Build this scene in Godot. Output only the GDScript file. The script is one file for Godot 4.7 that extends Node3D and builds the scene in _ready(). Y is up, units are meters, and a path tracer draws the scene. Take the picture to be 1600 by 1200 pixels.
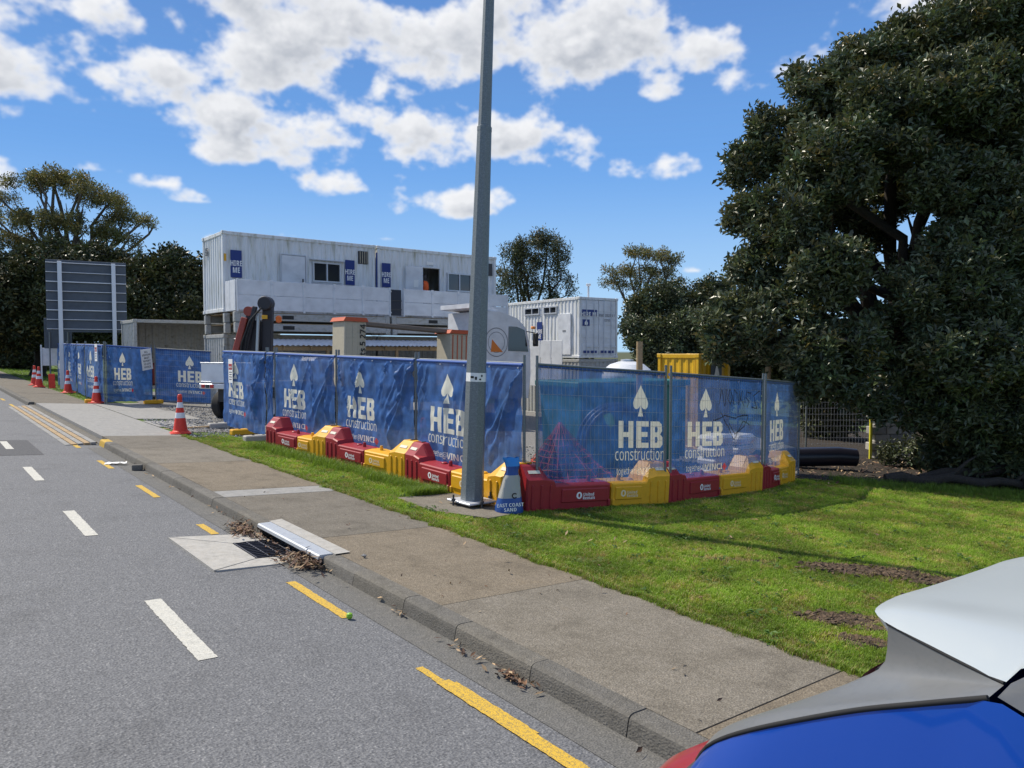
extends Node3D
# A fenced building site beside a suburban road: containers, banner fence, ballast blocks, trees, parked car.
# x runs right, d is the distance ahead of the camera (world z = -d), y is up; the ground falls gently away and to the right.

# cloud banks in the sky: azimuth, elevation, half width, half height (degrees), weight
const CLOUDS := [
	[-36.0,18.5,5.0,3.7,1.00], [-32.0,20.1,4.7,2.6,1.00], [-28.8,21.2,3.1,1.6,0.90], [-28.1,17.8,4.7,2.1,1.00], [-32.1,17.5,4.8,2.2,1.00], [-25.0,18.7,2.9,1.5,0.90], [-29.6,15.7,1.5,1.1,0.60],
	[-33.5,15.0,1.4,1.1,0.30], [-19.5,22.9,4.0,2.6,1.00], [-16.5,21.7,5.5,2.7,1.00], [-12.8,23.6,5.2,2.3,1.00], [-17.8,19.5,4.5,2.0,1.00], [-9.6,25.0,2.8,1.5,0.70], [-21.8,16.5,4.1,1.6,1.00],
	[-18.8,15.5,4.2,1.7,1.00], [-15.2,16.4,3.2,1.7,0.70], [-21.0,14.0,2.2,1.1,0.70], [-14.3,15.0,3.5,1.6,1.00], [-11.1,16.5,2.8,1.5,0.70], [-6.8,21.1,3.9,3.0,1.00], [-2.9,22.1,5.3,3.2,1.00],
	[1.9,22.1,6.2,2.8,1.00], [7.7,22.3,5.6,2.4,1.00], [12.4,21.4,4.1,1.7,0.90], [16.0,21.7,2.2,1.8,0.60], [5.8,24.4,5.7,1.5,0.90], [11.5,19.0,1.9,1.2,0.45], [-8.7,19.0,2.4,1.3,0.60],
	[-6.8,15.1,3.6,2.2,1.00], [-2.9,15.9,3.9,2.1,1.00], [1.5,15.0,2.9,2.0,0.90], [4.4,15.1,2.4,1.7,1.00], [-7.8,13.1,1.9,0.9,0.50], [-9.6,16.8,1.4,1.3,0.50], [-13.0,12.3,2.3,0.9,0.85],
	[-7.8,11.0,2.8,1.0,0.90], [-3.9,11.4,3.2,1.3,1.00], [11.1,13.4,1.9,1.1,0.95], [8.5,13.5,1.4,0.9,0.80], [4.1,12.3,1.2,0.6,0.80], [20.0,19.7,1.9,1.2,0.60], [22.5,20.4,1.8,1.0,0.55],
	[17.0,18.8,2.2,1.2,0.40], [24.9,22.1,3.5,1.5,0.45], [27.6,22.0,2.2,1.1,0.40], [-27.9,12.0,2.3,0.5,0.60], [-25.5,11.5,2.0,0.6,0.60], [-23.1,10.7,1.4,0.5,0.60], [-34.6,10.9,1.3,1.3,0.90],
	[-9.2,8.4,1.8,0.4,0.60], [-17.1,8.6,1.0,0.4,0.55], [-17.1,9.5,0.7,0.3,0.50], [13.6,6.0,1.0,0.4,0.50], [-21.9,8.0,0.6,0.4,0.60],
]
# crown lobes of the trees: x, height, distance, radius (metres)
const BIG_CROWN := [
	[6.02,6.61,19.00,0.69], [6.71,7.41,19.00,0.85], [7.82,8.39,19.00,1.02], [9.02,9.00,19.00,1.08], [10.29,9.53,19.00,1.15], [11.73,9.98,19.00,1.31], [13.50,9.98,19.00,1.64],
	[5.79,5.35,18.50,0.57], [5.99,3.95,18.00,0.71], [6.46,5.09,17.50,0.97], [7.45,6.42,17.50,1.21], [8.93,7.23,17.50,1.28], [10.40,7.67,17.50,1.36], [11.89,7.45,17.50,1.51],
	[5.30,2.70,17.50,0.75], [4.94,2.10,17.50,0.51], [6.02,2.54,17.00,0.91], [7.00,3.70,17.00,1.03], [6.75,1.81,16.50,0.74], [7.67,2.02,16.50,0.71], [9.07,3.08,16.50,1.00],
	[10.32,3.79,16.50,1.35], [11.59,4.07,16.50,1.56], [10.01,5.72,17.00,0.95], [11.17,5.57,17.00,1.17], [9.65,1.95,16.00,1.10], [11.03,1.81,16.00,1.38], [10.58,0.57,16.00,0.83],
	[11.75,0.71,16.00,1.10], [8.90,1.38,16.50,0.48], [7.48,1.07,16.50,0.40], [8.20,0.67,16.50,0.34], [6.53,1.08,16.80,0.43], [14.11,6.55,18.00,1.86], [13.73,2.97,17.00,1.76],
	[15.23,10.23,20.00,1.90], [11.19,9.78,22.00,1.90], [13.43,9.96,22.00,2.28], [15.36,7.75,22.00,2.47], [13.70,3.57,21.00,2.17], [11.37,1.78,20.00,1.03],
	[10.24,6.21,20.00,0.78], [9.49,5.11,20.00,0.60], [9.44,0.50,16.80,0.80], [10.47,-0.16,16.80,0.80], [11.36,-0.42,16.60,0.72], [9.99,-0.51,17.20,0.52], [10.42,4.07,19.00,0.66], [8.50,5.61,19.50,0.67], [12.23,-0.49,16.60,0.86],
]
const UMBRELLA_CROWN := [
	[-32.41,13.24,50.00,1.47], [-30.91,13.66,50.00,1.55], [-29.42,13.24,50.00,1.55], [-28.16,12.61,50.00,1.55], [-27.11,11.97,50.00,1.47], [-25.85,11.13,50.00,1.12], [-24.57,10.70,50.00,0.78],
	[-23.94,10.41,50.00,0.39], [-33.33,10.92,50.00,1.29], [-30.99,10.53,49.00,1.69], [-29.32,10.53,49.00,1.69], [-27.66,9.91,49.00,1.52], [-26.20,9.70,49.00,1.01], [-25.16,9.28,49.00,0.93],
	[-24.67,8.57,49.00,0.51], [-33.72,12.19,50.00,0.86], [-33.37,9.43,50.00,1.47], [-31.67,9.01,50.00,1.47], [-29.75,8.79,50.00,1.55], [-28.04,8.71,50.00,1.29], [-34.27,7.94,50.00,1.29],
	[-36.60,11.53,51.00,2.20], [-37.12,8.93,51.00,2.20], [-26.50,10.70,50.00,0.95],
]
const HEDGE_CROWN := [
	[-30.78,6.29,46.00,1.98], [-28.60,6.68,46.00,2.18], [-26.42,6.88,46.00,1.78], [-24.45,6.68,46.00,1.59], [-22.19,6.58,45.00,1.40], [-19.99,6.66,44.00,1.29], [-18.68,6.10,44.00,1.37],
	[-30.55,4.27,45.00,2.13], [-28.61,4.65,45.00,1.94], [-21.54,4.97,44.00,1.71], [-19.02,4.53,43.00,1.67], [-18.11,3.80,43.00,1.48], [-20.71,3.43,43.00,1.30], [-30.59,2.92,45.00,1.55],
	[-29.03,3.30,45.00,1.16], [-33.18,5.11,46.00,2.38], [-25.69,4.71,46.00,1.98], [-27.30,3.53,46.00,1.78], [-23.60,3.88,45.00,1.55], [-20.73,7.80,45.00,0.54],
]
const MIDDLE_CROWN := [
	[0.00,8.37,50.00,0.95], [1.28,8.79,50.00,1.21], [2.57,8.88,50.00,1.03], [3.43,8.37,50.00,0.69], [-0.21,7.09,50.00,0.95], [1.07,7.30,50.00,0.95], [2.57,7.30,50.00,0.95],
	[3.65,6.66,50.00,0.52], [-0.64,6.02,50.00,0.86], [1.07,6.02,50.00,0.86], [2.58,5.90,50.00,0.69], [4.08,6.02,50.00,0.39], [0.43,9.01,50.00,0.60], [1.93,9.56,50.00,0.69],
]
const GOLDEN_CROWN := [
	[8.91,8.85,52.00,0.99], [10.24,8.63,52.00,1.08], [11.14,8.40,52.00,0.72], [7.58,7.52,52.00,0.99], [8.92,7.52,52.00,1.17], [10.48,7.52,52.00,1.17], [6.69,6.85,52.00,0.72],
	[11.60,6.85,52.00,0.63], [8.25,6.63,52.00,0.90], [9.81,6.63,52.00,1.08], [8.24,8.85,52.00,0.54], [7.36,6.63,52.00,0.63],
]
const BUSH_CROWN := [
	[8.25,4.42,48.00,1.08], [9.48,5.25,48.00,1.24], [10.92,5.04,48.00,1.24], [12.36,5.45,48.00,1.08], [13.39,6.07,48.00,0.91], [7.92,2.94,46.00,1.19], [9.70,3.14,46.00,1.35],
	[11.47,3.53,46.00,1.43], [7.32,3.53,46.00,0.63], [10.85,2.14,45.00,1.32], [13.05,3.93,46.00,1.19], [8.53,1.95,45.00,1.16], [10.72,5.94,49.00,0.76], [8.24,5.25,48.00,0.58],
]
const SLOPE_X := -0.0583
const SLOPE_D := -0.02814
const KERB := Vector2(0.8696, 3.9909)      # a point on the foot of the kerb (x, d)
const ALONG := Vector2(-0.6324, 0.7747)    # the road's direction
const ACROSS := Vector2(-0.7747, -0.6324)  # from the kerb towards the middle of the road
const SUN_TO := Vector3(-0.548, 0.788, -0.28)

var used := {}
var rng := RandomNumberGenerator.new()
var M := {}

# one mesh under construction; points are given counter-clockwise as seen from outside
class Shape:
	var v := PackedVector3Array()
	var n := PackedVector3Array()
	var uv := PackedVector2Array()
	var xf := Transform3D()
	func tri(a: Vector3, b: Vector3, c: Vector3, ua := Vector2.ZERO, ub := Vector2.ZERO, uc := Vector2.ZERO) -> void:
		a = xf * a
		b = xf * b
		c = xf * c
		var m := (b - a).cross(c - a)
		if m.length_squared() < 1e-16:
			return
		m = m.normalized()
		v.append_array([a, c, b])
		n.append_array([m, m, m])
		uv.append_array([ua, uc, ub])
	func tri_s(a: Vector3, b: Vector3, c: Vector3, na: Vector3, nb: Vector3, nc: Vector3, ua := Vector2.ZERO, ub := Vector2.ZERO, uc := Vector2.ZERO) -> void:
		var q := xf.basis.inverse().transposed()
		v.append_array([xf * a, xf * c, xf * b])
		n.append_array([(q * na).normalized(), (q * nc).normalized(), (q * nb).normalized()])
		uv.append_array([ua, uc, ub])
	func quad(a: Vector3, b: Vector3, c: Vector3, d: Vector3) -> void:
		tri(a, b, c, Vector2(0, 1), Vector2(1, 1), Vector2(1, 0))
		tri(a, c, d, Vector2(0, 1), Vector2(1, 0), Vector2(0, 0))
	func box(c: Vector3, s: Vector3, b := Basis()) -> void:
		var h := s / 2.0
		var p := []
		for i in 8:
			p.append(c + b * Vector3(h.x if i & 1 else -h.x, h.y if i & 2 else -h.y, h.z if i & 4 else -h.z))
		quad(p[4], p[5], p[7], p[6])
		quad(p[1], p[0], p[2], p[3])
		quad(p[5], p[1], p[3], p[7])
		quad(p[0], p[4], p[6], p[2])
		quad(p[6], p[7], p[3], p[2])
		quad(p[0], p[1], p[5], p[4])
	# box with its edges cut off
	func cbox(c: Vector3, s: Vector3, e: float, b := Basis()) -> void:
		var h := s / 2.0
		e = minf(e, minf(h.x, minf(h.y, h.z)) * 0.9)
		var pt := func(sx, sy, sz, k): return c + b * Vector3(sx * (h.x - (0.0 if k == 0 else e)), sy * (h.y - (0.0 if k == 1 else e)), sz * (h.z - (0.0 if k == 2 else e)))
		for ax in 3:
			for sg in [-1, 1]:
				var o := []
				for q in [[-1, -1], [1, -1], [1, 1], [-1, 1]]:
					var sv := [0, 0, 0]
					sv[ax] = sg
					sv[(ax + 1) % 3] = q[0]
					sv[(ax + 2) % 3] = q[1]
					o.append(pt.call(sv[0], sv[1], sv[2], ax))
				if sg > 0: quad(o[0], o[1], o[2], o[3])
				else: quad(o[3], o[2], o[1], o[0])
		for ax in 3:
			var a1 := (ax + 1) % 3
			var a2 := (ax + 2) % 3
			for s1 in [-1, 1]:
				for s2 in [-1, 1]:
					var lo := [0, 0, 0]
					lo[ax] = -1
					lo[a1] = s1
					lo[a2] = s2
					var hi := lo.duplicate()
					hi[ax] = 1
					var a: Vector3 = pt.call(lo[0], lo[1], lo[2], a1)
					var bb: Vector3 = pt.call(lo[0], lo[1], lo[2], a2)
					var cc: Vector3 = pt.call(hi[0], hi[1], hi[2], a2)
					var dd: Vector3 = pt.call(hi[0], hi[1], hi[2], a1)
					if s1 * s2 > 0: quad(a, bb, cc, dd)
					else: quad(dd, cc, bb, a)
		for sx in [-1, 1]:
			for sy in [-1, 1]:
				for sz in [-1, 1]:
					var a: Vector3 = pt.call(sx, sy, sz, 0)
					var bb: Vector3 = pt.call(sx, sy, sz, 1)
					var cc: Vector3 = pt.call(sx, sy, sz, 2)
					if sx * sy * sz > 0: tri(a, bb, cc)
					else: tri(a, cc, bb)
	# straight or bent tube with its own radius at each point
	func tube(p: Array, r, sides := 8, caps := true) -> void:
		var rings := []
		var dirs := []
		var up := Vector3(0.13, 0.97, 0.21)
		var cnt := p.size()
		for i in cnt:
			var t: Vector3 = (p[mini(i + 1, cnt - 1)] - p[maxi(i - 1, 0)]).normalized()
			if absf(t.dot(up.normalized())) > 0.95: up = Vector3(0.9, 0.1, 0.42)
			var x := up.cross(t).normalized()
			var y := t.cross(x).normalized()
			up = y
			var rr: float = r[i] if r is Array else r
			var ring := []
			var dr := []
			for k in sides:
				var a := TAU * k / sides
				var q := x * cos(a) + y * sin(a)
				ring.append(p[i] + q * rr)
				dr.append(q)
			rings.append(ring)
			dirs.append(dr)
		for i in cnt - 1:
			for k in sides:
				var j := (k + 1) % sides
				tri_s(rings[i][k], rings[i][j], rings[i + 1][j], dirs[i][k], dirs[i][j], dirs[i + 1][j])
				tri_s(rings[i][k], rings[i + 1][j], rings[i + 1][k], dirs[i][k], dirs[i + 1][j], dirs[i + 1][k])
		if caps:
			for k in range(1, sides - 1):
				tri(rings[0][0], rings[0][k + 1], rings[0][k])
				tri(rings[cnt - 1][0], rings[cnt - 1][k], rings[cnt - 1][k + 1])
	# profile of (radius, height) pairs turned about the y axis
	func lathe(pr: Array, sides := 16, c := Vector3.ZERO) -> void:
		for i in pr.size() - 1:
			var a: Vector2 = pr[i]
			var b: Vector2 = pr[i + 1]
			var sl := Vector2(b.y - a.y, a.x - b.x).normalized()
			for k in sides:
				var t0 := TAU * k / sides
				var t1 := TAU * (k + 1) / sides
				var d0 := Vector3(cos(t0), 0, -sin(t0))
				var d1 := Vector3(cos(t1), 0, -sin(t1))
				var n0 := d0 * sl.x + Vector3.UP * sl.y
				var n1 := d1 * sl.x + Vector3.UP * sl.y
				var p0 := c + d0 * a.x + Vector3.UP * a.y
				var p1 := c + d1 * a.x + Vector3.UP * a.y
				var p2 := c + d1 * b.x + Vector3.UP * b.y
				var p3 := c + d0 * b.x + Vector3.UP * b.y
				if a.x > 1e-5: tri_s(p0, p1, p2, n0, n1, n1)
				if b.x > 1e-5: tri_s(p0, p2, p3, n0, n1, n0)
	# flat outline in x and y drawn out along z
	func prism(poly: PackedVector2Array, z0: float, z1: float) -> void:
		if Geometry2D.is_polygon_clockwise(poly):
			poly = poly.duplicate()
			poly.reverse()
		var ix := Geometry2D.triangulate_polygon(poly)
		for i in range(0, ix.size(), 3):
			var a := poly[ix[i]]
			var b := poly[ix[i + 1]]
			var c := poly[ix[i + 2]]
			if (b - a).cross(c - a) < 0.0:
				var t := b
				b = c
				c = t
			tri(Vector3(a.x, a.y, z1), Vector3(b.x, b.y, z1), Vector3(c.x, c.y, z1))
			tri(Vector3(a.x, a.y, z0), Vector3(c.x, c.y, z0), Vector3(b.x, b.y, z0))
		for i in poly.size():
			var a := poly[i]
			var b := poly[(i + 1) % poly.size()]
			quad(Vector3(a.x, a.y, z0), Vector3(b.x, b.y, z0), Vector3(b.x, b.y, z1), Vector3(a.x, a.y, z1))
	# smooth sheet over rows of points (row 0 at v = 1, so u, v run as on a picture)
	func sheet(rows: Array, flip := false) -> void:
		var nr := rows.size()
		var nc: int = rows[0].size()
		var nm := []
		for i in nr:
			var line := []
			for j in nc:
				var du: Vector3 = rows[i][mini(j + 1, nc - 1)] - rows[i][maxi(j - 1, 0)]
				var dv: Vector3 = rows[mini(i + 1, nr - 1)][j] - rows[maxi(i - 1, 0)][j]
				var m := du.cross(dv).normalized()
				line.append(-m if flip else m)
			nm.append(line)
		for i in nr - 1:
			for j in nc - 1:
				var u0 := float(j) / (nc - 1)
				var u1 := float(j + 1) / (nc - 1)
				var v0 := 1.0 - float(i) / (nr - 1)
				var v1 := 1.0 - float(i + 1) / (nr - 1)
				if flip:
					tri_s(rows[i][j], rows[i + 1][j + 1], rows[i][j + 1], nm[i][j], nm[i + 1][j + 1], nm[i][j + 1], Vector2(u0, v0), Vector2(u1, v1), Vector2(u1, v0))
					tri_s(rows[i][j], rows[i + 1][j], rows[i + 1][j + 1], nm[i][j], nm[i + 1][j], nm[i + 1][j + 1], Vector2(u0, v0), Vector2(u0, v1), Vector2(u1, v1))
				else:
					tri_s(rows[i][j], rows[i][j + 1], rows[i + 1][j + 1], nm[i][j], nm[i][j + 1], nm[i + 1][j + 1], Vector2(u0, v0), Vector2(u1, v0), Vector2(u1, v1))
					tri_s(rows[i][j], rows[i + 1][j + 1], rows[i + 1][j], nm[i][j], nm[i + 1][j + 1], nm[i + 1][j], Vector2(u0, v0), Vector2(u1, v1), Vector2(u0, v1))
	func text(words: String, height: float, at: Transform3D, bold := true) -> void:
		var tm := TextMesh.new()
		var f := SystemFont.new()
		f.font_names = PackedStringArray(["Droid Sans"])
		f.font_weight = 700 if bold else 400
		tm.font = f
		tm.text = words
		tm.font_size = 32
		tm.pixel_size = height / 23.0
		tm.depth = 0.0
		tm.curve_step = 2.0
		var arr := tm.surface_get_arrays(0) if tm.get_surface_count() else []
		if arr.is_empty(): return
		var pv: PackedVector3Array = arr[Mesh.ARRAY_VERTEX]
		var idx = arr[Mesh.ARRAY_INDEX]
		var m := (at.basis * Vector3(0, 0, 1)).normalized()
		var order: Array = range(pv.size()) if idx == null else Array(idx)
		for i in range(0, order.size(), 3):
			var a := at * pv[order[i]]
			var b := at * pv[order[i + 1]]
			var c := at * pv[order[i + 2]]
			if (b - a).cross(c - a).dot(m) < 0.0: tri(a, c, b)
			else: tri(a, b, c)
	func mesh() -> ArrayMesh:
		var arr := []
		arr.resize(Mesh.ARRAY_MAX)
		arr[Mesh.ARRAY_VERTEX] = v
		arr[Mesh.ARRAY_NORMAL] = n
		arr[Mesh.ARRAY_TEX_UV] = uv
		var m := ArrayMesh.new()
		m.add_surface_from_arrays(Mesh.PRIMITIVE_TRIANGLES, arr)
		return m

func ground_y(x: float, d: float) -> float:
	return SLOPE_X * clampf(x, -50.0, 40.0) + SLOPE_D * clampf(d, -40.0, 70.0)

func pt(x: float, d: float, up := 0.0) -> Vector3:
	return Vector3(x, ground_y(x, d) + up, -d)

func road_xd(s: float, t: float) -> Vector2:
	return KERB + ALONG * s + ACROSS * t

func road_pt(s: float, t: float, up := 0.0) -> Vector3:
	var q := road_xd(s, t)
	return pt(q.x, q.y, up)

func free_name(called: String) -> String:
	if not used.has(called):
		used[called] = 0
		return called
	used[called] += 1
	return "%s_%03d" % [called, used[called]]

func tag(o: Node, label: String, category: String, group := "") -> Node:
	o.set_meta("label", label)
	o.set_meta("category", category)
	if group: o.set_meta("group", group)
	return o

func thing(called: String, label: String, category: String, at: Vector3, turn := 0.0, group := "") -> Node3D:
	var o := Node3D.new()
	o.name = free_name(called)
	add_child(o)
	o.position = at
	o.rotation.y = turn
	tag(o, label, category, group)
	return o

func setting(called: String) -> Node3D:
	var o := Node3D.new()
	o.name = free_name(called)
	add_child(o)
	o.set_meta("kind", "structure")
	return o

func part(parent: Node, called: String, shape, mat: Material, label := "") -> MeshInstance3D:
	var o := MeshInstance3D.new()
	o.name = called if parent != self else free_name(called)
	o.mesh = shape.mesh() if shape is Shape else shape
	o.material_override = mat
	if label: o.set_meta("label", label)
	parent.add_child(o, true)
	return o

func stuff(parent: Node, called: String, mesh: Mesh, mat: Material, places: Array, colors := []) -> MultiMeshInstance3D:
	var mm := MultiMesh.new()
	mm.transform_format = MultiMesh.TRANSFORM_3D
	mm.use_colors = not colors.is_empty()
	mm.mesh = mesh
	mm.instance_count = places.size()
	for i in places.size():
		mm.set_instance_transform(i, places[i])
		if colors: mm.set_instance_color(i, colors[i])
	var o := MultiMeshInstance3D.new()
	o.name = called if parent != self else free_name(called)
	o.multimesh = mm
	o.material_override = mat
	o.set_meta("kind", "stuff")
	parent.add_child(o, true)
	return o

# turn that points local x along (dx, dd); local z then points to its right
func heading(dx: float, dd: float) -> float:
	return atan2(dd, dx)

# ---------------------------------------------------------------- textures
func srgb(r: float, g: float, b: float) -> Color:
	return Color(r, g, b).linear_to_srgb()

func noise_image(sd: int, freq: float, size: int, oct := 4, kind := FastNoiseLite.TYPE_SIMPLEX_SMOOTH) -> PackedByteArray:
	var f := FastNoiseLite.new()
	f.seed = sd
	f.noise_type = kind
	f.frequency = freq
	f.fractal_octaves = oct
	var im := f.get_seamless_image(size, size, false, false, 0.12, true)
	im.convert(Image.FORMAT_L8)
	return im.get_data()

func colour_texture(size: int, ramp: Array, layers: Array) -> ImageTexture:
	# layers: [noise bytes, weight]; their weighted sum (0..1) is looked up on the ramp of linear colours
	var lut := []
	for i in 256:
		var x := i / 255.0 * (ramp.size() - 1)
		var k := mini(int(x), ramp.size() - 2)
		var c: Color = ramp[k].lerp(ramp[k + 1], x - k).linear_to_srgb()
		lut.append([int(clampf(c.r, 0, 1) * 255), int(clampf(c.g, 0, 1) * 255), int(clampf(c.b, 0, 1) * 255)])
	var out := PackedByteArray()
	out.resize(size * size * 3)
	var total := 0.0
	for l in layers: total += l[1]
	var a: PackedByteArray = layers[0][0]
	var wa: float = layers[0][1] / total
	var b: PackedByteArray = layers[1][0] if layers.size() > 1 else a
	var wb: float = layers[1][1] / total if layers.size() > 1 else 0.0
	var c3: PackedByteArray = layers[2][0] if layers.size() > 2 else a
	var wc: float = layers[2][1] / total if layers.size() > 2 else 0.0
	for i in size * size:
		var q: Array = lut[int(a[i] * wa + b[i] * wb + c3[i] * wc)]
		out[i * 3] = q[0]
		out[i * 3 + 1] = q[1]
		out[i * 3 + 2] = q[2]
	return ImageTexture.create_from_image(Image.create_from_data(size, size, false, Image.FORMAT_RGB8, out))

func white_grain(size: int, sd: int, soft := 1) -> PackedByteArray:
	var r := RandomNumberGenerator.new()
	r.seed = sd
	var im := Image.create(size / soft, size / soft, false, Image.FORMAT_L8)
	var d := PackedByteArray()
	d.resize(size / soft * (size / soft))
	for i in d.size(): d[i] = r.randi() & 255
	im.set_data(size / soft, size / soft, false, Image.FORMAT_L8, d)
	if soft > 1: im.resize(size, size, Image.INTERPOLATE_CUBIC)
	return im.get_data()

func grey_texture(size: int, bytes: PackedByteArray) -> ImageTexture:
	return ImageTexture.create_from_image(Image.create_from_data(size, size, false, Image.FORMAT_L8, bytes))

func plain(c: Color, rough := 0.7, metal := 0.0) -> StandardMaterial3D:
	var m := StandardMaterial3D.new()
	m.albedo_color = c.linear_to_srgb()
	m.roughness = rough
	m.metallic = metal
	m.cull_mode = BaseMaterial3D.CULL_DISABLED
	return m

# a surface whose colour comes from a computed texture laid on in world or own axes, metres per tile
func textured(tex: Texture2D, tile: float, rough := 0.8, metal := 0.0, bump: Texture2D = null, bump_cm := 0.3, world := true) -> StandardMaterial3D:
	var m := StandardMaterial3D.new()
	m.albedo_texture = tex
	m.roughness = rough
	m.metallic = metal
	m.uv1_triplanar = true
	m.uv1_world_triplanar = world
	m.uv1_scale = Vector3.ONE / tile
	m.cull_mode = BaseMaterial3D.CULL_DISABLED
	if bump:
		m.heightmap_enabled = true
		m.heightmap_texture = bump
		m.heightmap_scale = bump_cm
	return m

func stained(m: StandardMaterial3D, tex: Texture2D, tile: float, world := true) -> StandardMaterial3D:
	m.detail_enabled = true
	m.detail_albedo = tex
	m.detail_blend_mode = BaseMaterial3D.BLEND_MODE_MUL
	m.detail_uv_layer = BaseMaterial3D.DETAIL_UV_2
	m.uv2_triplanar = true
	m.uv2_world_triplanar = world
	m.uv2_scale = Vector3.ONE / tile
	return m

func tinted(m: StandardMaterial3D, k: Color) -> StandardMaterial3D:
	var q: StandardMaterial3D = m.duplicate()
	q.albedo_color = k.linear_to_srgb()
	return q

func make_materials() -> void:
	var g1 := white_grain(512, 11, 1)
	var g2 := white_grain(512, 12, 2)
	var g4 := white_grain(512, 13, 4)
	var n1 := noise_image(21, 0.012, 512, 5)
	var n2 := noise_image(22, 0.03, 512, 4)
	var n3 := noise_image(23, 0.008, 512, 5)
	var cell := noise_image(24, 0.09, 512, 1, FastNoiseLite.TYPE_CELLULAR)
	var stain := colour_texture(512, [Color(0.62, 0.61, 0.6), Color(0.9, 0.9, 0.9), Color(1, 1, 1), Color(1, 0.99, 0.97), Color(0.86, 0.84, 0.8)], [[n1, 2.0], [n2, 1.0]])
	var stain_soft := colour_texture(512, [Color(0.6, 0.6, 0.6), Color(0.86, 0.86, 0.86), Color(1, 1, 1), Color(1, 1, 1)], [[n3, 1.0], [n1, 1.0]])
	var road_stain := colour_texture(512, [Color(0.5, 0.5, 0.5), Color(0.8, 0.8, 0.8), Color(0.96, 0.96, 0.96), Color(1, 1, 1), Color(0.9, 0.9, 0.9), Color(1.0, 0.985, 0.95)], [[n3, 1.2], [n1, 0.8], [n2, 0.5]])
	var path_stain := colour_texture(512, [Color(0.42, 0.42, 0.41), Color(0.66, 0.65, 0.63), Color(0.88, 0.87, 0.85), Color(1, 1, 1), Color(1, 0.98, 0.94), Color(0.95, 0.86, 0.7)], [[n1, 1.3], [n2, 0.9], [n3, 0.6]])
	var bump_fine := grey_texture(512, g4)
	var bump_cell := grey_texture(512, cell)
	M.asphalt = stained(textured(colour_texture(512, [Color(0.02, 0.021, 0.023), Color(0.085, 0.087, 0.092), Color(0.14, 0.143, 0.149), Color(0.2, 0.202, 0.205), Color(0.5, 0.49, 0.47)], [[g2, 1.7], [g4, 1.2], [n2, 0.5]]), 1.3, 0.82, 0.0, bump_fine, 0.4), road_stain, 5.3)
	M.asphalt_patch = textured(colour_texture(512, [Color(0.03, 0.03, 0.033), Color(0.075, 0.076, 0.08), Color(0.13, 0.13, 0.135)], [[g2, 1.3], [g4, 1.0], [n2, 0.8]]), 1.1, 0.85, 0.0, bump_fine, 0.4)
	M.gutter = stained(textured(colour_texture(512, [Color(0.05, 0.05, 0.047), Color(0.105, 0.103, 0.095), Color(0.16, 0.155, 0.142), Color(0.26, 0.25, 0.23)], [[g2, 1.0], [g4, 1.0], [n2, 0.7]]), 1.0, 0.9, 0.0, bump_fine, 0.35), stain, 2.1)
	var path_ramp := [Color(0.05, 0.042, 0.031), Color(0.125, 0.109, 0.084), Color(0.185, 0.164, 0.13), Color(0.265, 0.238, 0.193), Color(0.46, 0.42, 0.345)]
	M.path = stained(textured(colour_texture(512, path_ramp, [[g2, 1.5], [g4, 1.4], [n2, 0.8]]), 1.0, 0.9, 0.0, bump_fine, 0.35), path_stain, 3.7)
	M.path_pale = tinted(M.path, Color(1.22, 1.2, 1.16).clamp())
	M.path_pale.albedo_color = Color(1, 1, 1)
	M.path_warm = tinted(M.path, Color(1.0, 0.93, 0.83))
	M.path_dark = tinted(M.path, Color(0.84, 0.84, 0.84))
	M.kerb = stained(textured(colour_texture(512, [Color(0.05, 0.047, 0.04), Color(0.12, 0.113, 0.1), Color(0.185, 0.175, 0.155), Color(0.31, 0.295, 0.26)], [[g2, 1.2], [g4, 1.3], [n2, 1.0]]), 0.9, 0.9, 0.0, bump_fine, 0.4), path_stain, 1.6)
	M.concrete = stained(textured(colour_texture(512, [Color(0.22, 0.207, 0.18), Color(0.36, 0.345, 0.31), Color(0.43, 0.415, 0.38), Color(0.48, 0.465, 0.43)], [[g2, 0.7], [n2, 1.0], [n1, 1.0]]), 1.2, 0.85, 0.0, bump_fine, 0.12), stain, 1.3)
	M.concrete_grey = stained(textured(colour_texture(512, [Color(0.17, 0.165, 0.155), Color(0.28, 0.275, 0.26), Color(0.36, 0.352, 0.335)], [[g2, 0.8], [n2, 1.0], [n1, 1.0]]), 1.2, 0.88, 0.0, bump_fine, 0.2), stain, 2.3)
	M.gravel_bed = textured(colour_texture(512, [Color(0.07, 0.068, 0.063), Color(0.17, 0.165, 0.155), Color(0.27, 0.262, 0.247), Color(0.4, 0.39, 0.37)], [[g4, 1.0], [cell, 1.4], [n2, 0.7]]), 1.1, 0.95, 0.0, bump_cell, 2.0)
	M.turf = textured(colour_texture(512, [Color(0.04, 0.048, 0.014), Color(0.07, 0.11, 0.02), Color(0.095, 0.15, 0.026), Color(0.15, 0.165, 0.05)], [[g4, 1.0], [n2, 1.2], [n1, 1.2]]), 2.3, 1.0, 0.0, bump_fine, 1.5)
	M.soil = textured(colour_texture(512, [Color(0.012, 0.009, 0.006), Color(0.032, 0.024, 0.016), Color(0.055, 0.041, 0.028), Color(0.1, 0.078, 0.052)], [[g4, 1.0], [n2, 1.2], [cell, 0.8]]), 0.7, 1.0, 0.0, bump_cell, 2.0)
	M.white_paint = stained(textured(colour_texture(512, [Color(0.13, 0.13, 0.125), Color(0.46, 0.45, 0.4), Color(0.56, 0.55, 0.49), Color(0.6, 0.585, 0.53)], [[g4, 1.5], [n2, 1.0]]), 0.5, 0.8), stain, 0.6)
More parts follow.
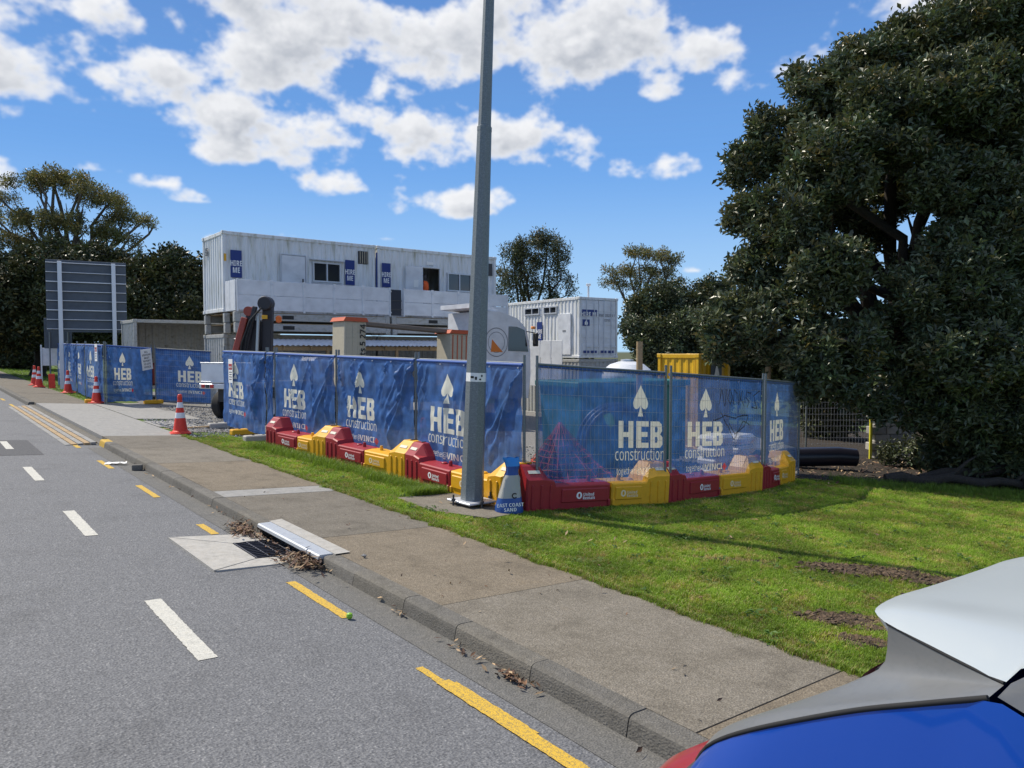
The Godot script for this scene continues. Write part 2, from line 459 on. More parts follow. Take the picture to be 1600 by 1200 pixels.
	M.yellow_paint = textured(colour_texture(512, [Color(0.11, 0.1, 0.08), Color(0.24, 0.18, 0.07), Color(0.58, 0.36, 0.03), Color(0.64, 0.41, 0.04), Color(0.66, 0.44, 0.06)], [[g4, 1.6], [n2, 1.1]]), 0.5, 0.8)
	var galv_tex := colour_texture(512, [Color(0.07, 0.085, 0.09), Color(0.15, 0.172, 0.182), Color(0.22, 0.245, 0.255), Color(0.4, 0.42, 0.42)], [[g4, 0.9], [cell, 1.2], [n2, 1.0]])
	M.galv = textured(galv_tex, 0.7, 0.5, 0.25)
	M.steel = plain(Color(0.45, 0.46, 0.48), 0.4, 0.8)
	M.dark_steel = plain(Color(0.06, 0.06, 0.065), 0.55, 0.3)
	M.black = plain(Color(0.012, 0.012, 0.013), 0.6)
	M.rubber = plain(Color(0.015, 0.015, 0.016), 0.85)
	var streak := noise_image(31, 0.02, 512, 4)
	var dirt := colour_texture(512, [Color(0.34, 0.32, 0.2), Color(0.6, 0.58, 0.46), Color(0.93, 0.925, 0.89), Color(1, 1, 1), Color(1, 1, 1), Color(0.97, 0.97, 0.96)], [[streak, 1.0], [n1, 0.5]])
	M.container_white = plain(Color(0.74, 0.755, 0.77), 0.45)
	stained(M.container_white, dirt, 1.0)
	M.container_white.uv2_scale = Vector3(0.7, 0.09, 0.7)
	M.panel_white = stained(plain(Color(0.72, 0.74, 0.77), 0.4), stain_soft, 2.6)
	M.container_grey = stained(plain(Color(0.4, 0.4, 0.385), 0.55), dirt, 1.7)
	M.container_yellow = stained(plain(Color(0.72, 0.42, 0.015), 0.45), stain_soft, 1.7)
	M.container_teal = stained(plain(Color(0.022, 0.15, 0.13), 0.5), stain, 1.9)
	M.beige = stained(plain(Color(0.5, 0.45, 0.34), 0.75), stain, 1.1)
	M.orange_red = stained(plain(Color(0.52, 0.1, 0.04), 0.55), stain, 0.9)
	M.timber = textured(colour_texture(512, [Color(0.2, 0.125, 0.06), Color(0.36, 0.25, 0.13), Color(0.47, 0.35, 0.2)], [[n2, 1.0], [g4, 0.5], [n1, 1.0]]), 0.6, 0.8)
	M.sign_blue = plain(Color(0.012, 0.035, 0.19), 0.45)
	M.letter_white = plain(Color(0.82, 0.82, 0.8), 0.6)
	M.letter_grey = plain(Color(0.22, 0.23, 0.25), 0.6)
	M.letter_black = plain(Color(0.02, 0.02, 0.022), 0.6)
	M.dark_glass = plain(Color(0.03, 0.035, 0.04), 0.06)
	M.dark_glass.metallic_specular = 0.7
	M.pane = plain(Color(0.6, 0.66, 0.7), 0.05)
	M.pane.albedo_color.a = 0.3
	M.pane.transparency = BaseMaterial3D.TRANSPARENCY_ALPHA
	M.block_red = stained(plain(Color(0.31, 0.014, 0.024), 0.42), stain, 0.7)
	M.block_yellow = stained(plain(Color(0.76, 0.39, 0.012), 0.42), stain, 0.7)
	M.cone = stained(plain(Color(0.78, 0.05, 0.022), 0.5), stain_soft, 0.5)
	M.cone_band = plain(Color(0.78, 0.78, 0.8), 0.4)
	M.sign_back = stained(plain(Color(0.082, 0.1, 0.125), 0.6, 0.1), stain_soft, 2.0)
	M.alu = plain(Color(0.62, 0.64, 0.68), 0.45, 0.5)
	M.bark = textured(colour_texture(512, [Color(0.02, 0.016, 0.012), Color(0.055, 0.045, 0.036), Color(0.1, 0.085, 0.07)], [[n2, 1.0], [g4, 0.7], [cell, 0.6]]), 0.8, 0.95, 0.0, bump_cell, 2.0)
	M.bark_pale = textured(colour_texture(512, [Color(0.07, 0.055, 0.045), Color(0.16, 0.13, 0.105), Color(0.24, 0.2, 0.17)], [[n2, 1.0], [g4, 0.7], [cell, 0.6]]), 0.9, 0.95, 0.0, bump_cell, 2.0)

func leaf_material(c: Color, rough: float, through: float, spec := 0.5) -> StandardMaterial3D:
	var m := plain(c, rough)
	m.vertex_color_use_as_albedo = true
	m.metallic_specular = spec
	m.backlight_enabled = true
	m.backlight = Color(through, through, through * 0.6).linear_to_srgb()
	return m

# ---------------------------------------------------------------- sky
var cloud_noise := FastNoiseLite.new()
var cloud_fine := FastNoiseLite.new()
var cloud_field := []   # coarse map of where the cloud banks lie, two samples a degree

func make_cloud_field() -> void:
	var banks := CLOUDS.duplicate()
	var r := RandomNumberGenerator.new()
	r.seed = 77
	for i in 300:   # the same broken cumulus goes on all round
		var e := rad_to_deg(asin(r.randf_range(0.06, 0.98)))
		var a := r.randf_range(-180.0, 180.0)
		if absf(a) < 43.0 and e < 31.0: continue
		var w := r.randf_range(2.0, 6.5) * (1.3 if e > 40.0 else 1.0)
		for k in r.randi_range(1, 4):
			banks.append([a + r.randfn(0.0, w) / maxf(cos(deg_to_rad(e)), 0.2), e + r.randfn(0.0, w * 0.35), w * r.randf_range(0.6, 1.1) / maxf(cos(deg_to_rad(e)), 0.2), w * r.randf_range(0.3, 0.6), r.randf_range(0.5, 1.0)])
	for j in 182:
		var row := PackedFloat32Array()
		row.resize(722)
		row.fill(-1.2)
		cloud_field.append(row)
	for b in banks:
		var ra: float = b[2] * 1.25
		var re: float = b[3] * 1.25
		for j in range(maxi(0, int((b[1] - re * 1.6) * 2)), mini(181, int((b[1] + re * 1.6) * 2) + 2)):
			var y: float = (j / 2.0 - b[1]) / re
			if y < 0.0: y *= 1.25
			for i in range(int((b[0] - ra * 1.6) * 2), int((b[0] + ra * 1.6) * 2) + 2):
				var x: float = (i / 2.0 - b[0]) / ra
				var f: float = b[4] - (x * x + y * y)
				var k := posmod(i + 360, 720)
				cloud_field[j][k] = maxf(cloud_field[j][k], f)
	for j in 182:
		cloud_field[j][720] = cloud_field[j][0]
		cloud_field[j][721] = cloud_field[j][1]
	cloud_noise.seed = 5
	cloud_noise.frequency = 6.5
	cloud_noise.fractal_octaves = 6
	cloud_noise.fractal_gain = 0.55
	cloud_fine.seed = 9
	cloud_fine.frequency = 22.0
	cloud_fine.fractal_octaves = 5
	cloud_fine.fractal_gain = 0.6

func cloud_at(az: float, el: float) -> float:
	var x := fposmod(az + 180.0, 360.0) * 2.0
	var y := clampf(el, 0.0, 90.0) * 2.0
	var i := int(x)
	var j := mini(int(y), 180)
	var fx := x - i
	var fy := y - j
	var f: float = lerpf(lerpf(cloud_field[j][i], cloud_field[j][i + 1], fx), lerpf(cloud_field[j + 1][i], cloud_field[j + 1][i + 1], fx), fy)
	if f < -0.95: return -1.0
	var a := deg_to_rad(az)
	var e := deg_to_rad(el)
	var d := Vector3(sin(a) * cos(e), sin(e) * 1.5, -cos(a) * cos(e))
	var k := cloud_noise.get_noise_3dv(d)
	return f * 0.85 + k * 1.45 + cloud_fine.get_noise_3dv(d) * 0.6 - 0.2

func sky_colour(az: float, el: float) -> Color:
	var h := clampf(el / 90.0, 0.0, 1.0)
	var side := 0.5 + 0.5 * cos(deg_to_rad(az + 63.0))
	var base := Color(0.44, 0.68, 0.93).lerp(Color(0.17, 0.4, 0.83), smoothstep(0.0, 0.17, h)).lerp(Color(0.085, 0.215, 0.56), smoothstep(0.1, 0.36, h)).lerp(Color(0.05, 0.14, 0.42), smoothstep(0.4, 1.0, h))
	base = base.lerp(Color(0.2, 0.36, 0.68), 0.2 * side * smoothstep(0.1, 0.3, h))
	var c := cloud_at(az, el)
	if c <= -0.16: return base
	var toward := cloud_at(az - 0.7, el + 0.9)
	var lit := clampf(0.55 + (c - toward) * 0.55, 0.0, 1.0)
	var thick := smoothstep(0.15, 1.0, c)
	var grey := Color(0.47, 0.5, 0.555)
	var white := Color(0.9, 0.905, 0.92)
	var col := white.lerp(grey, clampf(thick * (1.15 - 0.85 * lit) + 0.35 * (0.55 - lit), 0.0, 1.0))
	return base.lerp(col, pow(smoothstep(-0.16, 0.62, c), 0.85) * 0.97)

func sky_block(w: int, az0: float, az1: float, h: int, el0: float, el1: float) -> Image:
	var out := PackedByteArray()
	out.resize(w * h * 3)
	var at := 0
	for j in h:
		var el := el1 + (el0 - el1) * (j + 0.5) / h
		for i in w:
			var c := sky_colour(az0 + (az1 - az0) * (i + 0.5) / w, el).linear_to_srgb()
			out[at] = int(clampf(c.r, 0, 1) * 255.0)
			out[at + 1] = int(clampf(c.g, 0, 1) * 255.0)
			out[at + 2] = int(clampf(c.b, 0, 1) * 255.0)
			at += 3
	return Image.create_from_data(w, h, false, Image.FORMAT_RGB8, out)

func make_sky() -> ImageTexture:
	make_cloud_field()
	var im := Image.create(4096, 2048, false, Image.FORMAT_RGB8)
	im.fill(srgb(0.16, 0.18, 0.14))
	var whole := sky_block(1024, 0.0, 360.0, 256, 0.0, 90.0)
	whole.resize(4096, 1024, Image.INTERPOLATE_CUBIC)
	im.blit_rect(whole, Rect2i(0, 0, 4096, 1024), Vector2i.ZERO)
	var step := 360.0 / 4096.0
	var n := 456      # columns on each side of straight ahead
	var rows := 364
	var right := sky_block(n, 0.0, n * step, rows, 0.0, rows * step)
	var left := sky_block(n, -n * step, 0.0, rows, 0.0, rows * step)
	im.blit_rect(right, Rect2i(0, 0, n, rows), Vector2i(0, 1024 - rows))
	im.blit_rect(left, Rect2i(0, 0, n, rows), Vector2i(4096 - n, 1024 - rows))
	return ImageTexture.create_from_image(im)
func _ready() -> void:
	rng.seed = 20240
	# camera
	var cam := Camera3D.new()
	cam.name = "camera"
	add_child(cam)
	cam.position = Vector3(0, 1.951, 0)
	cam.rotation.x = -atan(50.0 / 1160.0)
	cam.fov = rad_to_deg(2.0 * atan(600.0 / 1160.0))
	cam.near = 0.05
	cam.far = 900.0
	cam.current = true
	# sky
	var sky_mat := PanoramaSkyMaterial.new()
	sky_mat.panorama = make_sky()
	var sky := Sky.new()
	sky.sky_material = sky_mat
	var env := Environment.new()
	env.background_mode = Environment.BG_SKY
	env.sky = sky
	env.tonemap_mode = Environment.TONE_MAPPER_LINEAR
	env.tonemap_exposure = 1.05
	env.sdfgi_enabled = true
	env.ssao_enabled = true
	env.ssil_enabled = true
	var around := WorldEnvironment.new()
	around.name = "environment"
	around.environment = env
	add_child(around)
	# sun: high, from the left and a little ahead
	var sun := DirectionalLight3D.new()
	sun.name = "sun"
	add_child(sun)
	sun.look_at_from_position(SUN_TO * 50.0, Vector3.ZERO)
	sun.light_energy = 1.6
	sun.light_angular_distance = 0.5
	sun.light_color = Color(1.0, 0.965, 0.9)
	sun.shadow_enabled = true
	make_materials()
	print("materials ", Time.get_ticks_msec())
	build_ground()
	build_road()
	build_footpath()
	print("ground ", Time.get_ticks_msec())
	build_fence()
	build_blocks()
	build_street()
	print("fence ", Time.get_ticks_msec())
	build_containers()
	print("containers ", Time.get_ticks_msec())
	build_yard()
	build_drain()
	build_signs()
	build_trucks()
	build_yard_things()
	print("yard ", Time.get_ticks_msec())
	build_car()
	build_trees()
	print("trees ", Time.get_ticks_msec())
	build_grass()
	print("grass ", Time.get_ticks_msec())

# ---------------------------------------------------------------- ground, road, footpath
func strip_sheet(ss: Array, ts: Array, up) -> Shape:
	var sh := Shape.new()
	var rows := []
	for i in ts.size():
		var row := []
		for s in ss: row.append(road_pt(s, ts[i], up[i] if up is Array else up))
		rows.append(row)
	sh.sheet(rows)
	if sh.n.size() and sh.n[0].y < 0.0:
		for i in sh.n.size(): sh.n[i] = -sh.n[i]
		for i in range(0, sh.v.size(), 3):
			var t := sh.v[i + 1]
			sh.v[i + 1] = sh.v[i + 2]
			sh.v[i + 2] = t
	return sh

func steps(a: float, b: float, d: float) -> Array:
	var o := []
	var n := maxi(1, int(round((b - a) / d)))
	for i in n + 1: o.append(lerpf(a, b, float(i) / n))
	return o

func build_ground() -> void:
	var o := setting("ground")
	var ss := steps(-90.0, -16.0, 8.0) + steps(-12.0, 70.0, 4.0) + steps(80.0, 260.0, 20.0)
	var ts := [-220.0, -140.0, -90.0, -60.0, -44.0, -34.0, -27.0, -22.0, -18.0, -14.0, -10.0, -7.0, -5.0, -3.5, -2.4, -1.92, -1.88, 0.2, 9.7, 9.95, 10.0, 14.0, 30.0, 70.0, 140.0]
	var up := []
	for t in ts: up.append(-0.3 if t > -1.9 and t < 9.9 else -0.015)
	var sh := strip_sheet(ss, ts, up)
	part(o, "turf_bed", sh, M.turf)

func build_road() -> void:
	var o := setting("road")
	part(o, "asphalt", strip_sheet(steps(-90.0, -16.0, 8.0) + steps(-12.0, 70.0, 4.0) + steps(80.0, 200.0, 20.0), [0.0, 3.0, 6.0, 9.9], -0.13), M.asphalt)
	part(o, "gutter", strip_sheet(steps(-12.0, 4.7, 2.0) , [0.0, 0.31], -0.126), M.gutter)
	part(o, "gutter", strip_sheet(steps(6.22, 15.0, 2.0) , [0.0, 0.31], -0.126), M.gutter)
	part(o, "repair_patch", strip_sheet([14.0, 16.6], [1.2, 2.3], -0.126), M.asphalt_patch)
	# painted lines, each dash a sheet of its own with worn ends
	for a in [[2.64, 4.12], [6.73, 8.25], [10.83, 12.38], [15.0, 16.4], [19.0, 20.4], [23.0, 24.4], [27.0, 28.4], [31.0, 32.4], [-1.3, 0.2], [-5.3, -3.8]]:
		part(o, "white_line_dash", dash(a[0], a[1], 1.585, 1.715, 41 + int(a[0])), M.white_paint)
	var yk := 0
	for a in [[0.62, 1.45], [2.94, 4.09], [6.27, 6.86], [8.84, 9.96], [11.86, 12.96], [15.01, 16.11], [18.0, 19.1], [21.0, 22.1], [24.0, 25.1], [27.0, 28.1], [30.0, 31.1], [-2.6, -1.0]]:
		part(o, "yellow_line_dash", dash(a[0], a[1], 0.415, 0.505, 71 + yk), M.yellow_paint)
		yk += 1
	part(o, "yellow_line_dash", dash(0.1, 1.5, 0.44, 0.545, 91, -0.1215), M.yellow_paint)
	part(o, "yellow_line_dash", dash(1.3, 1.78, 0.47, 0.53, 92), M.yellow_paint)

# ragged-edged strip of paint
func dash(s0: float, s1: float, t0: float, t1: float, sd: int, up := -0.1255) -> Shape:
	var r := RandomNumberGenerator.new()
	r.seed = sd
	var sh := Shape.new()
	var n := int((s1 - s0) / 0.035)
	var pa := []
	var pb := []
	for i in n + 1:
		var s := lerpf(s0, s1, float(i) / n)
		pa.append(road_pt(s, t0 + r.randfn(0.0, 0.0022), up))
		pb.append(road_pt(s, t1 + r.randfn(0.0, 0.0022), up))
	for i in n:
		sh.quad(pa[i], pa[i + 1], pb[i + 1], pb[i])
	for k in sh.n.size(): sh.n[k] = Vector3.UP
	return sh

func kerb_section(s0: float, s1: float, top: float) -> Shape:
	var sh := Shape.new()
	var prof := [Vector2(-0.16, -0.3), Vector2(-0.16, top), Vector2(-0.045, top), Vector2(-0.02, top - 0.006), Vector2(-0.004, top - 0.02), Vector2(0.004, top - 0.045), Vector2(0.022, -0.135), Vector2(0.022, -0.3)]
	for i in prof.size() - 1:
		sh.quad(road_pt(s1, prof[i].x, prof[i].y), road_pt(s0, prof[i].x, prof[i].y), road_pt(s0, prof[i + 1].x, prof[i + 1].y), road_pt(s1, prof[i + 1].x, prof[i + 1].y))
	for k in [s0, s1]:
		for i in range(1, prof.size() - 1):
			if k == s0: sh.tri(road_pt(k, prof[0].x, prof[0].y), road_pt(k, prof[i + 1].x, prof[i + 1].y), road_pt(k, prof[i].x, prof[i].y))
			else: sh.tri(road_pt(k, prof[0].x, prof[0].y), road_pt(k, prof[i].x, prof[i].y), road_pt(k, prof[i + 1].x, prof[i + 1].y))
	return sh

func build_footpath() -> void:
	var k := setting("kerb")
	var s := -9.0
	var tints := [M.kerb, tinted(M.kerb, Color(0.88, 0.88, 0.87)), tinted(M.kerb, Color(0.97, 0.95, 0.9))]
	while s < 62.0:
		var l := rng.randf_range(0.72, 0.98) if s < 15.0 else 2.4
		if s < 4.38 and s + l > 4.2: l = 4.38 - s
		if absf(s - 4.38) < 0.01:
			s = 6.06
			continue
		if s < 14.9 and s + l > 14.6: l = 14.92 - s
		var up := 0.004 + rng.randf_range(-0.004, 0.004)
		if s > 15.4 and s < 26.5: up = -0.085
		if absf(s - 14.92) < 0.01:
			l = 0.5
			part(k, "kerb_section", kerb_section(s, s + l, 0.004), M.yellow_paint, "kerb stone with yellow painted end")
		else:
			part(k, "kerb_section", kerb_section(s + 0.004, s + l - 0.004, up), tints[rng.randi() % 3])
		s += l
	for q in 9:
		part(k, "kerb_section", kerb_section(62.0 + q * 6.0, 67.98 + q * 6.0, 0.004), M.kerb)
	var f := setting("footpath")
	var joints := [-14.0, -9.0, -6.0, -3.2, -0.33, -0.05, 2.5, 5.1, 7.86, 8.36, 11.4, 13.7, 16.1, 18.2, 21.0, 24.0, 27.0, 30.0, 33.0, 36.0, 39.0, 43.0, 48.0, 54.0, 62.0, 74.0, 90.0, 120.0]
	var mats := [M.path, M.path_warm, M.path_dark, M.path, M.path_warm]
	for i in joints.size() - 1:
		var a: float = joints[i] + 0.006
		var b: float = joints[i + 1] - 0.006
		var mat: Material = mats[i % 5]
		if absf(a - 7.866) < 0.02: mat = M.concrete_grey
		elif a > 16.0 and a < 27.0: mat = M.concrete_grey
		elif a > 13.0: mat = M.path_dark
		var sh := Shape.new()
		var y := rng.randf_range(-0.003, 0.003)
		var e := []
		for q in [[a, -0.166], [b, -0.166], [b, -1.86], [a, -1.86]]: e.append([q[0], q[1]])
		if a > 4.9 and a < 5.2: y = 0.0
		var top := []
		var low := []
		for q in e:
			top.append(road_pt(q[0], q[1], y))
			low.append(road_pt(q[0], q[1], -0.28))
		sh.quad(top[3], top[2], top[1], top[0])
		for j in 4: sh.quad(top[j], top[(j + 1) % 4], low[(j + 1) % 4], low[j])
		part(f, "path_slab", sh, mat)
	# far kerb and verge on the other side of the road
	var fk := setting("far_kerb")
	var fs := Shape.new()
	for j in 20:
		var a := -60.0 + j * 10.0
		fs.quad(road_pt(a, 9.9, 0.0), road_pt(a + 10.0, 9.9, 0.0), road_pt(a + 10.0, 9.9, -0.2), road_pt(a, 9.9, -0.2))
		fs.quad(road_pt(a, 9.9, 0.0), road_pt(a, 10.05, 0.0), road_pt(a + 10.0, 10.05, 0.0), road_pt(a + 10.0, 9.9, 0.0))
	part(fk, "kerb_run", fs, M.kerb)

# ---------------------------------------------------------------- banner print
func fill_triangles(d: PackedByteArray, w: int, h: int, pts: PackedVector3Array, c: Array) -> PackedByteArray:
	for i in range(0, pts.size(), 3):
		var a := Vector2(pts[i].x, pts[i].y)
		var b := Vector2(pts[i + 1].x, pts[i + 1].y)
		var e := Vector2(pts[i + 2].x, pts[i + 2].y)
		var area := (b - a).cross(e - a)
		if absf(area) < 1e-9: continue
		var x0 := maxi(0, int(floor(minf(a.x, minf(b.x, e.x)))))
		var x1 := mini(w - 1, int(ceil(maxf(a.x, maxf(b.x, e.x)))))
		var y0 := maxi(0, int(floor(minf(a.y, minf(b.y, e.y)))))
		var y1 := mini(h - 1, int(ceil(maxf(a.y, maxf(b.y, e.y)))))
		for y in range(y0, y1 + 1):
			for x in range(x0, x1 + 1):
				var p := Vector2(x + 0.5, y + 0.5)
				var u := (b - a).cross(p - a) / area
				var v := (e - b).cross(p - b) / area
				var t := (a - e).cross(p - e) / area
				if u >= -0.001 and v >= -0.001 and t >= -0.001:
					var k := (y * w + x) * 4
					d[k] = c[0]
					d[k + 1] = c[1]
					d[k + 2] = c[2]
					d[k + 3] = c[3]
	return d

func print_text(words: String, px_high: float, cx: float, base: float, bold: bool, stretch := 1.0) -> PackedVector3Array:
	var sh := Shape.new()
	sh.text(words, px_high, Transform3D(Basis(), Vector3.ZERO), bold)
	var o := PackedVector3Array()
	var lo := INF
	var hi := -INF
	var yl := INF
	for p in sh.v:
		lo = minf(lo, p.x)
		hi = maxf(hi, p.x)
		yl = minf(yl, p.y)
	var drop := 0.0
	for p in sh.v: o.append(Vector3(cx + (p.x - (lo + hi) / 2.0) * stretch, base - (p.y - yl) - drop, 0))
	return o

func print_poly(poly: PackedVector2Array) -> PackedVector3Array:
	var o := PackedVector3Array()
	var ix := Geometry2D.triangulate_polygon(poly)
	for i in ix: o.append(Vector3(poly[i].x, poly[i].y, 0))
	return o

func print_line(points: Array, wide: float) -> PackedVector3Array:
	var o := PackedVector3Array()
	for i in points.size() - 1:
		var a: Vector2 = points[i]
		var b: Vector2 = points[i + 1]
		var s := (b - a).orthogonal().normalized() * wide / 2.0
		for p in [a - s, a + s, b + s, a - s, b + s, b - s]: o.append(Vector3(p.x, p.y, 0))
	return o

func banner_texture(cx: float, alpha: float, marks: int, sd: int) -> ImageTexture:
	var w := 640
	var h := 448
	var nz := noise_image(sd, 0.012, 512, 4)
	var d := PackedByteArray()
	d.resize(w * h * 4)
	for y in h:
		for x in w:
			var k := (y * w + x) * 4
			var q := 0.8 + 0.4 * nz[(y % 512) * 512 + (x % 512)] / 255.0
			d[k] = int(60 * q)
			d[k + 1] = int(104 * q)
			d[k + 2] = int(166 * q)
			d[k + 3] = int(alpha * 255)
	var white := [232, 230, 214, int(minf(1.0, alpha + 0.14) * 255)]
	if marks > 0:
		var m := cx * w
		# spade emblem
		var sp := PackedVector2Array()
		var outline := [[0.0, -1.0], [0.2, -0.72], [0.52, -0.3], [0.8, 0.08], [0.92, 0.36], [0.86, 0.64], [0.62, 0.82], [0.34, 0.8], [0.1, 0.62], [0.05, 0.55]]
		for q in outline: sp.append(Vector2(m + q[0] * 44.0, h * 0.2 + q[1] * 48.0))
		for i in range(outline.size() - 1, 0, -1): sp.append(Vector2(m - outline[i][0] * 44.0, h * 0.2 + outline[i][1] * 48.0))
		d = fill_triangles(d, w, h, print_poly(sp), white)
		d = fill_triangles(d, w, h, print_poly(PackedVector2Array([Vector2(m, h * 0.24), Vector2(m + 4, h * 0.28), Vector2(m + 14, h * 0.345), Vector2(m - 14, h * 0.345), Vector2(m - 4, h * 0.28)])), white)
		# H E B in heavy block capitals
		var top := h * 0.385
		var hi := h * 0.215
		for r in [[-116, 0, 26, 1], [-64, 0, 26, 1], [-100, 0.41, 50, 0.19], [-22, 0, 26, 1], [-22, 0, 66, 0.2], [-22, 0.4, 60, 0.19], [-22, 0.8, 66, 0.2]]:
			var x0: float = m + r[0]
			var y0: float = top + r[1] * hi
			d = fill_triangles(d, w, h, print_poly(PackedVector2Array([Vector2(x0, y0), Vector2(x0 + r[2], y0), Vector2(x0 + r[2], y0 + r[3] * hi), Vector2(x0, y0 + r[3] * hi)])), white)
		var bx := m + 54.0
		d = fill_triangles(d, w, h, print_poly(PackedVector2Array([Vector2(bx, top), Vector2(bx + 48, top), Vector2(bx + 62, top + hi * 0.1), Vector2(bx + 64, top + hi * 0.36), Vector2(bx + 54, top + hi * 0.48), Vector2(bx + 67, top + hi * 0.6), Vector2(bx + 67, top + hi * 0.88), Vector2(bx + 54, top + hi), Vector2(bx, top + hi)])), white)
		var blue := [60, 104, 166, int(alpha * 255)]
		for q in [0.2, 0.59]:
			d = fill_triangles(d, w, h, print_poly(PackedVector2Array([Vector2(bx + 25, top + q * hi), Vector2(bx + 37, top + q * hi), Vector2(bx + 40, top + (q + 0.1) * hi), Vector2(bx + 37, top + (q + 0.21) * hi), Vector2(bx + 25, top + (q + 0.21) * hi)])), blue)
		d = fill_triangles(d, w, h, print_text("construction", 42.0, m, h * 0.7, false, 0.82), white)
		d = fill_triangles(d, w, h, print_text("together @", 23.0, m - 62.0, h * 0.83, false, 0.8), white)
		d = fill_triangles(d, w, h, print_text("VINCI", 25.0, m + 58.0, h * 0.815, true, 1.25), white)
		var ex := m + 134.0
		var ey := h * 0.795
		d = fill_triangles(d, w, h, print_poly(PackedVector2Array([Vector2(ex - 17, ey), Vector2(ex, ey - 17), Vector2(ex + 17, ey), Vector2(ex, ey + 17)])), [196, 60, 70, 225])
	if marks == 2:
		# sprayed scrawl
		var ink := [18, 24, 46, 235]
		var r := RandomNumberGenerator.new()
		r.seed = 4
		var strokes := [[0.5, 0.23, 0.53, 0.1, 0.565, 0.24, 0.59, 0.09], [0.6, 0.16, 0.625, 0.09, 0.65, 0.15, 0.63, 0.23, 0.6, 0.17], [0.66, 0.22, 0.675, 0.09, 0.7, 0.12, 0.71, 0.22], [0.73, 0.1, 0.725, 0.23, 0.77, 0.1], [0.74, 0.17, 0.79, 0.24], [0.87, 0.11, 0.82, 0.1, 0.81, 0.16, 0.85, 0.19, 0.83, 0.25], [0.98, 0.09, 0.9, 0.14, 0.95, 0.26, 0.88, 0.24], [0.44, 0.37, 0.56, 0.33, 0.7, 0.35, 0.84, 0.33, 0.8, 0.42, 0.68, 0.5, 0.62, 0.4], [0.52, 0.3, 0.6, 0.42, 0.68, 0.55, 0.78, 0.38, 0.86, 0.42]]
		for s in strokes:
			var cv := Curve2D.new()
			for i in range(0, s.size(), 2): cv.add_point(Vector2(s[i] * w, s[i + 1] * h), Vector2(-8, r.randf_range(-8, 8)), Vector2(8, r.randf_range(-8, 8)))
			d = fill_triangles(d, w, h, print_line(Array(cv.tessellate(4, 6.0)), 4.6), ink)
	return ImageTexture.create_from_image(Image.create_from_data(w, h, false, Image.FORMAT_RGBA8, d))

func banner_material(tex: Texture2D, through: float) -> StandardMaterial3D:
	var m := StandardMaterial3D.new()
	m.albedo_texture = tex
	m.roughness = 0.5
	m.transparency = BaseMaterial3D.TRANSPARENCY_ALPHA
	m.cull_mode = BaseMaterial3D.CULL_DISABLED
	m.backlight_enabled = true
	m.backlight = Color(through, through, through).linear_to_srgb()
	return m

# ---------------------------------------------------------------- fence panels and banners
func fence_panel(p: Vector2, q: Vector2, label: String, group: String) -> Node3D:
	var w := p.distance_to(q)
	var o := thing("temporary_fence", label, "fence panel", pt(p.x, p.y), heading(q.x - p.x, q.y - p.y), group)
	var sl := (ground_y(q.x, q.y) - ground_y(p.x, p.y)) / w
	var lean := Transform3D(Basis(Vector3(1, sl, 0), Vector3.UP, Vector3.BACK), Vector3.ZERO)
	for x in [0.035, w - 0.035]:
		var sh := Shape.new()
		sh.xf = lean
		sh.tube([Vector3(x, 0.0, 0), Vector3(x, 2.22, 0)], 0.021, 10)
		part(o, "post", sh, M.galv)
	for y in [0.13, 2.1]:
		var sh := Shape.new()
		sh.xf = lean
		sh.tube([Vector3(0.035, y, 0), Vector3(w - 0.035, y, 0)], 0.016, 8)
		part(o, "rail", sh, M.galv)
	var wires := Shape.new()
	wires.xf = lean
	var n := int(w / 0.075)
	for i in range(1, n):
		wires.tube([Vector3(w * i / n, 0.13, 0), Vector3(w * i / n, 2.1, 0)], 0.002, 4, false)
	for i in range(1, 9):
		wires.tube([Vector3(0.035, 0.13 + 0.22 * i, 0.003), Vector3(w - 0.035, 0.13 + 0.22 * i, 0.003)], 0.0024, 4, false)
	part(o, "wire_mesh", wires, M.steel).set_meta("kind", "stuff")
	return o

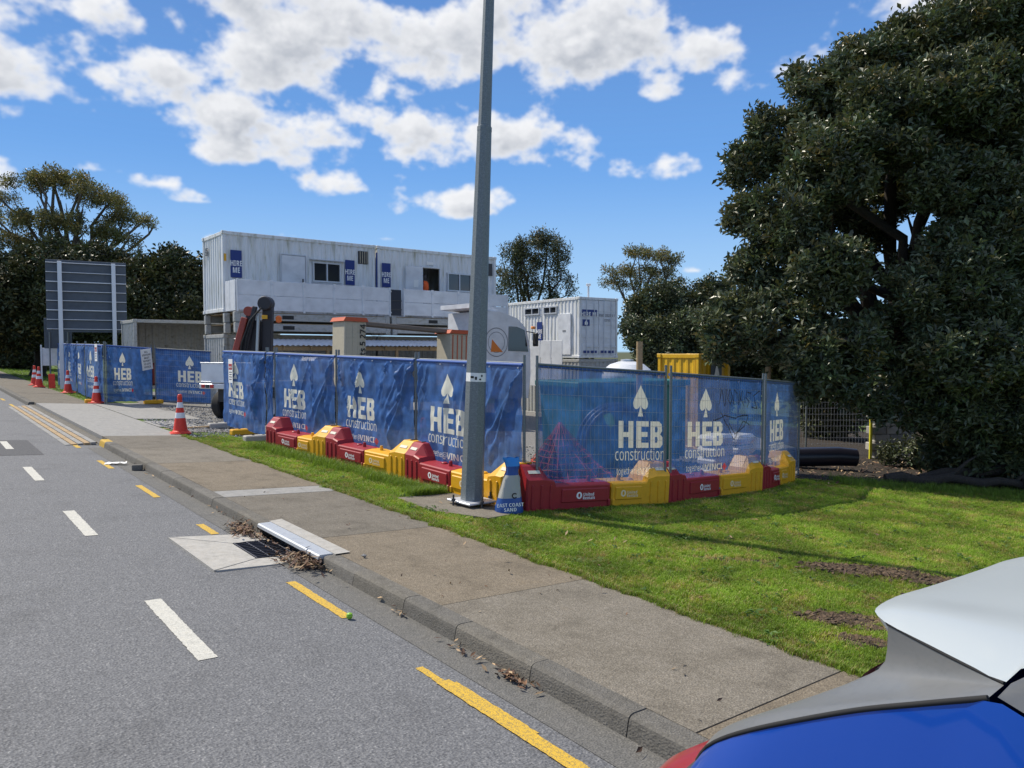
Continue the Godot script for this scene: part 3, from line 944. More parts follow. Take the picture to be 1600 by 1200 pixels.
func banner(p: Vector2, q: Vector2, mat: Material, label: String, folds: float, side: float, sd: int, group: String) -> Node3D:
	var w := p.distance_to(q)
	var o := thing("fence_banner", label, "banner", pt(p.x, p.y), heading(q.x - p.x, q.y - p.y), group)
	var sl := (ground_y(q.x, q.y) - ground_y(p.x, p.y)) / w
	var r := RandomNumberGenerator.new()
	r.seed = sd
	var nz := FastNoiseLite.new()
	nz.seed = sd
	nz.frequency = 0.9
	nz.fractal_octaves = 3
	var creases := []
	for i in 9:
		var a := Vector2(r.randf_range(0, w), 2.05 if i % 2 else r.randf_range(1.2, 2.05))
		var dir := Vector2(r.randf_range(-0.75, 0.75), -1.0).normalized()
		creases.append([a, dir, r.randf_range(0.02, 0.055), r.randf_range(0.4, 1.0) * folds, r.randf_range(0.7, 1.9)])
	creases.append([Vector2(w - 0.05, 2.02), Vector2(-0.55, -1.0).normalized(), 0.04, folds, 2.0])
	creases.append([Vector2(w - 0.1, 1.9), Vector2(-0.8, -1.0).normalized(), 0.035, folds * 0.8, 1.7])
	creases.append([Vector2(0.05, 2.02), Vector2(0.5, -1.0).normalized(), 0.035, folds * 0.6, 0.9])
	var rows := []
	var nu := 72
	var nv := 48
	for j in nv + 1:
		var row := []
		for i in nu + 1:
			var x := 0.04 + (w - 0.08) * i / nu
			var y := 0.1 + 1.96 * j / nv
			if j == 0: y += 0.035 * nz.get_noise_2d(x * 2.0, 9.0)
			var z := 0.0
			for c in creases:
				var rel: Vector2 = Vector2(x, y) - c[0]
				var al: float = rel.dot(c[1])
				if al < -0.02 or al > c[4]: continue
				var off: float = absf(rel.cross(c[1]))
				var wd: float = c[2] * (0.6 + al * 0.7)
				z += c[3] * 0.05 * exp(-off * off / (wd * wd)) * smoothstep(c[4], c[4] * 0.6, al)
			z += (nz.get_noise_2d(x, y) * 0.035 + nz.get_noise_2d(x * 3.1, y * 1.2 + 40.0) * 0.014) * folds
			z *= smoothstep(2.06, 1.95, y)
			z = absf(z) if side > 0.0 else -absf(z) * 0.6
			row.append(Vector3(x, y + sl * x, side * 0.03 + z))
		rows.append(row)
	var sh := Shape.new()
	sh.sheet(rows)
	part(o, "cloth", sh, mat)
	# hemmed top edge and the clips that hold it to the rail
	var hem := Shape.new()
	hem.tube([Vector3(0.04, 2.075 + sl * 0.04, side * 0.03), Vector3(w - 0.04, 2.075 + sl * (w - 0.04), side * 0.03)], 0.026, 8)
	part(o, "hem", hem, M.hem)
	for i in 5:
		var cl := Shape.new()
		var x := 0.12 + (w - 0.24) * i / 4.0
		cl.lathe([Vector2(0.0, -0.012), Vector2(0.014, -0.008), Vector2(0.014, 0.008), Vector2(0, 0.012)], 8, Vector3(x, 2.03 + sl * x, side * 0.05))
		part(o, "eyelet", cl, M.alu)
	return o

func build_fence() -> void:
	M.hem = plain(Color(0.035, 0.1, 0.36), 0.55)
	var sunlit := banner_material(banner_texture(0.33, 0.9, 1, 301), 0.45)
	var shaded := banner_material(banner_texture(0.35, 0.74, 1, 302), 0.6)
	var first := banner_material(banner_texture(0.8, 0.7, 1, 303), 0.6)
	var scrawled := banner_material(banner_texture(0.36, 0.73, 2, 304), 0.6)
	var centred := banner_material(banner_texture(0.52, 0.93, 1, 305), 0.5)
	var blank := banner_material(banner_texture(0.5, 0.9, 0, 306), 0.45)
	var g := "fence panels round the site"
	var bg := "blue printed banners on the site fence"
	var list := [
		[Vector2(-22.0, 36.0), Vector2(-20.15, 33.65), sunlit, "farthest panel, where the fence begins past the sign board", "farthest blue banner, by the orange board at the far end", 0.6, 1.0],
		[Vector2(-20.1, 33.6), Vector2(-18.35, 31.35), sunlit, "second panel from the far end of the fence", "second blue banner from the far end, beyond the cones", 0.9, 1.0],
		[Vector2(-18.3, 31.3), Vector2(-16.45, 28.65), sunlit, "third panel from the far end of the fence", "third blue banner from the far end, seen almost edge on", 0.9, 1.0],
		[Vector2(-16.4, 28.6), Vector2(-14.3, 26.05), sunlit, "fence panel carrying the small white notice, left of driveway", "blue banner behind the small white notice left of the driveway", 0.8, 1.0],
		[Vector2(-14.25, 26.0), Vector2(-13.62, 28.1), sunlit, "fence panel carrying the tilted white notice beside the driveway", "darker blue banner with a tilted white notice beside the driveway", 0.5, 1.0],
		[Vector2(-13.55, 28.12), Vector2(-10.95, 28.0), centred, "fence panel across the driveway left of the crane truck", "brightest blue banner, centred lettering, left of the crane truck", 0.25, -1.0],
		[Vector2(-7.84, 20.23), Vector2(-5.78, 17.54), sunlit, "fence panel with white notice at right edge of driveway", "crumpled blue banner with a white notice at right of driveway", 1.6, 1.0],
		[Vector2(-5.75, 17.5), Vector2(-5.44, 17.08), blank, "narrow fence panel between two wide ones, right of driveway", "narrow blank blue banner strip left of the first red block", 0.8, 1.0],
		[Vector2(-5.41, 17.05), Vector2(-3.58, 15.22), sunlit, "fence panel behind the leftmost red and yellow block pair", "creased blue banner above the leftmost red and yellow block pair", 1.1, 1.0],
		[Vector2(-3.56, 15.2), Vector2(-1.68, 13.12), sunlit, "fence panel behind the second red and yellow block pair", "blue banner with long diagonal folds above second block pair", 1.5, 1.0],
		[Vector2(-1.66, 13.1), Vector2(0.2, 10.7), sunlit, "fence panel directly behind the galvanised lamp post", "blue banner partly hidden by the galvanised lamp post", 1.3, 1.0],
		[Vector2(0.33, 10.64), Vector2(2.5, 11.93), first, "fence panel right of the corner, in front of the teal bin", "see-through blue banner in front of the teal bin", 0.12, -1.0],
		[Vector2(2.54, 11.95), Vector2(4.78, 14.07), scrawled, "fence panel with graffiti banner, second from the right end", "blue banner with black graffiti scrawl, second from right", 0.12, -1.0],
		[Vector2(4.81, 14.09), Vector2(6.56, 16.9), shaded, "last fence panel at the right, next to the big tree", "rightmost blue banner beside the big dark tree", 0.3, -1.0],
	]
	var k := 0
	for f in list:
		fence_panel(f[0], f[1], "galvanised mesh " + f[3], g)
		banner(f[0], f[1], f[2], f[4], f[5], f[6], 500 + k, bg)
		k += 1
	# yellow and concrete feet under posts of the left-hand fence
	foot(Vector2(-14.9, 26.5), "yellow fence foot left of the driveway", M.block_yellow)
	foot(Vector2(-13.5, 27.9), "yellow fence foot at driveway post between the two banners", M.block_yellow)
	foot(Vector2(-6.75, 18.65), "yellow fence foot half hidden under the crumpled banner", M.block_yellow)
	foot(Vector2(-7.86, 20.0), "pale concrete fence foot at the driveway end of crumpled banner", M.concrete)
	foot(Vector2(-5.95, 17.35), "pale concrete fence foot left of the first red block", M.concrete)
	# notices tied to the banners
	notice(Vector2(-7.84, 20.23), Vector2(-5.78, 17.54), 0.95, 1.58, Vector2(0.34, 0.62), 0.0, "tall white notice with red panel on the crumpled banner", true, [])
	notice(Vector2(-16.4, 28.6), Vector2(-14.3, 26.05), 2.55, 1.82, Vector2(0.42, 0.62), 0.0, "small white notice with red panel left of driveway", true, [])
	notice(Vector2(-14.25, 26.0), Vector2(-13.62, 28.1), 1.85, 1.66, Vector2(0.52, 0.78), 0.13, "tilted white notice beside the driveway post", false, ["ALL", "VISITORS", "MUST", "REPORT", "TO SITE", "OFFICE"])

func foot(p: Vector2, label: String, mat: Material) -> void:
	var o := thing("fence_weight", label, "fence weight", pt(p.x, p.y), heading(-0.6, 0.8), "feet under the temporary fence")
	var sh := Shape.new()
	sh.cbox(Vector3(0, 0.075, 0), Vector3(0.26, 0.15, 0.66), 0.025)
	part(o, "block", sh, mat)
	for z in [-0.12, 0.12]:
		var h := Shape.new()
		h.lathe([Vector2(0.032, 0.13), Vector2(0.032, 0.158), Vector2(0.02, 0.158), Vector2(0.02, 0.13)], 10, Vector3(0, 0, z))
		part(o, "socket", h, M.dark_steel)

func notice(p: Vector2, q: Vector2, along: float, high: float, size: Vector2, tilt: float, label: String, red: bool, words: Array) -> void:
	var dir := (q - p).normalized()
	var at := p + dir * along
	var o := thing("notice", label, "sign", pt(at.x, at.y, high - size.y / 2.0), heading(dir.x, dir.y), "notices tied to the fence")
	o.position += o.basis.z * 0.12
	o.rotation.z = tilt
	var sh := Shape.new()
	sh.box(Vector3(0, size.y / 2.0, 0), Vector3(size.x, size.y, 0.006))
	part(o, "board", sh, M.letter_white)
	if red:
		var rd := Shape.new()
		rd.box(Vector3(0, size.y * 0.68, 0.005), Vector3(size.x * 0.8, size.y * 0.24, 0.004))
		part(o, "red_panel", rd, plain(Color(0.4, 0.02, 0.02), 0.5))
		var tx := Shape.new()
		tx.text("DANGER", size.x * 0.13, Transform3D(Basis(), Vector3(0, size.y * 0.66, 0.009)))
		part(o, "lettering", tx, M.letter_white)
		var lines := Shape.new()
		for i in 4: lines.box(Vector3(0, size.y * (0.45 - 0.1 * i), 0.004), Vector3(size.x * (0.66 - 0.08 * (i % 2)), size.y * 0.035, 0.002))
		part(o, "small_print", lines, M.letter_black)
	else:
		var tx := Shape.new()
		for i in words.size(): tx.text(words[i], size.y * 0.09, Transform3D(Basis(), Vector3(0, size.y * (0.86 - 0.145 * i), 0.005)))
		part(o, "lettering", tx, M.letter_black)

# ---------------------------------------------------------------- ballast blocks
func block_shape(l: float, flip: bool) -> Shape:
	# a low body with a tower at one end; the tower's front top edge and inner shoulder slope
	var sh := Shape.new()
	var s := -1.0 if flip else 1.0
	var ring := func(top: float, low: float, z: float, inset: float) -> Array:
		var o := []
		for q in [[inset, 0.0], [l - inset, 0.0], [l - inset, low], [0.5, low], [0.47, minf(top, low + 0.07)], [0.3, top], [inset, top]]:
			o.append(Vector3(q[0] * s, q[1], z))
		return o
	var zs := [ring.call(0.44, 0.335, 0.0, 0.02), ring.call(0.46, 0.355, -0.02, 0.0), ring.call(0.62, 0.37, -0.17, 0.0), ring.call(0.64, 0.37, -0.2, 0.0), ring.call(0.64, 0.37, -0.44, 0.0), ring.call(0.62, 0.35, -0.46, 0.02)]
	for k in zs.size() - 1:
		for i in 7:
			var j := (i + 1) % 7
			if flip: sh.quad(zs[k][i], zs[k][j], zs[k + 1][j], zs[k + 1][i])
			else: sh.quad(zs[k + 1][i], zs[k + 1][j], zs[k][j], zs[k][i])
	for e in [0, zs.size() - 1]:
		var z: Array = zs[e]
		for f in [[0, 1, 2, 3], [0, 3, 4, 6], [4, 5, 6, 6]]:
			if (e == 0) != flip: sh.quad(z[f[0]], z[f[1]], z[f[2]], z[f[3]])
			else: sh.quad(z[f[3]], z[f[2]], z[f[1]], z[f[0]])
	return sh

func ballast(p: Vector2, q: Vector2, red: bool, label: String) -> void:
	# p and q: front lower corners left and right; red has its tower at the left end, yellow at the right
	var dir := (q - p).normalized()
	var l := p.distance_to(q) - 0.012
	var foot_at := p if red else q
	var o := thing("ballast_block", label, "ballast block", pt(foot_at.x, foot_at.y), heading(dir.x, dir.y), "red and yellow plastic ballast blocks along the fence")
	o.rotation.z = atan2(ground_y(q.x, q.y) - ground_y(p.x, p.y), p.distance_to(q))
	var mat: Material = M.block_red if red else M.block_yellow
	var s := 1.0 if red else -1.0
	part(o, "body", block_shape(l, not red), mat)
	var panel := Shape.new()
	panel.cbox(Vector3(s * (l * 0.5 + 0.27), 0.2, 0.006), Vector3(l - 0.66, 0.2, 0.03), 0.012)
	part(o, "front_panel", panel, mat)
	var peg := Shape.new()
	peg.lathe([Vector2(0.035, 0.36), Vector2(0.03, 0.44), Vector2(0.022, 0.455), Vector2(0, 0.455)], 10, Vector3(s * (l - 0.28), 0, -0.2))
	part(o, "peg", peg, mat)
	for k in 3:
		var rib := Shape.new()
		rib.cbox(Vector3(s * (0.09 + k * 0.16), 0.2, 0.004), Vector3(0.035, 0.34, 0.026), 0.01)
		part(o, "moulded_rib", rib, mat)
	var capn := Shape.new()
	capn.lathe([Vector2(0.055, 0.36), Vector2(0.055, 0.385), Vector2(0.04, 0.395), Vector2(0, 0.395)], 14, Vector3(s * (l - 0.55), 0, -0.25))
	part(o, "fill_cap", capn, mat)
	var lug := Shape.new()
	lug.cbox(Vector3(s * (l - 0.03), 0.07, 0.008), Vector3(0.05, 0.1, 0.03), 0.01)
	part(o, "lug", lug, mat)
	var slot := Shape.new()
	slot.cbox(Vector3(s * 0.16, 0.645, -0.31), Vector3(0.035, 0.02, 0.15), 0.006)
	part(o, "slot_cover", slot, M.dark_steel)
	var st := Shape.new()
	var up := Basis(Vector3.RIGHT, -atan2(0.15, 0.16))
	st.box(Vector3(s * 0.16, 0.545, -0.09), Vector3(0.2, 0.004, 0.055), Basis(Vector3.RIGHT, atan2(0.16, 0.15)))
	part(o, "sticker", st, plain(Color(0.62, 0.6, 0.5), 0.6))
	var logo := Shape.new()
	var cx := s * (l * 0.5 + 0.27)
	var c0 := Vector3(cx - 0.12, 0.2, 0.0235)
	for i in 20:
		var a0 := TAU * i / 20
		var a1 := TAU * (i + 1) / 20
		var r0 := Vector3(cos(a0), sin(a0), 0)
		var r1 := Vector3(cos(a1), sin(a1), 0)
		var i0 := Vector3(cos(a0) * 0.02, sin(a0) * 0.03, 0)
		var i1 := Vector3(cos(a1) * 0.02, sin(a1) * 0.03, 0)
		logo.quad(c0 + i0, c0 + r0 * 0.052, c0 + r1 * 0.052, c0 + i1)
	logo.text("United", 0.046, Transform3D(Basis(), Vector3(cx + 0.055, 0.21, 0.0235)))
	logo.text("Rentals", 0.046, Transform3D(Basis(), Vector3(cx + 0.062, 0.158, 0.0235)))
	part(o, "logo", logo, M.letter_white if red else plain(Color(0.8, 0.66, 0.42), 0.6))

func build_blocks() -> void:
	var a := [Vector2(-5.5, 16.5), Vector2(-4.52, 15.5), Vector2(-3.74, 14.78), Vector2(-2.76, 13.72), Vector2(-1.86, 12.78), Vector2(-0.98, 11.62), Vector2(-0.06, 10.5)]
	var words := [["leftmost red", "leftmost yellow"], ["red block of the second pair", "yellow block of the second pair"], ["red block left of lamp post", "yellow block behind the lamp post"]]
	ballast(a[0], a[1], true, "leftmost red plastic ballast block on the grass")
	ballast(a[1], a[2], false, "leftmost yellow plastic ballast block on the grass")
	ballast(a[2], a[3], true, "second red plastic ballast block from the left")
	ballast(a[3], a[4], false, "second yellow plastic ballast block from the left")
	ballast(a[4], a[5], true, "red plastic ballast block just left of the lamp post")
	ballast(a[5], a[6], false, "yellow plastic ballast block directly behind the lamp post")
	var b := [Vector2(0.2, 10.4), Vector2(1.5, 11.22), Vector2(2.53, 11.86), Vector2(3.66, 12.98), Vector2(4.74, 13.94), Vector2(5.36, 14.78), Vector2(6.0, 15.62)]
	ballast(b[0], b[1], true, "red plastic ballast block right of the sand bag, at the corner")
	ballast(b[1], b[2], false, "yellow plastic ballast block below the teal bin banner")
	ballast(b[2], b[3], true, "red plastic ballast block below the graffiti banner")
	ballast(b[3], b[4], false, "yellow plastic ballast block below the graffiti banner")
	ballast(b[4], b[5], true, "rightmost red plastic ballast block on the lawn")
	ballast(b[5], b[6], false, "rightmost yellow plastic ballast block, by the big tree")

# ---------------------------------------------------------------- street furniture
func make_cone(p: Vector2, label: String, turn := 0.0) -> void:
	var o := thing("traffic_cone", label, "traffic cone", pt(p.x, p.y), turn, "orange traffic cones beside the footpath")
	var b := Shape.new()
	b.cbox(Vector3(0, 0.022, 0), Vector3(0.46, 0.044, 0.46), 0.015)
	b.lathe([Vector2(0.21, 0.04), Vector2(0.19, 0.075), Vector2(0.16, 0.09)], 20)
	part(o, "base", b, M.cone)
	for pr in [[Vector2(0.165, 0.085), Vector2(0.118, 0.39)], [Vector2(0.098, 0.52), Vector2(0.079, 0.64)], [Vector2(0.06, 0.77), Vector2(0.05, 0.85), Vector2(0.056, 0.86), Vector2(0.056, 0.9), Vector2(0.045, 0.95), Vector2(0.03, 0.965), Vector2(0, 0.965)]]:
		var c := Shape.new()
		c.lathe(pr, 20)
		part(o, "cone_section", c, M.cone)
	for q in [[0.119, 0.39, 0.0985, 0.52], [0.08, 0.64, 0.0605, 0.77]]:
		var band := Shape.new()
		band.lathe([Vector2(q[0], q[1]), Vector2(q[2], q[3])], 20)
		part(o, "reflective_band", band, M.cone_band)

func build_street() -> void:
	make_cone(Vector2(-8.06, 17.98), "nearest orange traffic cone, right of the driveway", 0.5)
	make_cone(Vector2(-14.8, 26.4), "orange traffic cone at the left edge of the driveway", 0.2)
	make_cone(Vector2(-18.8, 31.4), "orange traffic cone on grass between driveway and far pair", 0.1)
	make_cone(Vector2(-22.0, 34.5), "nearer of the two overlapping cones at the far left", 0.7)
	make_cone(Vector2(-23.1, 35.9), "farther of the two overlapping cones at the far left", 0.3)
	# lamp post
	var o := thing("lamp_post", "tall galvanised eight-sided lamp post on bolted base plate", "lamp post", pt(-0.58, 10.64, 0.02), 0.25)
	o.rotation.z = -0.0365
	var plate := Shape.new()
	plate.cbox(Vector3(0, 0.055, 0), Vector3(0.52, 0.03, 0.52), 0.008, Basis(Vector3.UP, 0.5))
	part(o, "base_plate", plate, M.alu)
	for i in 4:
		var a := 0.5 + PI / 4 + i * PI / 2
		var bo := Shape.new()
		bo.tube([Vector3(cos(a) * 0.3, -0.02, sin(a) * 0.3), Vector3(cos(a) * 0.3, 0.16, sin(a) * 0.3)], 0.014, 8)
		bo.lathe([Vector2(0, 0.07), Vector2(0.032, 0.07), Vector2(0.032, 0.1), Vector2(0, 0.1)], 6, Vector3(cos(a) * 0.3, 0, sin(a) * 0.3))
		part(o, "bolt", bo, M.dark_steel)
	var pole := Shape.new()
	eight_sided(pole, [[0.168, 0.07], [0.104, 5.38]])
	part(o, "lower_pole", pole, M.galv)
	var upper := Shape.new()
	eight_sided(upper, [[0.094, 5.37], [0.06, 9.2]])
	part(o, "upper_pole", upper, M.galv)
	var lip := Shape.new()
	eight_sided(lip, [[0.107, 5.33], [0.107, 5.39], [0.093, 5.4]])
	part(o, "joint_collar", lip, M.galv)
	var tape := Shape.new()
	eight_sided(tape, [[0.1475, 1.77], [0.1462, 1.9]])
	part(o, "sticker_band", tape, M.letter_white)
	var ink := Shape.new()
	for q in [[-0.085, 1.84, 0.05, 0.03], [-0.03, 1.825, 0.03, 0.045], [0.02, 1.81, 0.05, 0.02], [0.055, 1.86, 0.02, 0.03]]:
		ink.box(Vector3(q[0], q[1], 0.143 - absf(q[0] + 0.01) * 0.18), Vector3(q[2], q[3], 0.006), Basis(Vector3.UP, -q[0] * 3.0))
	part(o, "sticker_print", ink, M.letter_black)
	var arm := Shape.new()
	arm.tube([Vector3(0, 9.1, 0), Vector3(-0.3, 9.55, 0.2), Vector3(-1.2, 9.75, 0.8)], [0.05, 0.04, 0.035], 8)
	part(o, "arm", arm, M.galv)
	var head := Shape.new()
	head.cbox(Vector3(-1.5, 9.76, 1.0), Vector3(0.7, 0.1, 0.28), 0.03, Basis(Vector3.UP, -0.58 + PI))
	part(o, "luminaire", head, M.alu)
	var slab := thing("pole_slab", "weathered concrete pad under the lamp post", "concrete pad", road_pt(6.1, -2.75), heading(ALONG.x, ALONG.y))
	var ps := Shape.new()
	var poly := PackedVector2Array()
	for q in [[6.95, -2.35], [5.9, -2.32], [5.2, -2.72], [5.28, -3.15], [5.9, -3.5], [7.0, -3.4]]: poly.append(Vector2(q[0], q[1]))
	for i in range(1, 5):
		ps.tri(road_pt(poly[0].x, poly[0].y, 0.014) - slab.position, road_pt(poly[i].x, poly[i].y, 0.014) - slab.position, road_pt(poly[i + 1].x, poly[i + 1].y, 0.014) - slab.position)
	for i in 6:
		var j := (i + 1) % 6
		ps.quad(road_pt(poly[i].x, poly[i].y, 0.014) - slab.position, road_pt(poly[j].x, poly[j].y, 0.014) - slab.position, road_pt(poly[j].x, poly[j].y, -0.05) - slab.position, road_pt(poly[i].x, poly[i].y, -0.05) - slab.position)
	slab.rotation.y = 0.0
	part(slab, "pad", ps, M.path)
	# sand bag
	var bag := thing("sand_bag", "blue and white plastic sand bag leaning on the ballast blocks", "sand bag", pt(-0.04, 10.28), 0.12)
	bag.rotation.z = 0.03
	var secs := [[0.185, 0.15, 0.0, 0.0], [0.195, 0.16, 0.03, 0.0], [0.19, 0.15, 0.1, 0.0], [0.165, 0.125, 0.22, 0.012], [0.135, 0.1, 0.36, 0.03], [0.112, 0.08, 0.48, 0.05], [0.098, 0.07, 0.53, 0.055], [0.085, 0.06, 0.58, 0.06], [0.09, 0.055, 0.65, 0.07], [0.1, 0.04, 0.72, 0.065], [0.115, 0.02, 0.77, 0.05]]
	var bn := FastNoiseLite.new()
	bn.seed = 8
	bn.frequency = 4.0
	var ring := func(i: int) -> Array:
		var o2 := []
		for k in 25:
			var a := TAU * k / 24.0
			var c := cos(a)
			var s := sin(a)
			var q: Array = secs[i]
			var jit := 1.0 + bn.get_noise_3d(c * 0.6, q[2] * 2.0, s * 0.6) * (0.25 if i > 3 else 0.12)
			o2.append(Vector3(q[3] + signf(c) * pow(absf(c), 0.75) * q[0] * jit, q[2] + (0.03 * bn.get_noise_2d(k * 0.9, 3.0) if i > 8 else 0.0), signf(s) * pow(absf(s), 0.75) * q[1] * jit))
		return o2
	for q in [["blue_base", 0, 3, Color(0.02, 0.075, 0.28)], ["white_middle", 3, 6, Color(0.36, 0.36, 0.335)], ["blue_shoulder", 6, 8, Color(0.015, 0.06, 0.25)], ["gathered_top", 8, 10, Color(0.02, 0.22, 0.6)]]:
		var rows := []
		for i in range(q[1], q[2] + 1): rows.append(ring.call(i))
		var sh := Shape.new()
		sh.sheet(rows, true)
		part(bag, q[0], sh, plain(q[3], 0.35))
	var bt := Shape.new()
	bt.text("EAST COAST", 0.048, Transform3D(Basis(Vector3.RIGHT, -0.14), Vector3(0.0, 0.135, 0.158)))
	bt.text("SAND", 0.048, Transform3D(Basis(Vector3.RIGHT, -0.14), Vector3(0.0, 0.072, 0.166)))
	part(bag, "lettering", bt, M.letter_white)
	var bl := Shape.new()
	for i in 14:
		var a0 := 0.6 + TAU * 0.8 * i / 14.0
		var a1 := 0.6 + TAU * 0.8 * (i + 1) / 14.0
		bl.quad(Vector3(0.07 + cos(a0) * 0.024, 0.255 + sin(a0) * 0.024, 0.127), Vector3(0.07 + cos(a0) * 0.04, 0.255 + sin(a0) * 0.04, 0.127), Vector3(0.07 + cos(a1) * 0.04, 0.255 + sin(a1) * 0.04, 0.127), Vector3(0.07 + cos(a1) * 0.024, 0.255 + sin(a1) * 0.024, 0.127))
	part(bag, "emblem", bl, M.letter_black)

func eight_sided(sh: Shape, pr: Array) -> void:
	for i in pr.size() - 1:
		for k in 8:
			var a0 := TAU * k / 8.0
			var a1 := TAU * (k + 1) / 8.0
			sh.quad(Vector3(cos(a0) * pr[i][0], pr[i][1], -sin(a0) * pr[i][0]), Vector3(cos(a1) * pr[i][0], pr[i][1], -sin(a1) * pr[i][0]), Vector3(cos(a1) * pr[i + 1][0], pr[i + 1][1], -sin(a1) * pr[i + 1][0]), Vector3(cos(a0) * pr[i + 1][0], pr[i + 1][1], -sin(a0) * pr[i + 1][0]))

# ---------------------------------------------------------------- containers
const BOX_DIR := Vector2(0.786, 0.618)

func corrugated(sh: Shape, x0: float, x1: float, y0: float, y1: float, z: float, depth: float, period: float) -> void:
	var cuts := [x0]
	var k := floorf(x0 / period)
	while k * period < x1:
		for q in [0.0, 0.32, 0.5, 0.82]:
			var x: float = (k + q) * period
			if x > x0 + 0.002 and x < x1 - 0.002: cuts.append(x)
		k += 1.0
	cuts.append(x1)
	var deep := func(x: float) -> float:
		var f := fposmod(x / period, 1.0)
		if f < 0.32: return 0.0
		if f < 0.5: return (f - 0.32) / 0.18
		if f < 0.82: return 1.0
		return (1.0 - f) / 0.18
	for i in cuts.size() - 1:
		var za: float = z - depth * deep.call(cuts[i])
		var zb: float = z - depth * deep.call(cuts[i + 1])
		sh.quad(Vector3(cuts[i], y0, za), Vector3(cuts[i + 1], y0, zb), Vector3(cuts[i + 1], y1, zb), Vector3(cuts[i], y1, za))

# wall in the plane z with openings given as [x0, x1, y0, y1], left to right
func pierced(sh: Shape, l: float, y0: float, y1: float, z: float, holes: Array, depth := 0.03, period := 0.27) -> void:
	var x := 0.1
	for h in holes:
		corrugated(sh, x, h[0], y0, y1, z, depth, period)
		if h[2] > y0 + 0.01: corrugated(sh, h[0], h[1], y0, h[2], z, depth, period)
		if h[3] < y1 - 0.01: corrugated(sh, h[0], h[1], h[3], y1, z, depth, period)
		x = h[1]
	corrugated(sh, x, l - 0.1, y0, y1, z, depth, period)

func container(called: String, label: String, f: Vector2, dir: Vector2, yb: float, l: float, w: float, h: float, mat: Material, holes: Array, open_front := false, group := "", doors_right := false) -> Node3D:
	var o := thing(called, label, "container", Vector3(f.x, yb, -f.y), heading(dir.x, dir.y), group)
	for x in [0.06, l - 0.06]:
		for z in [-0.06, -w + 0.06]:
			var p := Shape.new()
			p.cbox(Vector3(x, h / 2.0, z), Vector3(0.12, h - 0.2, 0.12), 0.012)
			part(o, "corner_post", p, mat)
			for y in [0.06, h - 0.06]:
				var c := Shape.new()
				c.cbox(Vector3(x, y, z), Vector3(0.165, 0.12, 0.165), 0.012)
				part(o, "corner_casting", c, mat)
	for y in [0.08, h - 0.07]:
		for z in [-0.05, -w + 0.05]:
			var r := Shape.new()
			r.cbox(Vector3(l / 2.0, y, z), Vector3(l - 0.25, 0.13, 0.07), 0.01)
			part(o, "side_rail", r, mat)
		for x in [0.05, l - 0.05]:
			var r := Shape.new()
			r.cbox(Vector3(x, y, -w / 2.0), Vector3(0.07, 0.13, w - 0.25), 0.01)
			part(o, "end_rail", r, mat)
	if not open_front:
		var wl := Shape.new()
		pierced(wl, l, 0.14, h - 0.13, -0.035, holes)
		part(o, "front_wall", wl, mat)
	var bk := Shape.new()
	bk.xf = Transform3D(Basis(Vector3.UP, PI), Vector3(l, 0, -w))
	pierced(bk, l, 0.14, h - 0.13, -0.035, [])
	part(o, "back_wall", bk, mat)
	var le := Shape.new()
	le.xf = Transform3D(Basis(Vector3.UP, -PI / 2), Vector3(0, 0, -w))
	pierced(le, w, 0.14, h - 0.13, -0.035, [])
	part(o, "end_wall", le, mat)
	if not doors_right:
		var re := Shape.new()
		re.xf = Transform3D(Basis(Vector3.UP, PI / 2), Vector3(l, 0, 0))
		pierced(re, w, 0.14, h - 0.13, -0.035, [])
		part(o, "end_wall", re, mat)
	var rf := Shape.new()
	rf.box(Vector3(l / 2.0, h - 0.03, -w / 2.0), Vector3(l - 0.1, 0.03, w - 0.1))
	part(o, "roof", rf, mat)
	var fl := Shape.new()
	fl.box(Vector3(l / 2.0, 0.13, -w / 2.0), Vector3(l - 0.12, 0.03, w - 0.12))
	part(o, "floor", fl, M.timber)
	return o

func hire_sign(o: Node3D, x: float, y: float, w: float, h: float, z: float, stacked := true, turn := 0.0) -> void:
	var s := Node3D.new()
	s.name = "hire_sign"
	o.add_child(s, true)
	s.position = Vector3(x, y, z)
	s.rotation.y = turn
	var b := Shape.new()
	b.box(Vector3(0, 0, 0), Vector3(w, h, 0.012))
	part(s, "board", b, M.sign_blue)
	var t := Shape.new()
	if stacked:
		t.text("HIRE", w * 0.42, Transform3D(Basis().scaled(Vector3(0.82, 1.15, 1)), Vector3(0, h * 0.02, 0.009)))
		t.text("ME", w * 0.42, Transform3D(Basis().scaled(Vector3(0.82, 1.15, 1)), Vector3(0, -h * 0.23, 0.009)))
	else:
		t.text("HIRE ME", h * 0.55, Transform3D(Basis(), Vector3(0, -h * 0.25, 0.009)))
	part(s, "lettering", t, M.letter_white)

func window_in(o: Node3D, x0: float, x1: float, y0: float, y1: float, z: float) -> void:
	var n := Node3D.new()
	n.name = "window"
	o.add_child(n, true)
	var fr := Shape.new()
	for q in [[x0, x1, y0 - 0.03, y0 + 0.03], [x0, x1, y1 - 0.03, y1 + 0.03]]: fr.box(Vector3((q[0] + q[1]) / 2, (q[2] + q[3]) / 2, z), Vector3(q[1] - q[0] + 0.1, q[3] - q[2], 0.09))
	for x in [x0, (x0 + x1) / 2.0, x1]: fr.box(Vector3(x, (y0 + y1) / 2.0, z + 0.002), Vector3(0.05, y1 - y0 - 0.06, 0.085))
	part(n, "frame", fr, M.alu)
	for k in 2:
		var a := lerpf(x0, x1, k * 0.5) + 0.025
		var b := lerpf(x0, x1, k * 0.5 + 0.5) - 0.025
		var g := Shape.new()
		g.box(Vector3((a + b) / 2, (y0 + y1) / 2, z - 0.01), Vector3(b - a, y1 - y0 - 0.06, 0.008))
		part(n, "pane", g, M.dark_glass)

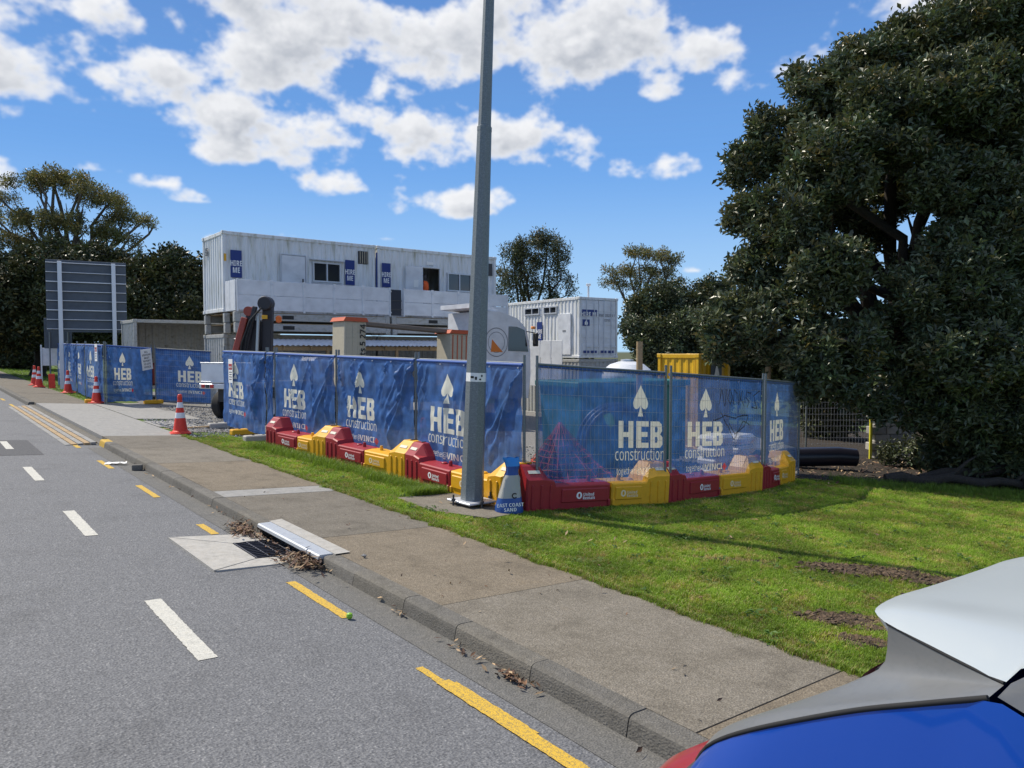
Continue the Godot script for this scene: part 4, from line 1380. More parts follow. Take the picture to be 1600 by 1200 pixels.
func on_box(f: Vector2, dir: Vector2, x: float, z: float) -> Vector2:
	return f + dir * x + Vector2(dir.y, -dir.x) * z

func build_containers() -> void:
	var f := Vector2(-10.3, 26.6)
	var up := 3.38
	# upper office containers
	var c1 := container("office_container", "white office container upstairs at left, closed door and window", f, BOX_DIR, up, 6.04, 2.44, 2.9, M.container_white, [[3.4, 4.5, 1.3, 2.02], [5.3, 5.74, 2.1, 2.62]], false, "white office containers on the upper level")
	var d1 := Shape.new()
	d1.cbox(Vector3(2.6, 1.17, -0.01), Vector3(0.92, 2.06, 0.05), 0.01)
	part(c1, "door", d1, M.panel_white)
	var df := Shape.new()
	for x in [2.11, 3.09]: df.box(Vector3(x, 1.18, -0.012), Vector3(0.035, 2.12, 0.06))
	df.box(Vector3(2.6, 2.235, -0.01), Vector3(1.02, 0.035, 0.06))
	part(c1, "door_frame", df, M.alu)
	var dh := Shape.new()
	dh.cbox(Vector3(2.96, 1.28, 0.03), Vector3(0.05, 0.14, 0.05), 0.01)
	part(c1, "door_handle", dh, M.dark_steel)
	window_in(c1, 3.4, 4.5, 1.3, 2.02, -0.02)
	var hood := Shape.new()
	hood.box(Vector3(3.95, 2.12, 0.05), Vector3(1.4, 0.03, 0.16))
	part(c1, "window_hood", hood, M.alu)
	var sill := Shape.new()
	sill.box(Vector3(3.95, 1.22, 0.03), Vector3(1.3, 0.03, 0.1))
	part(c1, "window_sill", sill, M.alu)
	hire_sign(c1, 0.47, 1.74, 0.4, 0.98, 0.0)
	hire_sign(c1, 4.92, 1.72, 0.4, 0.98, 0.0)
	var ac := Shape.new()
	ac.cbox(Vector3(5.52, 2.36, -0.22), Vector3(0.42, 0.5, 0.4), 0.02)
	part(c1, "air_conditioner", ac, M.dark_steel)
	for i in 4:
		var gr := Shape.new()
		gr.box(Vector3(5.37 + i * 0.1, 2.36, 0.0), Vector3(0.02, 0.48, 0.02))
		part(c1, "grille_bar", gr, M.beige)
	for y in [0.55, 0.8]:
		var bx := Shape.new()
		bx.cbox(Vector3(3.1 if y < 0.6 else 3.24, y + 0.3, 0.03), Vector3(0.12, 0.2, 0.08), 0.01)
		part(c1, "switch_box", bx, M.alu)
	var nt := Shape.new()
	nt.box(Vector3(0.08, 1.95, 0.01), Vector3(0.08, 0.26, 0.01))
	part(c1, "yellow_tag", nt, M.block_yellow)
	var vent := Shape.new()
	for i in 5: vent.box(Vector3(-0.012, 2.2 + i * 0.06, -1.9), Vector3(0.02, 0.035, 0.26))
	part(c1, "vent", vent, M.dark_steel)
	var f2 := on_box(f, BOX_DIR, 6.14, 0.0)
	var c2 := container("office_container", "white office container upstairs at right, dark open doorway", f2, BOX_DIR, up, 6.04, 2.44, 2.9, M.container_white, [[2.12, 2.98, 0.16, 2.14], [3.42, 4.62, 1.25, 2.0]], false, "white office containers on the upper level")
	hire_sign(c2, 0.4, 1.72, 0.4, 0.98, 0.0)
	var leaf := Shape.new()
	leaf.cbox(Vector3(1.7, 1.16, 0.03), Vector3(0.82, 2.02, 0.045), 0.01)
	part(c2, "door", leaf, M.panel_white, "white door leaf folded back against the wall")
	var paper := Shape.new()
	paper.box(Vector3(1.78, 1.45, 0.056), Vector3(0.22, 0.3, 0.004))
	part(c2, "door_notice", paper, M.letter_white)
	var frame := Shape.new()
	for q in [[2.1, 0.16, 2.16], [3.0, 0.16, 2.16]]: frame.box(Vector3(q[0], 1.16, 0.0), Vector3(0.05, 2.0, 0.08))
	frame.box(Vector3(2.55, 2.18, 0.002), Vector3(0.95, 0.05, 0.08))
	part(c2, "door_frame", frame, M.panel_white)
	var plate := Shape.new()
	plate.box(Vector3(2.5, 2.36, 0.0), Vector3(0.34, 0.13, 0.01))
	part(c2, "name_plate", plate, M.letter_white)
	window_in(c2, 3.42, 4.62, 1.25, 2.0, -0.02)
	var pipe := Shape.new()
	pipe.tube([Vector3(-0.05, 0.2, 0.02), Vector3(-0.05, 2.6, 0.02)], 0.03, 8)
	part(c2, "downpipe", pipe, M.sign_blue)
	var cavity := Shape.new()
	cavity.box(Vector3(5.62, 2.3, 0.0), Vector3(0.4, 0.55, 0.02))
	part(c2, "air_conditioner", cavity, M.dark_steel)
	# spacer frames and lower containers
	for k in 2:
		for j in 2:
			var ff := on_box(f, BOX_DIR, 6.14 * k, 1.25 - 0.06 * j)
			var o := thing("spacer_frame", "grey steel spacer frame, %s layer under the %s office container" % [["lower", "upper"][j], ["left", "right"][k]], "steel frame", Vector3(ff.x, 2.62 + 0.37 * j, -ff.y), heading(BOX_DIR.x, BOX_DIR.y), "stacked steel frames carrying the offices")
			for x in [0.1, 5.94]:
				for z in [-0.1, -1.2, -3.5]:
					var p := Shape.new()
					p.cbox(Vector3(x, 0.18, z), Vector3(0.2, 0.35, 0.2), 0.015)
					part(o, "corner_casting", p, M.container_grey)
			for z in [-0.05, -3.55]:
				var r := Shape.new()
				r.cbox(Vector3(3.02, 0.2, z), Vector3(5.64, 0.26, 0.09), 0.012)
				part(o, "long_beam", r, M.container_grey)
			for x in [1.9, 4.1]:
				var r := Shape.new()
				r.box(Vector3(x, 0.2, 0.0), Vector3(0.42, 0.13, 0.02))
				part(o, "fork_pocket", r, M.black)
			var dk := Shape.new()
			dk.box(Vector3(3.02, 0.345, -1.8), Vector3(5.64, 0.03, 3.4))
			part(o, "deck", dk, M.timber)
		container("storage_container", "grey storage container below the %s office, behind the lean-to" % ["left", "right"][k], on_box(f, BOX_DIR, 6.14 * k, 0.0), BOX_DIR, -0.2, 6.04, 2.44, 2.8, M.container_grey, [], false, "grey containers on the lower level")
	# railing of white sheets along the upper walkway
	var xs := [0.0, 1.23, 2.42, 3.6, 4.78, 5.96, 6.55, 7.9, 9.2, 10.5, 11.8]
	for i in xs.size() - 1:
		if i == 5: continue
		var a := on_box(f, BOX_DIR, xs[i] + 0.1, 1.24)
		var o := thing("guard_panel", "white sheet guard panel on the upper walkway, number %s from the left" % ["one", "two", "three", "four", "five", "", "six", "seven", "eight", "nine"][i], "guard panel", Vector3(a.x, up, -a.y), heading(BOX_DIR.x, BOX_DIR.y), "white guard panels along the upper walkway")
		var w: float = xs[i + 1] - xs[i] - 0.06
		for y in [0.27, 0.8]:
			var s := Shape.new()
			s.cbox(Vector3(w / 2.0, y + 0.02, 0.0), Vector3(w, 0.515, 0.03), 0.008)
			part(o, "sheet", s, M.panel_white)
		for x in [-0.01, w + 0.01]:
			var p := Shape.new()
			p.cbox(Vector3(x, 0.54, 0.02), Vector3(0.05, 1.12, 0.05), 0.008)
			part(o, "post", p, M.panel_white)
		for y in [0.12, 0.95]:
			var h := Shape.new()
			h.cbox(Vector3(w + 0.012, y, 0.05), Vector3(0.09, 0.06, 0.02), 0.004)
			part(o, "hinge", h, M.alu)
	var a2 := on_box(f, BOX_DIR, 6.02, 1.22)
	var gate := thing("walkway_gate", "dark gap panel between the two runs of guard panels", "gate", Vector3(a2.x, up, -a2.y), heading(BOX_DIR.x, BOX_DIR.y))
	var gs := Shape.new()
	gs.cbox(Vector3(0.27, 0.52, 0), Vector3(0.48, 1.02, 0.03), 0.008)
	part(gate, "sheet", gs, plain(Color(0.015, 0.02, 0.035), 0.5))
	for y in [0.25, 0.6]:
		var rl := Shape.new()
		rl.box(Vector3(0.27, y, 0.02), Vector3(0.5, 0.04, 0.03))
		part(gate, "rail", rl, M.dark_steel)
	var a3 := on_box(f, BOX_DIR, 0.05, 1.2)
	var side := thing("end_guard", "white guard panel closing the left end of the walkway", "guard panel", Vector3(a3.x, up, -a3.y), heading(-BOX_DIR.y, BOX_DIR.x))
	for q in [[0.3, 0.55], [0.86, 0.5]]:
		var s := Shape.new()
		s.cbox(Vector3(q[0], 0.54, 0), Vector3(q[1], 1.06, 0.03), 0.008)
		part(side, "sheet", s, M.panel_white)
	# person in the doorway
	var pd := on_box(f, BOX_DIR, 6.14 + 2.36, -0.22)
	person(pd, up + 0.15)
	# left open-sided container
	var lf := Vector2(-15.25, 30.0)
	var c3 := container("open_container", "grey open-sided container behind the driveway fence", lf, BOX_DIR, 0.42, 6.04, 2.44, 2.86, M.container_grey, [], true)
	for k in 4:
		var bl := Shape.new()
		bl.cbox(Vector3(0.2 + (k % 2) * 5.6, -0.2, -0.2 - (k / 2) * 2.0), Vector3(0.3, 0.42, 0.3), 0.02)
		part(c3, "support_block", bl, M.timber)
	for x in [4.6, 5.2]:
		var dr := Shape.new()
		dr.cbox(Vector3(x, 1.42, 0.06), Vector3(0.5, 2.5, 0.05), 0.01, Basis(Vector3.UP, 0.35))
		part(c3, "folded_door", dr, M.container_grey)
	for q in [[1.2, Color(0.2, 0.03, 0.02), "red"], [2.3, Color(0.45, 0.26, 0.02), "yellow"], [3.2, Color(0.05, 0.05, 0.06), "black"]]:
		var at := on_box(lf, BOX_DIR, q[0], -1.2)
		var cr := thing("storage_crate", "%s storage crate inside the open grey container" % q[2], "crate", Vector3(at.x, 0.57, -at.y), heading(BOX_DIR.x, BOX_DIR.y), "crates in the open container")
		var b := Shape.new()
		b.cbox(Vector3(0, 0.42, 0), Vector3(0.7, 0.84, 0.6), 0.03)
		part(cr, "body", b, plain(q[1], 0.6))
		var ld := Shape.new()
		ld.cbox(Vector3(0, 0.88, 0), Vector3(0.76, 0.08, 0.66), 0.02)
		part(cr, "lid", ld, plain(q[1] * 0.8, 0.6))
	# white container at right, long side sunlit, doors towards the road
	var e := Vector2(3.17, 35.0)
	var wd := Vector2(0.574, -0.819)
	var start := e - wd * 6.06
	for lvl in 2:
		var c4: Node3D
		if lvl == 1:
			c4 = container("amenity_container", "white container on upper level with door end and two high windows", start, wd, 1.66, 6.06, 2.44, 2.9, M.container_white, [[1.7, 2.9, 2.2, 2.52], [3.3, 4.3, 2.2, 2.52]], false, "", true)
			for q in [[1.7, 2.9], [3.3, 4.3]]: window_in(c4, q[0], q[1], 2.2, 2.52, -0.03)
			var dr := Shape.new()
			dr.cbox(Vector3(4.95, 1.15, -0.005), Vector3(0.95, 1.98, 0.05), 0.01)
			part(c4, "door", dr, M.panel_white)
			var dn := Shape.new()
			dn.box(Vector3(4.95, 1.3, 0.024), Vector3(0.24, 0.1, 0.006))
			part(c4, "door_notice", dn, M.letter_grey)
			hire_sign(c4, 2.95, 1.3, 0.42, 1.0, 0.0)
			door_end(c4, 6.06, 2.44, 2.9)
		else:
			c4 = container("amenity_container", "grey container underneath the white one with the door end", start, wd, -1.25, 6.06, 2.44, 2.86, M.container_grey, [])
	var g1 := on_box(start, wd, 3.4, 0.9)
	var st := thing("stair_guard", "grey sheet guard beside the white door-end container", "guard panel", Vector3(g1.x, 0.2, -g1.y), heading(wd.x, wd.y))
	for k in 3:
		var s := Shape.new()
		s.cbox(Vector3(0.4 + k * 0.85, 1.2, 0), Vector3(0.8, 2.2, 0.03), 0.008)
		part(st, "sheet", s, M.panel_white)
	# lean-to in front of the lower containers
	var lt := on_box(f, BOX_DIR, 0.0, 2.3)
	var o3 := thing("lean_to", "timber lean-to with white corrugated roof below the offices", "shelter", Vector3(lt.x, ground_y(lt.x, lt.y), -lt.y), heading(BOX_DIR.x, BOX_DIR.y))
	var ro := Shape.new()
	var rows := []
	for j in 2:
		var row := []
		for i in 241: row.append(Vector3(i * 0.0475, 2.36 + 0.24 * j + 0.018 * sin(i * PI / 2.0), 0.15 - 1.4 * j))
		rows.append(row)
	ro.sheet(rows, true)
	part(o3, "roof_sheet", ro, M.panel_white)
	for i in 12:
		var ra := Shape.new()
		ra.box(Vector3(0.3 + i * 0.98, 2.38, -0.5), Vector3(0.05, 0.14, 1.2), Basis(Vector3.RIGHT, 0.17))
		part(o3, "rafter", ra, M.timber)
	for i in 5:
		var po := Shape.new()
		po.box(Vector3(0.1 + i * 2.8, 1.15, 0.0), Vector3(0.1, 2.34, 0.1))
		part(o3, "post", po, M.timber)
	var bm := Shape.new()
	bm.box(Vector3(5.7, 2.25, 0.0), Vector3(11.4, 0.14, 0.06))
	part(o3, "beam", bm, M.timber)

func door_end(o: Node3D, l: float, w: float, h: float) -> void:
	# double doors in the end x = l
	for k in 2:
		var z0 := -0.12 - k * (w - 0.24) / 2.0
		var z1 := z0 - (w - 0.24) / 2.0 + 0.02
		var d := Node3D.new()
		d.name = "end_door"
		o.add_child(d, true)
		var p := Shape.new()
		p.cbox(Vector3(l - 0.03, h / 2.0, (z0 + z1) / 2.0), Vector3(0.04, h - 0.3, absf(z1 - z0)), 0.008)
		for i in 4: p.cbox(Vector3(l - 0.008, 0.5 + i * 0.63, (z0 + z1) / 2.0), Vector3(0.02, 0.34, absf(z1 - z0) - 0.1), 0.012)
		part(d, "leaf", p, M.panel_white)
		for q in [0.28, 0.72]:
			var r := Shape.new()
			var z := lerpf(z0, z1, q)
			r.tube([Vector3(l + 0.035, 0.1, z), Vector3(l + 0.035, h - 0.1, z)], 0.018, 8)
			part(d, "locking_bar", r, M.alu)
			var hd := Shape.new()
			hd.cbox(Vector3(l + 0.05, 0.55, z - 0.12), Vector3(0.03, 0.05, 0.3), 0.008)
			part(d, "handle", hd, M.alu)
			var lb := Shape.new()
			lb.box(Vector3(l + 0.018, 0.3, z), Vector3(0.012, 0.12, 0.36))
			part(d, "number_plate", lb, M.sign_blue)
	var s1 := Shape.new()
	s1.box(Vector3(l + 0.012, 2.15, -0.62), Vector3(0.012, 0.3, 0.92))
	s1.xf = Transform3D()
	part(o, "hire_board", s1, M.sign_blue)
	var t := Shape.new()
	t.text("HIRE ME", 0.2, Transform3D(Basis(Vector3.UP, PI / 2), Vector3(l + 0.025, 2.08, -0.62)))
	part(o, "hire_lettering", t, M.letter_white)
	var s2 := Shape.new()
	s2.box(Vector3(l + 0.012, 1.68, -0.4), Vector3(0.012, 0.3, 0.44))
	part(o, "logo_board", s2, M.sign_blue)
	var lg := Shape.new()
	lg.xf = Transform3D(Basis(Vector3.UP, PI / 2), Vector3(l + 0.025, 1.68, -0.4))
	lg.prism(PackedVector2Array([Vector2(-0.09, -0.1), Vector2(0.09, -0.1), Vector2(0.1, 0.0), Vector2(0.0, 0.12), Vector2(-0.1, 0.0)]), 0.0, 0.004)
	part(o, "logo", lg, M.letter_white)
	var nm := Shape.new()
	nm.text("RWI 33274 1", 0.13, Transform3D(Basis(Vector3.UP, PI / 2), Vector3(l + 0.022, 2.05, -1.72)))
	nm.text("2210", 0.12, Transform3D(Basis(Vector3.UP, PI / 2), Vector3(l + 0.022, 1.82, -1.72)))
	part(o, "number_lettering", nm, M.letter_grey)

# ---------------------------------------------------------------- a figure from a skeleton: tapered bones joined smoothly and meshed as surface nets
func blend_body(bones: Array, cell: float, k: float) -> ArrayMesh:
	var lo := Vector3(INF, INF, INF)
	var hi := -lo
	for b in bones:
		for q in [b[0], b[2]]:
			lo = lo.min(q - Vector3.ONE * (maxf(b[1], b[3]) + cell * 2))
			hi = hi.max(q + Vector3.ONE * (maxf(b[1], b[3]) + cell * 2))
	var nx := int((hi.x - lo.x) / cell) + 2
	var ny := int((hi.y - lo.y) / cell) + 2
	var nz := int((hi.z - lo.z) / cell) + 2
	var val := PackedFloat32Array()
	val.resize(nx * ny * nz)
	for z in nz:
		for y in ny:
			for x in nx:
				var p := lo + Vector3(x, y, z) * cell
				var acc := 0.0
				for b in bones:
					var ab: Vector3 = b[2] - b[0]
					var t := clampf((p - b[0]).dot(ab) / maxf(ab.length_squared(), 1e-9), 0, 1)
					acc += exp(-(p.distance_to(b[0] + ab * t) - lerpf(b[1], b[3], t)) / k)
				val[(z * ny + y) * nx + x] = -k * log(maxf(acc, 1e-30))
	var st := SurfaceTool.new()
	st.begin(Mesh.PRIMITIVE_TRIANGLES)
	st.set_smooth_group(0)
	var id := {}
	var count := 0
	var corners := [Vector3i(0, 0, 0), Vector3i(1, 0, 0), Vector3i(0, 1, 0), Vector3i(1, 1, 0), Vector3i(0, 0, 1), Vector3i(1, 0, 1), Vector3i(0, 1, 1), Vector3i(1, 1, 1)]
	var edges := [[0, 1], [2, 3], [4, 5], [6, 7], [0, 2], [1, 3], [4, 6], [5, 7], [0, 4], [1, 5], [2, 6], [3, 7]]
	for z in nz - 1:
		for y in ny - 1:
			for x in nx - 1:
				var v := []
				var neg := 0
				for c in corners:
					var q := val[((z + c.z) * ny + y + c.y) * nx + x + c.x]
					v.append(q)
					if q < 0.0: neg += 1
				if neg == 0 or neg == 8: continue
				var s := Vector3.ZERO
				var m := 0
				for e in edges:
					if (v[e[0]] < 0.0) != (v[e[1]] < 0.0):
						var t: float = v[e[0]] / (v[e[0]] - v[e[1]])
						s += Vector3(corners[e[0]]).lerp(Vector3(corners[e[1]]), t)
						m += 1
				st.add_vertex(lo + (Vector3(x, y, z) + s / m) * cell)
				id[Vector3i(x, y, z)] = count
				count += 1
	for key in id.keys():
		var a: float = val[(key.z * ny + key.y) * nx + key.x]
		for ax in 3:
			var step := Vector3i(1 if ax == 0 else 0, 1 if ax == 1 else 0, 1 if ax == 2 else 0)
			var q: Vector3i = key + step
			var b: float = val[(q.z * ny + q.y) * nx + q.x]
			if (a < 0.0) == (b < 0.0): continue
			var u := Vector3i(1 if ax == 1 else 0, 1 if ax == 2 else 0, 1 if ax == 0 else 0)
			var w := Vector3i(1 if ax == 2 else 0, 1 if ax == 0 else 0, 1 if ax == 1 else 0)
			var f := [key, key - u, key - u - w, key - w]
			var ok := true
			for g in f: ok = ok and id.has(g)
			if not ok: continue
			var order := [0, 2, 1, 0, 3, 2] if a < 0.0 else [0, 1, 2, 0, 2, 3]
			for g in order: st.add_index(id[f[g]])
	st.generate_normals()
	return st.commit()

func person(p: Vector2, y: float) -> void:
	var o := thing("person", "person in orange vest standing in the dark office doorway", "person", Vector3(p.x, y, -p.y), heading(BOX_DIR.x, BOX_DIR.y) + 0.5)
	var body := [
		[Vector3(-0.09, 0.06, 0.02), 0.055, Vector3(-0.09, 0.48, 0.0), 0.065], [Vector3(-0.09, 0.48, 0.0), 0.068, Vector3(-0.085, 0.9, 0), 0.09],
		[Vector3(0.09, 0.06, 0.02), 0.055, Vector3(0.09, 0.48, 0.0), 0.065], [Vector3(0.09, 0.48, 0.0), 0.068, Vector3(0.085, 0.9, 0), 0.09],
		[Vector3(-0.09, 0.04, 0.0), 0.045, Vector3(-0.1, 0.03, 0.16), 0.035], [Vector3(0.09, 0.04, 0.0), 0.045, Vector3(0.1, 0.03, 0.16), 0.035],
		[Vector3(0, 0.92, 0), 0.14, Vector3(0, 1.2, 0), 0.14], [Vector3(-0.1, 1.34, 0), 0.11, Vector3(0.1, 1.34, 0), 0.11], [Vector3(0, 1.2, 0), 0.15, Vector3(0, 1.36, 0), 0.13],
		[Vector3(0, 1.42, 0), 0.06, Vector3(0, 1.52, 0.01), 0.055], [Vector3(0, 1.6, 0.015), 0.085, Vector3(0, 1.66, 0.0), 0.09],
		[Vector3(-0.2, 1.38, 0), 0.055, Vector3(-0.27, 1.1, 0.02), 0.045], [Vector3(-0.27, 1.1, 0.02), 0.043, Vector3(-0.24, 0.86, 0.12), 0.032], [Vector3(-0.24, 0.86, 0.12), 0.03, Vector3(-0.23, 0.78, 0.16), 0.028],
		[Vector3(0.2, 1.38, 0), 0.055, Vector3(0.27, 1.1, 0.02), 0.045], [Vector3(0.27, 1.1, 0.02), 0.043, Vector3(0.24, 0.88, 0.14), 0.032], [Vector3(0.24, 0.88, 0.14), 0.03, Vector3(0.23, 0.8, 0.18), 0.028],
	]
	part(o, "body", blend_body(body, 0.03, 0.018), plain(Color(0.07, 0.06, 0.06), 0.8))
	var vest := [[Vector3(0, 0.98, 0), 0.17, Vector3(0, 1.2, 0), 0.17], [Vector3(-0.1, 1.33, 0), 0.125, Vector3(0.1, 1.33, 0), 0.125], [Vector3(0, 1.2, 0), 0.175, Vector3(0, 1.34, 0), 0.15]]
	part(o, "vest", blend_body(vest, 0.03, 0.018), plain(Color(0.85, 0.12, 0.02), 0.7))
	part(o, "hair", blend_body([[Vector3(0, 1.67, -0.02), 0.093, Vector3(0, 1.7, -0.005), 0.08]], 0.025, 0.01), plain(Color(0.02, 0.015, 0.012), 0.8))

# ---------------------------------------------------------------- yard, driveway, drain
func flat_area(poly: Array, up: float) -> Shape:
	var sh := Shape.new()
	var pk := PackedVector2Array()
	for q in poly: pk.append(q)
	var ix := Geometry2D.triangulate_polygon(pk)
	for i in range(0, ix.size(), 3):
		var a := pk[ix[i]]
		var b := pk[ix[i + 1]]
		var c := pk[ix[i + 2]]
		if (b - a).cross(c - a) < 0.0:
			var t := b
			b = c
			c = t
		sh.tri(pt(a.x, a.y, up), pt(b.x, b.y, up), pt(c.x, c.y, up))
	return sh

func stone_mesh(sd: int) -> ArrayMesh:
	var r := RandomNumberGenerator.new()
	r.seed = sd
	var sh := Shape.new()
	var p := []
	for d in [Vector3.UP, Vector3.DOWN, Vector3.LEFT, Vector3.RIGHT, Vector3.BACK, Vector3.FORWARD]: p.append(d * r.randf_range(0.6, 1.1) + Vector3(r.randfn(0, 0.2), r.randfn(0, 0.2), r.randfn(0, 0.2)))
	for t in [[0, 4, 3], [0, 3, 5], [0, 5, 2], [0, 2, 4], [1, 3, 4], [1, 5, 3], [1, 2, 5], [1, 4, 2]]: sh.tri(p[t[0]], p[t[1]], p[t[2]])
	return sh.mesh()

func build_yard() -> void:
	var o := setting("gravel_yard")
	part(o, "gravel_bed", flat_area([Vector2(-8.15, 18.55), Vector2(-7.4, 19.1), Vector2(-5.2, 16.7), Vector2(0.3, 10.55), Vector2(2.5, 11.85), Vector2(4.8, 14.0), Vector2(6.6, 17.0), Vector2(9.5, 24.0), Vector2(10.0, 46.0), Vector2(-18.0, 46.0), Vector2(-17.5, 33.0), Vector2(-14.2, 28.2), Vector2(-14.0, 26.2), Vector2(-12.0, 25.0), Vector2(-10.0, 21.5), Vector2(-9.3, 19.6)], -0.004), M.gravel_bed)
	var places := []
	var cols := []
	var r := RandomNumberGenerator.new()
	r.seed = 61
	for i in 5200:
		var s := r.randf_range(15.6, 26.0)
		var t := -2.0 - pow(r.randf(), 1.4) * 6.5
		var q := road_xd(s, t)
		if s > 20.7 and t > -3.75: continue
		if q.x > -6.0 and q.y < 18.0 and t > -3.0: continue
		var k := r.randf_range(0.012, 0.036)
		places.append(Transform3D(Basis.from_euler(Vector3(r.randf() * TAU, r.randf() * TAU, 0)).scaled(Vector3(k, k * 0.7, k)), pt(q.x, q.y, k * 0.3)))
		var c := r.randf_range(0.12, 0.5)
		cols.append(Color(c, c * 0.975, c * 0.93))
	for i in 2600:   # loose stones inside the fence
		var q := Vector2(r.randf_range(-5.0, 5.0), r.randf_range(11.5, 20.0))
		if q.y < 11.2 + absf(q.x - 0.3) * 0.95: continue
		var k := r.randf_range(0.014, 0.04)
		places.append(Transform3D(Basis.from_euler(Vector3(r.randf() * TAU, r.randf() * TAU, 0)).scaled(Vector3(k, k * 0.7, k)), pt(q.x, q.y, k * 0.3)))
		var c := r.randf_range(0.12, 0.5)
		cols.append(Color(c, c * 0.975, c * 0.93))
	var gm := plain(Color(1, 1, 1), 0.9)
	gm.vertex_color_use_as_albedo = true
	stuff(o, "loose_stones", stone_mesh(3), gm, places, cols)
	# concrete crossing between footpath and yard
	var dr := setting("driveway")
	for q in [[20.75, 23.9, -1.875, -3.7], [23.92, 27.6, -1.875, -3.5], [18.3, 20.0, -1.875, -2.9]]:
		var sh := Shape.new()
		sh.quad(road_pt(q[0], q[3], 0.006), road_pt(q[1], q[3], 0.006), road_pt(q[1], q[2], 0.006), road_pt(q[0], q[2], 0.006))
		sh.quad(road_pt(q[0], q[3], 0.006), road_pt(q[0], q[3], -0.1), road_pt(q[1], q[3], -0.1), road_pt(q[1], q[3], 0.006))
		part(dr, "concrete_slab", sh, M.concrete_grey)
	var plank := Shape.new()
	plank.box(Vector3.ZERO, Vector3(2.3, 0.03, 0.12))
	var pk := part(self, "timber_plank", plank, M.timber)
	pk.position = road_pt(17.9, -2.75, 0.03)
	pk.rotation.y = heading(ACROSS.x, ACROSS.y)
	tag(pk, "pale timber plank lying across the gravel beside the cone", "plank")
	# ribbed ramp plates in the gutter at the crossing
	for i in 9:
		var s0 := 15.5 + i * 1.25
		var ramp := thing("gutter_ramp", "ribbed gutter ramp plate at the driveway, number %s from the near end" % ["one", "two", "three", "four", "five", "six", "seven", "eight", "nine"][i], "ramp", road_pt(s0, 0.1, -0.12), 0.0, "ramp plates along the driveway kerb")
		for k in 5:
			var rb := Shape.new()
			var t0 := 0.06 + k * 0.12
			var y0 := -0.1 + 0.012 * (4 - k) - 0.012
			var a := road_pt(s0 + 0.01, t0, y0) - ramp.position
			var b := road_pt(s0 + 1.23, t0, y0) - ramp.position
			var c := road_pt(s0 + 1.23, t0 + 0.1, y0 - 0.008) - ramp.position
			var d := road_pt(s0 + 0.01, t0 + 0.1, y0 - 0.008) - ramp.position
			var dn := Vector3(0, -0.05, 0)
			rb.quad(d, c, b, a)
			rb.quad(d + dn, c + dn, c, d)
			rb.quad(a + dn, d + dn, d, a)
			part(ramp, "rib", rb, M.timber if k % 2 else M.concrete_grey)

